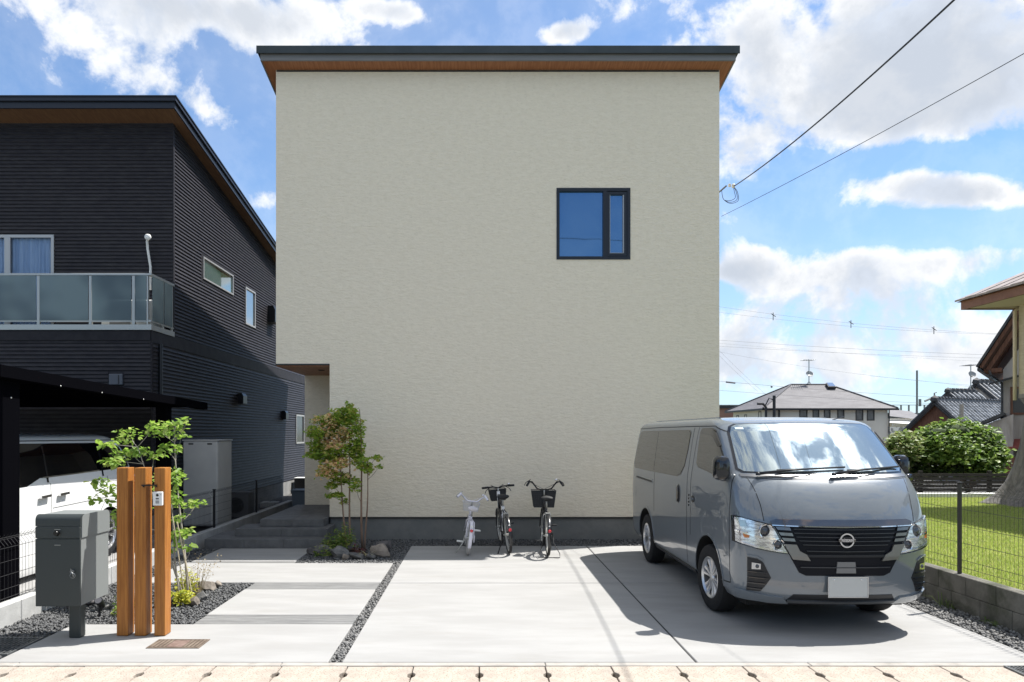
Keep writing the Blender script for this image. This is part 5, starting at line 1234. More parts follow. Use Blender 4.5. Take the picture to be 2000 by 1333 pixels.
    # basket
    if basket:
        bw_, bh, bd, bm_m, solid = basket; y0_ = hb.y + .05; z1 = hb.z - .03; z0 = z1 - bh
        m = MB(); tp = 1.0; bt = .82
        def ring_(z, k):
            return [(-bw_ / 2 * k, y0_, z), (bw_ / 2 * k, y0_, z), (bw_ / 2 * k, y0_ + bd * k, z), (-bw_ / 2 * k, y0_ + bd * k, z)]
        for (z, k, r_) in ((z1, 1, .006), (z0, bt, .004), ((z0 + z1) / 2, .91, .002)):
            q = ring_(z, k); m.tube(q + [q[0]], r_, 6)
        nb_ = 12
        for side_ in range(4):
            for k in range(nb_ + 1):
                f = k / nb_; A = Vector(ring_(z1, 1)[side_]).lerp(Vector(ring_(z1, 1)[(side_ + 1) % 4]), f); B = Vector(ring_(z0, bt)[side_]).lerp(Vector(ring_(z0, bt)[(side_ + 1) % 4]), f); m.tube([A, B], .0018, 4)
            for k in range(1, 9):
                f = k / 9; A = Vector(ring_(z1, 1)[side_]).lerp(Vector(ring_(z0, bt)[side_]), f); B = Vector(ring_(z1, 1)[(side_ + 1) % 4]).lerp(Vector(ring_(z0, bt)[(side_ + 1) % 4]), f); m.tube([A, B], .0016, 4)
        bk = O('basket', m, bm_m)
        if solid:
            m = MB(); a = ring_(z1 - .012, .985); b = ring_(z0 + .004, bt * .985); m.add(a + b, [(0, 1, 5, 4), (1, 2, 6, 5), (2, 3, 7, 6), (3, 0, 4, 7), (4, 5, 6, 7)]); O('basket_liner', m, bm_m, bk)
    return t
whitef = mat('white_lilac_paint', (.66, .65, .72), .3, coat=.6)
blackf = mat('black_bike_paint', (.014, .014, .016), .3, coat=.6)
whitegloss = mat('white_bike_paint', (.72, .72, .72), .3, coat=.6)
brownblk = mat('dark_basket_plastic', (.02, .021, .024), .55)
greytyre = mat('grey_white_tyre', (.42, .41, .40), .8)
rubber = mat('black_rubber', (.015, .015, .016), .7)
lilac = mat('lilac_saddle', (.55, .53, .55), .6)
bicycle('bicycle', "child's small white and lilac bicycle leaning left of the other two", (-.165, 9.99, .005), R(3), R(7), .80, whitef, whitef, (.26, .13, .18, mat('white_basket_wire', (.6, .6, .62), .5), False), (.23, .08, .10), .235, greytyre, lilac, whitef, .014, 'side', True, .78)
bicycle('bicycle', 'black bicycle with flat handlebars and white tubes standing in the middle', (.435, 10.10, .005), R(6), R(-5), 1.04, blackf, blackf, (.26, .17, .2, brownblk, True), (.25, .02, .03), .275, rubber, rubber, rubber, .018, 'side', False, .88)
bicycle('bicycle', 'black city bicycle with a wide dark basket, rightmost beside the van', (.972, 9.90, .005), R(-1), R(0), 1.0, blackf, blackf, (.37, .25, .26, brownblk, True), (.27, .12, .16), .285, rubber, rubber, rubber, .016, 'double', True, .95)
# ================================================================ PLANTS
def leafmesh(name, centers, normals_up, size, mat_, parent=None, rng=None, kind='stuff', label=None, fold=.25, aspect=.55, sizes=None, shape='leaf'):
    """many small folded leaves as one mesh"""
    rng = rng or np.random.default_rng(1); C = np.array(centers, float); n = len(C)
    d = rng.normal(size=(n, 3)); d[:, 2] *= .35; d /= np.linalg.norm(d, axis=1, keepdims=True)           # leaf direction, mostly sideways
    up = rng.normal(size=(n, 3)) * .55 + np.array([0, 0, 1.0]) if normals_up is None else normals_up + rng.normal(size=(n, 3)) * .45
    s = np.cross(d, up); s /= np.linalg.norm(s, axis=1, keepdims=True); nn = np.cross(s, d)
    L = (size * rng.uniform(.65, 1.25, n))[:, None]; w = L * aspect
    if shape == 'leaf':   # 6 vertices: base, two sides, tip, folded on the midrib
        V = np.stack([C, C + d * L * .45 + s * w * .5 + nn * L * fold * .3, C + d * L, C + d * L * .45 - s * w * .5 + nn * L * fold * .3, C + d * L * .5 - nn * L * .04], 1)
        Fq = np.array([[0, 1, 4], [1, 2, 4], [2, 3, 4], [3, 0, 4]])
    V[:, :, 2] -= 0
    k = V.shape[1]; V = V.reshape(-1, 3)
    if parent is not None: V = V - np.array(rootloc(parent))
    Fc = (Fq[None] + (np.arange(n) * k)[:, None, None]).reshape(-1, 3)
    me = bpy.data.meshes.new(name); me.vertices.add(len(V)); me.vertices.foreach_set('co', V.reshape(-1).astype(np.float32))
    me.loops.add(len(Fc) * 3); me.loops.foreach_set('vertex_index', Fc.reshape(-1).astype(np.int32)); me.polygons.add(len(Fc))
    me.polygons.foreach_set('loop_start', np.arange(0, len(Fc) * 3, 3, dtype=np.int32)); me.polygons.foreach_set('loop_total', np.full(len(Fc), 3, dtype=np.int32))
    me.materials.append(mat_); me.update(calc_edges=True)
    o = bpy.data.objects.new(name, me); COL.objects.link(o); o.parent = parent; settags(o, label, kind=kind); return o
bark = mat('brown_bark', (.17, .105, .07), .85, col2=(.26, .18, .13), nscale=20, nstretch=(1, 1, .2), bump=.002, bscale=60)
barkg = mat('grey_bark', (.28, .25, .21), .85, col2=(.36, .33, .28), nscale=20, bump=.002, bscale=60)
rg = random.Random(5)
def branchy(start, end, r0, r1, wob, n=7):
    a, b = Vector(start), Vector(end); pts = []; ph = rg.uniform(0, 6)
    for k in range(n + 1):
        f = k / n; p = a.lerp(b, f); p.x += wob * math.sin(f * 4 + ph) * f * (1.2 - f); p.y += wob * math.cos(f * 3.3 + ph) * f * (1.2 - f); pts.append(p)
    return pts, [r0 + (r1 - r0) * k / n for k in range(n + 1)]
# --- maple before the beige house
MP = thing('maple_tree', 'slender multi-stemmed maple with reddish young leaves before the beige house', 'tree', (-1.80, 10.55, 0))
bx = -1.80
mbr = MB(); tips = []
stems = [((-1.98, 10.5, -.02), (-2.12, 10.45, 1.75), .016), ((-1.93, 10.52, -.02), (-1.98, 10.55, 2.0), .018), ((-1.76, 10.55, -.02), (-1.80, 10.5, 2.1), .020), ((-1.72, 10.5, -.02), (-1.66, 10.45, 1.35), .016)]
clusters = []
def maple_cl(px, py, Y, rx, rz, n, dy=.16): clusters.append((P(px, py, Y), rx, rz, n, dy))
for a, b, r_ in stems:
    p, rr = branchy(a, b, r_, .005, .05, 9); mbr.tube(p, rr, 7); tips.append(p)
# crown layout from the photograph: (px, py, radius px x, radius px z, leaves)
for (px, py, rx, rz, n) in [(668, 815, 30, 18, 210), (640, 822, 34, 12, 190), (615, 845, 20, 14, 130), (690, 840, 22, 32, 260), (655, 850, 32, 20, 270), (625, 870, 24, 14, 170), (680, 795, 9, 10, 40), (690, 806, 9, 11, 50), (612, 889, 18, 6, 70), (660, 880, 30, 18, 250), (640, 895, 22, 10, 110),
                            (698, 880, 14, 22, 150), (660, 905, 22, 12, 130), (705, 905, 18, 14, 100), (718, 917, 12, 10, 60), (735, 895, 12, 4, 26), (742, 912, 8, 4, 14), (640, 925, 22, 10, 110), (668, 935, 24, 12, 120), (630, 912, 8, 6, 26), (650, 948, 14, 6, 46), (655, 968, 18, 5, 60), (694, 950, 9, 16, 50), (672, 980, 8, 6, 16)]:
    Y = 10.5 + rg.uniform(-.12, .12); clusters.append((P(px, py, Y), rx * Y / F, rz * Y / F, int(n * 2.4), .17))
pts = []
for (c, rx, rz, n, dy_) in clusters:
    st0 = min(tips, key=lambda p: min((q - c).length for q in p)); q = min(st0, key=lambda q: (q - (c - Vector((0, 0, .15)))).length)
    pp, rr = branchy(q, c, .005, .002, .03, 4); mbr.tube(pp, rr, 5)
    for k in range(n):
        while True:
            x, y, z = rg.uniform(-1, 1), rg.uniform(-1, 1), rg.uniform(-1, 1)
            if x * x + y * y + z * z < 1 or rg.random() < .06: break
        pts.append((c.x + x * rx, c.y + y * dy_ * 1.1, c.z + z * rz))
obj('trunk', mbr, bark, MP, smooth=True, fix=False)
mpl = leafmat('maple_leaf', (.15, .25, .035), (.28, .38, .06), (.36, .34, .08), .5); mred = leafmat('maple_young_leaf', (.62, .52, .26), (.66, .38, .24), (.72, .68, .38), .45)
reds = [P(600 + 0, 0, 1)] ; rs = [P(638, 828, 10.4), P(650, 843, 10.35), (P(640, 862, 10.35)), P(672, 850, 10.4), P(660, 862, 10.35), P(632, 815, 10.4), P(605, 812, 10.4), P(672, 905, 10.35), P(645, 915, 10.35), P(632, 925, 10.35), P(680, 922, 10.35)]
A_, B_ = [], []
for p in pts:
    d_ = min(math.hypot(p[0] - r_.x, p[2] - r_.z) for r_ in rs)
    (B_ if (d_ < .12 and p[1] < 10.55 and rg.random() < .75) else A_).append(p)
leafmesh('crown', A_, None, .056, mpl, MP, np.random.default_rng(2), aspect=.85)
leafmesh('young_leaves', B_, None, .054, mred, MP, np.random.default_rng(3), aspect=.85)
# --- left shrub behind the posts: its leaves are large, each is a part
LT = thing('leafy_tree', 'young green leafy tree with supporting canes behind the cedar posts', 'tree', (-3.1, 7.3, 0))
mbr = MB(); stems = [((-3.06, 7.3, -.02), (-3.55, 7.25, 1.60), .012), ((-3.04, 7.32, -.02), (-3.20, 7.35, 1.85), .014), ((-3.1, 7.28, -.02), (-3.25, 7.3, 1.2), .010)]
tips = []
for a, b, r_ in stems: p, rr = branchy(a, b, r_, .004, .05, 9); mbr.tube(p, rr, 7); tips.append(p)
cls = [(215, 868, 20, 9, 22), (250, 850, 22, 16, 52), (252, 885, 30, 12, 48), (225, 900, 22, 10, 30), (275, 880, 18, 9, 26), (310, 840, 26, 18, 60), (345, 830, 22, 12, 40), (365, 822, 10, 5, 10), (298, 835, 16, 7, 16), (330, 875, 20, 12, 34), (300, 890, 22, 8, 24), (352, 850, 10, 12, 18), (205, 950, 22, 16, 36), (185, 938, 10, 6, 10), (215, 970, 18, 14, 26), (190, 975, 8, 5, 7),
       (345, 930, 14, 20, 34), (340, 970, 14, 14, 26), (360, 985, 20, 8, 26), (388, 983, 18, 7, 22), (352, 1010, 14, 8, 18), (345, 1040, 12, 10, 18), (365, 1038, 14, 7, 18), (340, 1068, 12, 8, 18), (372, 1066, 8, 4, 8), (240, 1010, 30, 30, 40), (300, 960, 30, 40, 46)]
pts = []
for (px, py, rx, rz, n) in cls:
    Y = 7.35 + rg.uniform(-.15, .15); c = P(px, py, Y); q = min([q for p in tips for q in p], key=lambda q: (q - (c - Vector((0, 0, .2)))).length)
    pp, rr = branchy(q, c, .004, .0015, .03, 4); mbr.tube(pp, rr, 5)
    for k in range(int(n * 1.7)):
        while True:
            x, y, z = rg.uniform(-1, 1), rg.uniform(-1, 1), rg.uniform(-1, 1)
            if x * x + y * y + z * z < 1: break
        pts.append(Vector((c.x + x * rx * Y / F, c.y + y * .14, c.z + z * rz * Y / F)))
obj('trunk', mbr, barkg, LT, smooth=True, fix=False)
lleaf = leafmat('broad_green_leaf', (.12, .22, .03), (.24, .35, .06), (.30, .36, .10), .5)
rg.shuffle(pts); 
lm = bpy.data.meshes.new('leaf'); L_ = .074; w_ = .024
vv = [(0, 0, 0), (L_ * .3, w_, .004), (L_ * .7, w_ * .8, .002), (L_, 0, -.008), (L_ * .7, -w_ * .8, .002), (L_ * .3, -w_, .004), (L_ * .33, 0, -.002), (L_ * .68, 0, -.004)]
lm.from_pydata(vv, [], [(0, 1, 6), (1, 2, 7, 6), (2, 3, 7), (3, 4, 7), (4, 5, 6, 7), (5, 0, 6)]); lm.materials.append(lleaf); lm.update()
big = sorted(pts, key=lambda p: p.y)[:300]; ids = {id(p) for p in big}
for p in big:
    o = bpy.data.objects.new('leaf', lm); COL.objects.link(o); o.parent = LT; o.location = p - LT.location
    o.rotation_euler = (rg.gauss(0, .5), rg.gauss(.35, .4), rg.uniform(0, 6.28)); s_ = rg.uniform(.7, 1.25); o.scale = (s_, s_, s_)
leafmesh('foliage', [p for p in pts if id(p) not in ids], None, .058, lleaf, LT, np.random.default_rng(4), aspect=.6)
cane = mat('pale_cane', (.55, .47, .33), .6)
t = thing('support_canes', 'two pale thin canes staking the young leafy tree', 'canes', (-3.05, 7.2, 0))
for (a, b) in (((337, 1010), (362, 1172)), ((346, 1020), (376, 1166))):
    A, B = P(*a, 7.15), P(*b, 7.30); m = MB(); m.tube([A, B], .006, 6); obj('cane', m, cane, t)
# --- bushes beyond the lawn
def bush(label, clusters_, Y0, n_per, size, mt, seed, depth, trunk_base, grp='green bushes beyond the lawn'):
    r_ = random.Random(seed); t = thing('bush', label, 'bush', trunk_base, group=grp); pts = []; nm = []
    m = MB()
    for (px, py, rx, rz) in clusters_:
        Y = Y0 + r_.uniform(-.5, .3) * depth; c = P(px, py, Y); ax, az = rx * Y / F, rz * Y / F; ay = (ax + az) / 2
        pp, rr = branchy(trunk_base, c, .035, .008, .1, 6); m.tube(pp, rr, 6)
        for k in range(int(n_per * rx * rz / 400)):
            v_ = Vector((r_.gauss(0, 1), r_.gauss(0, 1), r_.gauss(0, 1))).normalized(); q = r_.uniform(.55, 1.12) if r_.random() < .85 else r_.uniform(.2, .6)
            if v_.z < -.55: continue
            q *= 1 + .20 * math.sin(v_.x * 9 + seed) * math.sin(v_.z * 8 + px)
            pts.append((c.x + v_.x * ax * q, c.y + v_.y * ay * q, c.z + v_.z * az * q)); nm.append((v_.x, v_.y, v_.z + .9))
    obj('trunk', m, bark, t, smooth=True, fix=False)
    leafmesh('crown', pts, np.array(nm), size, mt, t, np.random.default_rng(seed), aspect=.6)
    # leafy inner mass keeps the crown from being see-through
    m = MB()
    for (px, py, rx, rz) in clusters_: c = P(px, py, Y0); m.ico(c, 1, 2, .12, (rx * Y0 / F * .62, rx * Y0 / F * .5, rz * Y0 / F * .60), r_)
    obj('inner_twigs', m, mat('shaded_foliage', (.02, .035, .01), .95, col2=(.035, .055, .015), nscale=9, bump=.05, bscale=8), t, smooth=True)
    return t
bleaf = leafmat('bush_leaf', (.055, .11, .018), (.14, .22, .035), (.20, .27, .06), .35); bleaf2 = leafmat('pale_bush_leaf', (.09, .14, .03), (.18, .24, .07), (.26, .26, .12), .35)
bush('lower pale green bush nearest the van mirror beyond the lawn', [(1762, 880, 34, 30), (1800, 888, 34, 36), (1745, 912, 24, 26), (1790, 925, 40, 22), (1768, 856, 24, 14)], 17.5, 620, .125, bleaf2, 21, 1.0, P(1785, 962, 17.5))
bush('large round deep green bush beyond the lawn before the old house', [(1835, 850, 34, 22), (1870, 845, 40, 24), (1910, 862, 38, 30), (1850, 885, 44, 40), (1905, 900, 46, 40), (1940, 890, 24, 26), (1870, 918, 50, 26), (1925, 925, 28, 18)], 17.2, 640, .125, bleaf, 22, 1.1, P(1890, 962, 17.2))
# --- low planting
moss = leafmat('feathery_green', (.09, .16, .03), (.18, .25, .05), (.26, .27, .07), .35); yel = leafmat('yellow_green_leaf', (.32, .34, .03), (.48, .44, .05), (.22, .27, .03), .35); red = leafmat('dark_red_leaf', (.07, .022, .022), (.12, .04, .035), None, .3); straw = leafmat('straw_blade', (.42, .36, .22), (.30, .28, .14), None, .3)
def mound(name, label, cat, cl, mt, n, size, seed, blade=False):
    r_ = random.Random(seed); c0 = cl[0]; t = thing(name, label, cat, (c0[0], c0[1], 0)); pts = []; nm = []
    for (x, y, z, rx, ry, rz) in cl:
        for k in range(n):
            v_ = Vector((r_.gauss(0, 1), r_.gauss(0, 1), abs(r_.gauss(0, 1)))).normalized(); q = r_.uniform(.35, 1.05); pts.append((x + v_.x * rx * q, y + v_.y * ry * q, z + v_.z * rz * q)); nm.append(tuple(v_ + Vector((0, 0, .5))))
    leafmesh('foliage', pts, np.array(nm), size, mt, t, np.random.default_rng(seed), aspect=.4 if blade else .6)
    m = MB()
    for k in range(6): a = r_.uniform(0, 6.3); m.tube([(c0[0], c0[1], -.02), (c0[0] + math.cos(a) * .05, c0[1] + math.sin(a) * .05, c0[2] + .08)], .003, 5)
    obj('stem', m, bark, t, kind='stuff'); return t
mound('low_shrub', 'feathery green shrub around the foot of the maple', 'shrub', [(-2.10, 10.2, .02, .22, .2, .30), (-1.95, 10.15, .05, .18, .16, .40), (-2.2, 10.0, .0, .15, .15, .18)], moss, 650, .045, 31, True)
mound('low_plant', 'small dark red leafed plant among the rocks below the maple', 'plant', [(-1.78, 10.05, .0, .16, .1, .13)], red, 170, .04, 32)
mound('low_shrub', 'bright yellow green shrub on the gravel right of the cedar posts', 'shrub', [(-3.12, 7.45, .06, .13, .14, .26), (-3.02, 7.12, .02, .12, .1, .13), (-3.2, 7.2, .0, .1, .1, .12)], yel, 420, .036, 33)
mound('low_plant', 'small dark green plants on the gravel behind the mailbox', 'plant', [(-3.55, 7.0, .0, .10, .12, .16), (-3.45, 6.75, .0, .08, .08, .10)], moss, 90, .05, 34, True)
def blades(name, label, cx, cy, n, L, mt, seed, seeds=False):
    r_ = random.Random(seed); t = thing(name, label, 'plant', (cx, cy, 0)); m = MB(); hd = []
    for k in range(n):
        a = r_.uniform(0, 6.3); l_ = L * r_.uniform(.6, 1); w_ = .003 if seeds else .006; sd = Vector((-math.sin(a), math.cos(a), 0)) * w_; b = Vector((cx + r_.uniform(-.02, .02), cy + r_.uniform(-.02, .02), 0)); prev = None; base = len(m.v)
        for j in range(6):
            f = j / 5; sp = .75 if not seeds else .45; p = b + Vector((math.cos(a) * l_ * sp * f, math.sin(a) * l_ * sp * f, l_ * (f * 1.0 - f * f * (.75 if not seeds else .15)))); m.v += [tuple(p - sd * (1 - f * .9)), tuple(p + sd * (1 - f * .9))]
            if seeds and j > 2:
                for q in range(5): hd.append(tuple(p + Vector((r_.gauss(0, .02), r_.gauss(0, .02), r_.gauss(0, .02)))))
        for j in range(5): m.f.append((base + 2 * j, base + 2 * j + 1, base + 2 * j + 3, base + 2 * j + 2)); m.mi.append(0)
    obj('blades', m, mt, t, fix=False, kind='stuff')
    if seeds: leafmesh('seed_heads', hd, None, .018, mt, t, np.random.default_rng(seed), aspect=.8)
blades('grass_tuft', 'straw coloured grass tuft arching among the rocks below the maple', -1.55, 9.78, 16, .30, straw, 41)
blades('dry_plant', 'thin dry seed heads rising beside the yellow green shrub', -3.0, 7.5, 22, .48, leafmat('dry_brown', (.20, .15, .09), (.32, .27, .17), None, .3), 42, True)
# --- rocks
rocka = mat('grey_rock', (.07, .07, .07), .9, col2=(.17, .165, .155), nscale=9, ndetail=8, bump=.008, bscale=22); rockb = mat('tan_rock', (.13, .11, .09), .9, col2=(.27, .235, .20), nscale=8, ndetail=8, bump=.008, bscale=22); rockc = mat('dark_rock', (.055, .052, .052), .9, col2=(.12, .11, .11), nscale=9, bump=.008, bscale=22)
def rock(px, py, rx, rz, Y, mt, label, grp, seed, dyr=.8):
    c = P(px, py, Y); r_ = random.Random(seed); m = MB(); a, b = rx * Y / F * 1.25, rz * Y / F * 1.25; zc = max(b * .55, c.z)
    m.ico((c.x, c.y, zc), 1, 3, .20, (a, (a + b) / 2 * dyr, b), r_)
    # facet the boulder a little
    bm = bmesh.new(); vsx = [bm.verts.new(v) for v in m.v]
    for f in m.f: bm.faces.new([vsx[i] for i in f])
    for k in range(13):
        n_ = Vector((r_.gauss(0, 1), r_.gauss(0, 1), r_.gauss(0, .8))).normalized(); co = Vector((c.x, c.y, zc)) + Vector((n_.x * a, n_.y * (a + b) / 2 * dyr, n_.z * b)) * r_.uniform(.50, .78)
        for v in bm.verts:
            d_ = (v.co - co).dot(n_)
            if d_ > 0: v.co -= n_ * d_ * .97
    m2 = MB(); m2.v = [tuple(v.co) for v in bm.verts]; m2.f = list(m.f); m2.mi = list(m.mi); bm.free()
    return obj('rock', m2, mt, label=label, cat='rock', group=grp, smooth=True, ang=18)
gr_ = 'rocks around the foot of the maple'
for i, a in enumerate([(632, 1083, 20, 13, 10.0, rocka, 'broad grey rock at the left end of the row below the maple'), (660, 1085, 18, 13, 9.85, rocka, 'rounded dark grey rock second from left below the maple'), (674, 1092, 8, 6, 9.65, rockb, 'small pale pointed stone in the front of the maple rocks'),
                       (697, 1091, 15, 7, 9.7, rocka, 'flat grey rock in the middle below the maple'), (688, 1070, 14, 10, 10.15, rockc, 'dark rock behind the flat grey one below the maple'), (742, 1080, 22, 13, 9.9, rockb, 'large pale streaked rock right of the grass tuft'),
                       (722, 1090, 8, 6, 9.7, rocka, 'little grey stone beside the grass tuft'), (748, 1066, 18, 8, 10.25, rockc, 'dark flat rock at the back right of the maple bed'), (645, 1062, 16, 9, 10.35, rockc, 'dark rock at the back left of the maple bed'), (610, 1078, 10, 7, 10.1, rockc, 'small dark rock nearest the entrance step')]):
    rock(*a, gr_, 60 + i)
gr_ = 'rocks in the gravel bed by the cedar posts'
for i, a in enumerate([(405, 1148, 19, 9, 7.85, rockb, 'tan angular rock at the back of the gravel bed'), (425, 1147, 9, 7, 7.95, rockb, 'smaller tan rock at the right end of the gravel bed rocks'), (392, 1175, 12, 10, 7.3, rocka, 'rounded grey rock in the middle of the gravel bed'), (378, 1182, 9, 8, 7.1, rockb, 'pale pointed stone leaning beside the yellow shrub'),
                       (375, 1150, 9, 7, 7.7, rockc, 'dark brown rock behind the yellow shrub'), (352, 1166, 11, 7, 7.4, rocka, 'grey rock half hidden in the yellow shrub'), (338, 1178, 8, 12, 7.1, rockc, 'dark rock beside the foot of the right cedar post'), (386, 1160, 10, 6, 7.55, rocka, 'low grey stone at the foot of the canes'),
                       (205, 1190, 16, 8, 6.95, rocka, 'grey flat rock on the gravel right of the spotlight'), (170, 1180, 14, 10, 7.1, rockc, 'dark rock below the mailbox'), (285, 1165, 12, 9, 7.3, rockc, 'dark rock behind the gap between the cedar posts')]):
    rock(*a, gr_, 80 + i)

# ================================================================ BACKGROUND AT RIGHT
# low white kerb and dark fence behind the lawn
m = MB(); m.box(7.6, 16, 15.52, 15.7, -.05, .40, bev=.01); obj('garden_kerb', m, mat('white_kerb', (.62, .62, .60), .8), label='long white kerb along the far edge of the lawn', cat='kerb')
m = MB(); m.box(4.85, 40, 15.701, 60, -.05, .18); obj('garden_ground', m, soil, kind='structure')
DF = thing('slat_fence', 'dark horizontal slat fence behind the lawn under the bushes', 'fence', (12, 16.2, .2)); dkw = mat('dark_fence_wood', (.025, .022, .02), .8, col2=(.04, .035, .03), nscale=6)
for k in range(7):
    m = MB(); m.box(8.5, 17, 16.2, 16.22, .22 + k * .085, .29 + k * .085); obj('slat', m, dkw, DF)
for k in range(6): m = MB(); m.box(8.6 + k * 1.6, 8.68 + k * 1.6, 16.221, 16.29, .0, .86); obj('post', m, dkw, DF)
# cream house with eave at the right edge
CHS = thing('cream_house', 'cream sided house corner with brown tiled eave at the right edge', 'house', (11.5, 11, .3))
cream = mat('cream_siding', (.36, .32, .24), .8, col2=(.41, .37, .285), nscale=4, nstretch=(1, 1, 8))
cream_sf = mat('cream_soffit', (.52, .45, .35), .9)
m = MB(); m.box(10.91, 18, 5, 14.1, 2.52, 4.35); obj('wall', m, cream, CHS)
m = MB()
for k in range(29): z = 2.54 + k * .062; m.box(10.898, 10.909, 5, 14.112, z, z + .05, bev=.003)
obj('siding_ribs', m, cream, CHS, kind='stuff')
m = MB(); m.box(10.88, 10.91, 13.98, 14.13, 2.50, 4.34, bev=.004); obj('corner_board', m, cream, CHS)
m = MB(); m.box(10.87, 18, 5, 14.13, 2.44, 2.519); obj('wall_skirt', m, mat('grey_weathered_board', (.16, .155, .15), .85, col2=(.24, .23, .22), nscale=7, nstretch=(1, 1, .3)), CHS)
brn = mat('brown_fascia', (.13, .055, .035), .6, col2=(.17, .08, .05), nscale=5); tiler = mat('grey_brown_roof_tile', (.20, .165, .15), .6, col2=(.30, .26, .24), nscale=5)
m = MB(); m.add([(9.85, 4, 4.26), (9.85, 14.2, 4.26), (10.9, 14.2, 4.30), (10.9, 4, 4.30)], [(0, 1, 2, 3)]); m.box(9.86, 10.9, 14.17, 14.2, 4.262, 4.30); obj('soffit', m, cream_sf, CHS)
m = MB(); m.box(9.80, 9.85, 4, 14.25, 4.24, 4.40); m.box(9.8505, 11.5, 14.205, 14.25, 4.24, 4.40); obj('fascia', m, brn, CHS)
m = MB()
for k in range(34):
    y0_ = 14.32 - k * .30; 
    for j in range(5): x0_ = 9.72 + j * .28; m.add([(x, y, 4.41 + (x - 9.72) * .42 + dz_) for dz_ in (0, .035 + .012 * (k % 2)) for y in (y0_ - .29, y0_) for x in (x0_, x0_ + .30)], [(0, 2, 3, 1), (4, 5, 7, 6), (0, 1, 5, 4), (2, 6, 7, 3), (0, 4, 6, 2), (1, 3, 7, 5)])
obj('roof_tiles', m, tiler, CHS, kind='stuff')
m = MB(); m.add([(9.74, 4, 4.40), (9.74, 14.3, 4.40), (11.2, 14.3, 5.0), (11.2, 4, 5.0), (11.2, 14.3, 4.40), (11.2, 4, 4.40)], [(0, 1, 2, 3), (1, 4, 2), (0, 3, 5), (0, 5, 4, 1), (2, 4, 5, 3)]); obj('roof_deck', m, brn, CHS)
m = MB(); m.tube([(10.83, 14.16, 2.4), (10.83, 14.16, 4.2), (10.92, 14.17, 4.28)], .035, 8); obj('downpipe', m, cream_sf, CHS, smooth=True)
# flared grey trunk-like base below the cream wall
colm = mat('weathered_grey_wood', (.09, .085, .08), .9, col2=(.16, .15, .14), nscale=5, nstretch=(3, 3, .35), ndetail=8, bump=.015, bscale=6, bstretch=(3, 3, .3))
m = MB(); rows = [(.28, 1.05), (.34, .92), (.5, .72), (.75, .55), (1.1, .42), (1.5, .33), (2.0, .28), (2.3, .26), (2.44, .36)]
rt = random.Random(9); n = 26
for i, (z, r_) in enumerate(rows):
    for j in range(n):
        a = 2 * math.pi * j / n; k = 1 + .16 * math.sin(a * 5 + .8) * (1 - min(z / 2, 1)) + .05 * math.sin(a * 9 + z * 2); m.v.append((11.22 + r_ * k * math.cos(a), 14.0 + r_ * k * .8 * math.sin(a), z))
for i in range(len(rows) - 1):
    for j in range(n): m.f.append((i * n + j, i * n + (j + 1) % n, (i + 1) * n + (j + 1) % n, (i + 1) * n + j)); m.mi.append(0)
m.f.append(tuple(range(n))); m.f.append(tuple((len(rows) - 1) * n + j for j in range(n))); m.mi += [0, 0]
obj('tree_stump', m, colm, label='broad grey flared trunk under the cream house corner at the lawn edge', cat='trunk', smooth=True)
# old plaster house with steep verge
oldpl = mat('stained_plaster', (.36, .32, .28), .95, col2=(.45, .41, .37), nscale=1.2, nstretch=(3, 3, .6), dirt=((.20, .17, .15), 2, .5, .75, .5, (4, 4, .5))); brownwd = mat('old_brown_wood', (.10, .045, .028), .85, col2=(.17, .08, .05), nscale=4, nstretch=(8, 8, .5))
ktile = mat('silver_grey_kawara', (.16, .165, .17), .32, col2=(.34, .345, .35), nscale=2, spec=.6); ktile_d = mat('dark_ridge_tile', (.03, .031, .034), .5, col2=(.06, .06, .062), nscale=4)
OH = thing('old_house', 'old stained plaster house with steep brown verge behind the cream house', 'house', (17.95, 24.0, 0), rot=R(-40))
OB = lambda nm, m, mt_, **k: obj(nm, m, mt_, OH, local=True, **k)
def verge(mb, x0, z0, x1, z1, y0, y1, th):
    d = Vector((x1 - x0, 0, z1 - z0)).normalized(); nn = Vector((-d.z, 0, d.x)) * th
    a, b = Vector((x0, 0, z0)), Vector((x1, 0, z1)); mb.add([(p.x, y, p.z) for y in (y0, y1) for p in (a, b, b + nn, a + nn)], [(0, 1, 2, 3), (7, 6, 5, 4), (0, 4, 5, 1), (1, 5, 6, 2), (2, 6, 7, 3), (3, 7, 4, 0)])
m = MB(); m.prism([(0, 0, 0), (0, 0, 3.9), (1.7, 0, 6.6), (4.5, 0, 6.6), (4.5, 0, 0)], (0, 7, 0)); OB('wall', m, oldpl)
m = MB(); verge(m, -.52, 3.93, 1.6, 7.75, -.75, 8, .10); OB('verge_board', m, brownwd)
m = MB(); verge(m, -.64, 3.96, 1.5, 7.82, -.85, 8, .07); OB('roof_edge', m, ktile_d)
m = MB(); m.box(-.5, 0, -.5, -.4, 3.80, 3.93); m.box(-.5, 0, .3, .4, 3.80, 3.93)
for k in range(4): verge(m, -.45, 3.90, 1.6, 7.55, -.55 + k * .5, -.47 + k * .5, -.12)
OB('rafters', m, brownwd)
m = MB(); m.tube([(-.35, -.6, 3.85), (-.3, -.6, 3.70), (-.03, -.06, 3.45), (-.03, -.06, .4)], .035, 6); m.box(-.66, -.56, -.85, 8, 3.84, 3.93); OB('gutter', m, ktile_d)
m = MB(); m.add([(-.35, -.75, 3.40), (.9, -.75, 3.75), (.9, 0, 3.85), (-.25, 0, 3.50), (-.35, -.75, 3.35), (.9, -.75, 3.70), (.9, 0, 3.80), (-.25, 0, 3.45)], [(0, 1, 2, 3), (7, 6, 5, 4), (0, 4, 5, 1), (1, 5, 6, 2), (2, 6, 7, 3), (3, 7, 4, 0)]); OB('awning', m, flash)
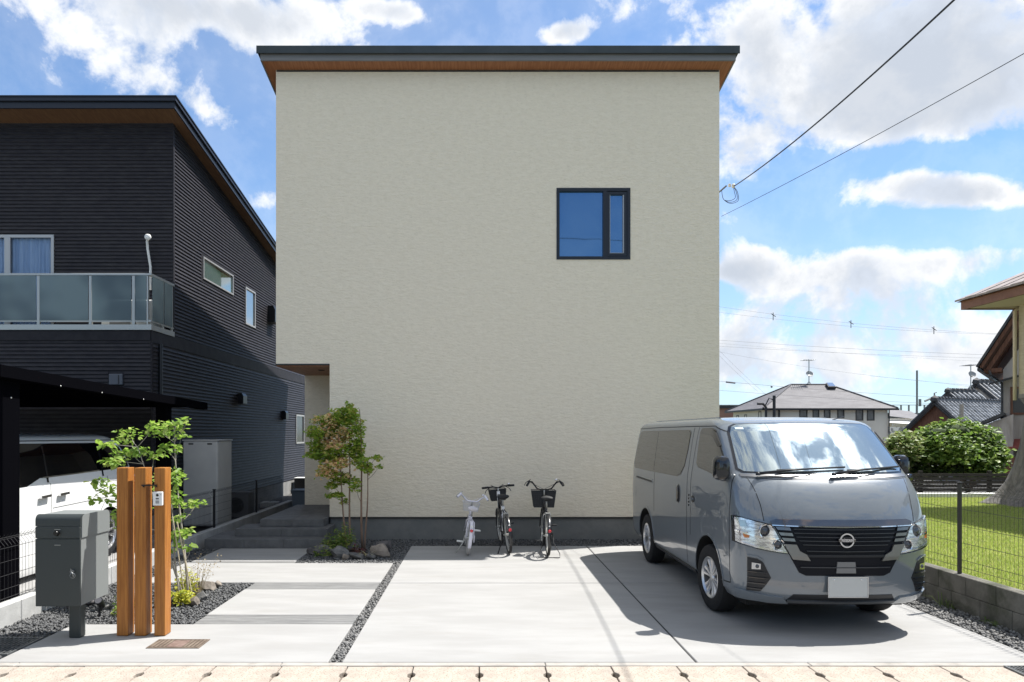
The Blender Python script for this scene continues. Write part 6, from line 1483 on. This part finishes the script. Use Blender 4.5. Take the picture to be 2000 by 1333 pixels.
wm = MB(); wm.box(.20, .27, -.05, -.002, 2.35, 3.3); wm.box(.93, 1.0, -.05, -.002, 2.35, 3.3); wm.box(.2705, .9295, -.05, -.002, 3.23, 3.3); wm.box(.2705, .9295, -.05, -.002, 2.35, 2.42); ow = OB('window', wm, brownwd)
m = MB(); m.box(.271, .929, -.02, -.004, 2.421, 3.229); o = obj('pane', m, mat('dull_pane', (.05, .05, .05), .3), ow, local=True)
m = MB(); m.add([(-.2, -.8, 1.22), (1.6, -.8, 1.30), (1.6, 0, 1.62), (-.05, 0, 1.5), (-.2, -.8, 1.16), (1.6, -.8, 1.24), (1.6, 0, 1.55), (-.05, 0, 1.43)], [(0, 1, 2, 3), (7, 6, 5, 4), (0, 4, 5, 1), (1, 5, 6, 2), (2, 6, 7, 3), (3, 7, 4, 0)]); OB('lower_awning', m, mat('red_brown_tin', (.20, .05, .04), .6))
m = MB(); m.prism([(-.55, -.7, 0), (-.55, -.7, 1.95), (.3, -.7, 2.35), (.3, -.7, 0)], (0, .69, 0)); OB('annex_wall', m, oldpl)
m = MB(); verge(m, -.95, 1.80, .1, 2.33, -.95, -.02, .10); OB('annex_roof', m, ktile_d)
m = MB()
for k in range(14): m.box(-.9 + k * .2, -.71 + k * .2, -1.46, -1.42, .2, .95)
OB('brown_boards', m, brownwd, kind='stuff')
# tiled roofs
def tiled_house(name, label, apex, d, L, hw, rise, wallh, tile=.40, ridge=.16, gable_m=None, base=0.0, eave=.25):
    """gabled house: apex = front end of the ridge, d = ridge direction"""
    d = Vector((d[0], d[1], 0)).normalized(); p = Vector((d.y, -d.x, 0)); A = Vector(apex); t = thing(name, label, 'house', (A.x + d.x * L / 2, A.y + d.y * L / 2, base)); up = Vector((0, 0, 1))
    m = MB(); z0 = A.z - rise - .05; q = []
    hw2 = hw - eave
    for (f, s_) in ((.2, -1), (.2, 1), (L - .2, 1), (L - .2, -1)): c = A + d * f + p * hw2 * s_; q.append(Vector((c.x, c.y, base))); 
    zt = A.z - rise * (hw2 / hw) - .03
    tp = [Vector((c.x, c.y, zt)) for c in q]; r0 = A + d * .2 - up * .05; r1 = A + d * (L - .2) - up * .05
    m.add(q + tp + [r0, r1], [(0, 1, 5, 4), (1, 2, 6, 5), (2, 3, 7, 6), (3, 0, 4, 7), (4, 5, 8), (6, 7, 9)]); obj('wall', m, gable_m or oldpl, t)
    for s_ in (-1, 1):
        m = MB(); e0 = A + p * hw * s_ - up * rise; e1 = e0 + d * L; m.add([A, A + d * L, e1, e0, A - up * .08, A + d * L - up * .08, e1 - up * .08, e0 - up * .08], [(0, 1, 2, 3), (7, 6, 5, 4), (0, 4, 5, 1), (1, 5, 6, 2), (2, 6, 7, 3), (3, 7, 4, 0)])
        sl = (e0 - A); ln = sl.length; sd = sl / ln; nrm = sd.cross(d) * (1 if s_ > 0 else -1); nrm = nrm if nrm.z > 0 else -nrm
        nr = int(L / tile); rows_ = int(ln / tile)
        for i in range(nr + 1):
            c = A + d * (i * L / nr)
            for k in range(rows_):
                a = c + sd * (k * ln / rows_) + nrm * .035; b = c + sd * ((k + 1) * ln / rows_) + nrm * .06
                m.tube([a, b], tile * .20, 6, cap=True)
        obj('tiled_slope', m, ktile, t, kind='stuff')
    m = MB()
    for k in range(3): o_ = up * (.05 + k * .07); w_ = ridge * (1 - k * .15); m.tube([A + o_ - d * .05, A + d * L + o_], w_ * .55, 8)
    for f in [x * .35 for x in range(int(L / .35))]: m.tube([A + d * f + up * .25, A + d * (f + .2) + up * .25], ridge * .5, 6)
    m.ico(A + up * .15 - d * .05, ridge * 1.5, 1, .2, (1, 1, 1), random.Random(3)); obj('ridge', m, ktile_d, t)
    for s_ in (-1, 1):
        m = MB(); m.tube([A - d * .02 + up * .06, A + p * hw * s_ - up * (rise - .06) - d * .02], ridge * .6, 6); m.tube([A - d * .04 - up * .09, A + p * hw * s_ - up * (rise + .09) - d * .04], ridge * .5, 4); obj('verge_tiles', m, ktile_d, t)
    return t
tiled_house('tiled_barn', 'old tiled barn with brown board gable behind the bushes', P(1826, 785, 40), (.86, .5), 9.0, 1.75, 1.75, 3, gable_m=brownwd)
tiled_house('tiled_house', 'small raised tiled roof just above the barn roof', P(1852, 768, 44), (.95, .32), 2.5, 1.2, 1.0, 3, ridge=.14)
tiled_house('tiled_house', 'higher tiled house roof at the right with ridge running behind the plaster house', P(1908, 750, 46), (.97, .24), 9.0, 2.4, 2.0, 4, ridge=.18)
t = thing('street_pole', 'thin grey pole standing before the barn roof', 'pole', P(1878, 960, 36)); m = MB(); m.tube([P(1878, 960, 36), P(1878, 790, 36)], .10, 8); obj('pole_shaft', m, barkg, t)
# hip roofed house
HH = thing('hip_roof_house', 'cream house with grey hip roof, skylight and a row of six windows', 'house', (30, 63, 0))
beige2 = mat('cream_render', (.68, .62, .53), .9, col2=(.72, .67, .58), nscale=.6); slate = mat('grey_slate_roof', (.10, .095, .10), .75, col2=(.13, .125, .13), nscale=.8, nstretch=(1, 1, 6), bump=.03, bscale=3, bstretch=(.3, .3, 8))
HX0, HX1, HY0, HY1, EZ = 24.65, 35.0, 60, 68, 3.80
m = MB(); hw_ = []
wins = [(1561, 1577, 800, 816), (1587, 1600, 800, 817), (1609, 1622, 800, 817), (1635, 1649, 800, 817), (1671, 1686, 799, 822), (1693, 1708, 799, 822)]
for (a, b, c, d) in wins: A, B = P(a, d, HY0), P(b, c, HY0); hw_.append((A.x, B.x, A.z, B.z))
panel(m, (0, HY0, 0), (1, 0, 0), (0, 0, 1), HX1, EZ, hw_, .1, (0, 1, 0), HX0, 0)
panel(m, (HX0, 0, 0), (0, 1, 0), (0, 0, 1), HY1, EZ, [], 0, None, HY0, 0); panel(m, (HX1, 0, 0), (0, 1, 0), (0, 0, 1), HY1, EZ, [], 0, None, HY0, 0); panel(m, (0, HY1, 0), (1, 0, 0), (0, 0, 1), HX1, EZ, [], 0, None, HX0, 0)
obj('wall', m, beige2, HH, fix=False)
dkfr = mat('dark_bronze_frame', (.06, .055, .05), .5); gl2 = mat('grey_window', (.12, .13, .13), .1, coat=.5)
for h in hw_: window(HH, (h[0] + .002, HY0 - .03, h[2] + .002), (1, 0, 0), (0, 0, 1), (0, -1, 0), h[1] - h[0] - .004, h[3] - h[2] - .004, .08, dkfr, gl2, (), .08)
for (y, z0_, z1_) in ((61.2, 2.6, 3.6), (64.5, 2.9, 3.4), (66.5, 2.9, 3.4)): window(HH, (HX0 - .03, y, z0_), (0, 1, 0), (0, 0, 1), (-1, 0, 0), .6, z1_ - z0_, .08, dkfr, gl2, (), .08)
o_ = .55; ex0, ex1, ey0, ey1 = HX0 - o_, HX1 + o_, HY0 - o_, HY1 + o_
ra, rb = P(1545, 752, 64), P(1618, 752, 64)
m = MB(); e = [Vector((ex0, ey0, EZ)), Vector((ex1, ey0, EZ)), Vector((ex1, ey1, EZ)), Vector((ex0, ey1, EZ))]; m.add(e + [ra, rb] + [p - Vector((0, 0, .12)) for p in e], [(0, 1, 5, 4), (1, 2, 5), (2, 3, 4, 5), (3, 0, 4), (0, 6, 7, 1), (1, 7, 8, 2), (2, 8, 9, 3), (3, 9, 6, 0), (6, 9, 8, 7)]); hr = obj('roof', m, slate, HH)
m = MB(); m.box(ex0 - .06, ex1 + .06, ey0 - .1, ey0 - .005, EZ - .16, EZ + .0); m.box(ex0 - .1, ex0 - .005, ey0, ey1, EZ - .16, EZ); m.tube([(HX1 + .05, HY0 - .1, EZ - .15), (HX1 + .05, HY0 - .08, .1)], .06, 6); m.tube([(HX0 + 1.0, HY0 - .1, EZ - .1), (HX0 + 1.0, HY0 - .1, 1)], .07, 6); obj('gutter', m, flash, HH)
m = MB()
for (a, b) in ((e[0], ra), (e[1], rb), (ra, rb), (e[3], ra)): m.tube([a + Vector((0, 0, .04)), b + Vector((0, 0, .04))], .07, 6)
obj('ridge_caps', m, mat('dark_slate_ridge', (.10, .095, .10), .6), hr)
def onroof(px, py):   # point on the front slope at that pixel
    n_ = (e[1] - e[0]).cross(ra - e[0]); dr_ = P(px, py, 1) - Vector((0, 0, CH)); k = (e[0] - Vector((0, 0, CH))).dot(n_) / dr_.dot(n_); return Vector((0, 0, CH)) + dr_ * k
sk = [onroof(1612, 753), onroof(1625, 753), onroof(1632, 761), onroof(1617, 761)]; n_ = (e[1] - e[0]).cross(ra - e[0]).normalized()
if n_.z < 0: n_ = -n_
m = MB(); m.prism([p + n_ * .01 for p in sk], n_ * .25); skl = obj('skylight', m, flash, hr)
c_ = sum(sk, Vector()) / 4; m = MB(); m.prism([c_ + (p - c_) * .85 + n_ * .255 for p in sk], n_ * .04); obj('pane', m, chrome, skl)
m = MB(); m.tube([P(1512, 850, 59), P(1512, 773, 59)], .13, 8); m.tube([P(1495, 792, 59), P(1502, 778, 59), P(1509, 781, 59)], .05, 6); obj('service_pole', m, flash, label='black service pole before the left end of the hip roof house', cat='pole')
m = MB(); m.tube([P(1496, 850, 59.2), P(1496, 796, 59.2), P(1490, 789, 59.2), P(1479, 789, 59.2)], .11, 8); obj('roof_drain_pipe', m, flash, HH)
def dish(px, py_top, py_dish, py_base, Y, label, two=True):
    b = P(px, py_base, Y); t = thing('satellite_dish', label, 'satellite dish', b, group='satellite dishes on distant roofs'); s = Y / F
    m = MB(); m.tube([b, P(px, py_top, Y)], 1.0 * s, 6); 
    for dx_ in (-6, 6): m.tube([P(px + dx_, py_base, Y), P(px, py_base - 8, Y)], .6 * s, 5)
    m.tube([P(px - 14, py_top + 2, Y), P(px + 12, py_top + 1, Y)], .5 * s, 5)
    for k in range(6): m.tube([P(px - 12 + k * 4, py_top + 2, Y) - Vector((0, .5, 0)), P(px - 12 + k * 4, py_top + 2, Y) + Vector((0, .5, 0))], .4 * s, 4)
    obj('mast', m, alu, t)
    m = MB(); c = P(px, py_dish, Y); R_ = 7.2 * s; M_ = Matrix.Translation(c - Vector((0, .15, 0))) @ Matrix.Rotation(R(-38), 4, 'X')
    mm = MB(); mm.lathe([(.001, .10), (R_ * .5, .07), (R_ * .85, .02), (R_, -.04), (R_ * .98, -.0), (R_ * .5, .13), (.001, .16)], (0, 0, 0), 'y', 20); mm.v = [tuple(M_ @ Vector(v)) for v in mm.v]; obj('reflector_dish', mm, mat('grey_dish', (.30, .31, .31), .5), t, smooth=True)
    m = MB(); m.tube([c + Vector((0, 0, -R_ * .8)), c + Vector((0, -R_ * 1.1, -R_ * .2))], .4 * s, 4); obj('feed_arm', m, alu, t)
dish(1580, 702, 731, 753, 64, 'satellite dish on a tripod mast on the hip roof house')
dish(1896, 712, 732, 760, 46, 'satellite dish on a mast above the tiled roofs at right')
# other distant things
BB = thing('brown_building', 'low reddish brown building just right of the beige house', 'building', (38, 85, 0)); m = MB(); A, B = P(1380, 900, 85), P(1452, 798, 85); m.box(A.x, B.x, 85, 92, 0, B.z); obj('wall', m, mat('red_brown_wall', (.20, .11, .09), .9, col2=(.24, .14, .11), nscale=.6), BB)
m = MB(); m.box(A.x - .3, B.x + .3, 84.7, 92.3, B.z + .001, B.z + .35); obj('roof', m, flash, BB)
GH = thing('grey_roof_house', 'low house with pale grey roof right of the hip roof house', 'house', (42, 72, 0))
A, B = P(1735, 812, 72), P(1800, 812, 72); C_, D_ = P(1738, 800, 80), P(1790, 806, 80); m = MB(); m.add([P(1737, 813, 72), P(1812, 822, 72), P(1780, 804, 80), P(1737, 799, 80)], [(0, 1, 2, 3)]); obj('roof', m, slate, GH)
m = MB(); m.box(A.x + .2, B.x, 72.3, 79, 0, 3.2); obj('wall', m, beige2, GH)
m = MB(); m.box(A.x - .1, B.x + .3, 71.0, 71.2, 2.42, 2.62); m.add([P(1737, 826, 70), P(1806, 830, 70), P(1806, 822, 74), P(1737, 821, 74)], [(0, 1, 2, 3)]); obj('lower_roof', m, mat('white_eave', (.6, .6, .6), .6), GH)
m = MB(); m.box(P(1736, 0, 68).x, P(1775, 0, 68).x, 67.5, 68.5, 0, 2.3); obj('garden_wall', m, mat('patterned_white', (.62, .62, .60), .8, col2=(.25, .25, .25), nscale=2.2, lo=.5, hi=.55), GH)
RL = thing('railway_viaduct', 'distant elevated line with guard posts and netting on the horizon', 'viaduct', (70, 120, 0)); Yv = 120
m = MB(); a, b = P(1395, 830, Yv), P(1990, 830, Yv); zt_ = P(0, 807, Yv).z; m.box(a.x, b.x, Yv, Yv + 6, 0, zt_); obj('deck', m, mat('dark_concrete', (.09, .09, .085), .9), RL)
m = MB()
for k in range(40): x = a.x + (b.x - a.x) * k / 39; m.box(x - .10, x + .10, Yv + .1, Yv + .3, zt_, P(0, 791, Yv).z)
m.box(a.x, b.x, Yv + .15, Yv + .25, P(0, 792, Yv).z, P(0, 791, Yv).z); obj('guard_posts', m, mat('grey_steel', (.2, .21, .21), .6), RL)
ms_ = mat('tall_pole_grey', (.16, .165, .17), .6)
m = MB(); m.tube([P(1791, 830, 110), P(1791, 724, 110)], .14, 6); m.box(P(1794, 0, 110).x, P(1798, 0, 110).x, 109.8, 110, P(0, 794, 110).z, P(0, 780, 110).z); obj('radio_mast', m, ms_, label='tall thin radio mast rising from the horizon right of centre', cat='mast')
m = MB(); m.tube([P(1825, 812, 105), P(1825, 768, 105), P(1829, 767, 105)], .10, 6); m.tube([P(1806, 784, 105), P(1822, 777, 105)], .15, 5); obj('line_mast', m, ms_, label='short mast with a bracket above the barn roof', cat='mast')
wirem = mat('distant_wire', (.10, .105, .12), .6)
wl = [((1395, 598), (1970, 653), 90, 8, .030, 'uppermost distant power line crossing the sky right of the house'), ((1395, 609), (1970, 654), 92, 8, .030, 'second distant power line just below the uppermost'), ((1395, 664), (1970, 695), 95, 3, .035, 'upper one of the middle pair of distant lines'), ((1395, 676), (1970, 701), 96, 3, .03, 'lower one of the middle pair of distant lines'),
      ((1395, 670), (1970, 709), 99, 3, .02, 'faint distant line just under the middle pair'), ((1395, 686), (1975, 758), 80, 10, .022, 'long sloping line passing over the hip roof'), ((1395, 744), (1850, 778), 55, 2, .025, 'dark line passing in front of the hip roof ridge'), ((1395, 762), (1850, 790), 54, 2, .022, 'lower dark line passing across the hip roof'),
      ((1400, 690), (1480, 765), 75, 2, .018, 'steep line descending beside the beige house'), ((1402, 682), (1500, 775), 76, 2, .018, 'second steep line descending beside the beige house'), ((1700, 735), (1990, 770), 90, -3, .02, 'faint line above the tiled roofs')]
for (a, b, Y, sg_, r_, lb) in wl:
    A, B = P(*a, Y), P(*b, Y); m = MB(); m.tube(sag(A, B, sg_ * Y / F, 24), r_ * .46, 5); o = obj('power_line', m, wirem, label=lb, cat='power line', group='distant power lines')
m = MB()
for (x, y, Y) in ((1510, 617, 90), (1662, 632, 90), (1824, 644, 90)):
    m.tube([P(x, y - 6, Y), P(x, y + 9, Y)], .05, 5); m.tube([P(x - 4, y - 4, Y), P(x + 5, y + 2, Y)], .05, 5)
obj('line_spacers', m, wirem, label='three small spacers clipped to the uppermost distant lines', cat='line spacer')
m = MB(); m.tube([P(1418, 746.5, 54.9), P(1436, 748.5, 54.9)], .07, 6); m.ico(P(1507, 756, 54.9), .09, 1); obj('line_joint', m, wirem, label='dark cable joint on the line before the hip roof house', cat='cable joint')
# street side behind the camera: utility pole and lines mirrored in the window
UP = thing('utility_pole', 'concrete utility pole across the street', 'pole', (2.45, -7.2, 0))
m = MB(); m.tube([(2.45, -7.3, -.05), (2.45, -7.3, 11)], [.17, .11], 16); obj('shaft', m, barkg, UP, smooth='auto')
m = MB(); m.box(1.6, 3.3, -7.36, -7.42, 10.2, 10.3); obj('crossarm', m, steel, UP)
for k, z in enumerate((10.35, 9.5, 9.1)):
    m = MB(); m.tube(sag((-30, -7.4, z), (2.45, -7.4, z), .7, 20) + sag((2.45, -7.4, z), (34, -7.4, z), .7, 20)[1:], .012, 5); obj('street_line', m, cable, UP)

for (x0, x1, h, lb, cc) in ((-16, -4, 6.2, 'cream house across the street', (.55, .50, .42)), (7.5, 19, 5.6, 'white house across the street', (.60, .58, .54))):
    T = thing('street_house', lb, 'house', ((x0 + x1) / 2, -16, 0)); m = MB(); m.box(x0, x1, -22, -13, 0, h); obj('wall', m, mat('far_wall_' + lb.split()[0], cc, .9), T)
    m = MB(); m.prism([(x0 - .5, -12.4, h), (x0 - .5, -22.6, h), (x0 - .5, -17.5, h + 2.0)], (x1 - x0 + 1, 0, 0)); obj('roof', m, slate, T)
    for k in range(4):
        for z in (1.0, 3.7): window(T, (x0 + 1 + k * 2.7 + 1.4, -12.97, z), (-1, 0, 0), (0, 0, 1), (0, 1, 0), 1.4, 1.2, .06, dkfr, gl2, (), .06)
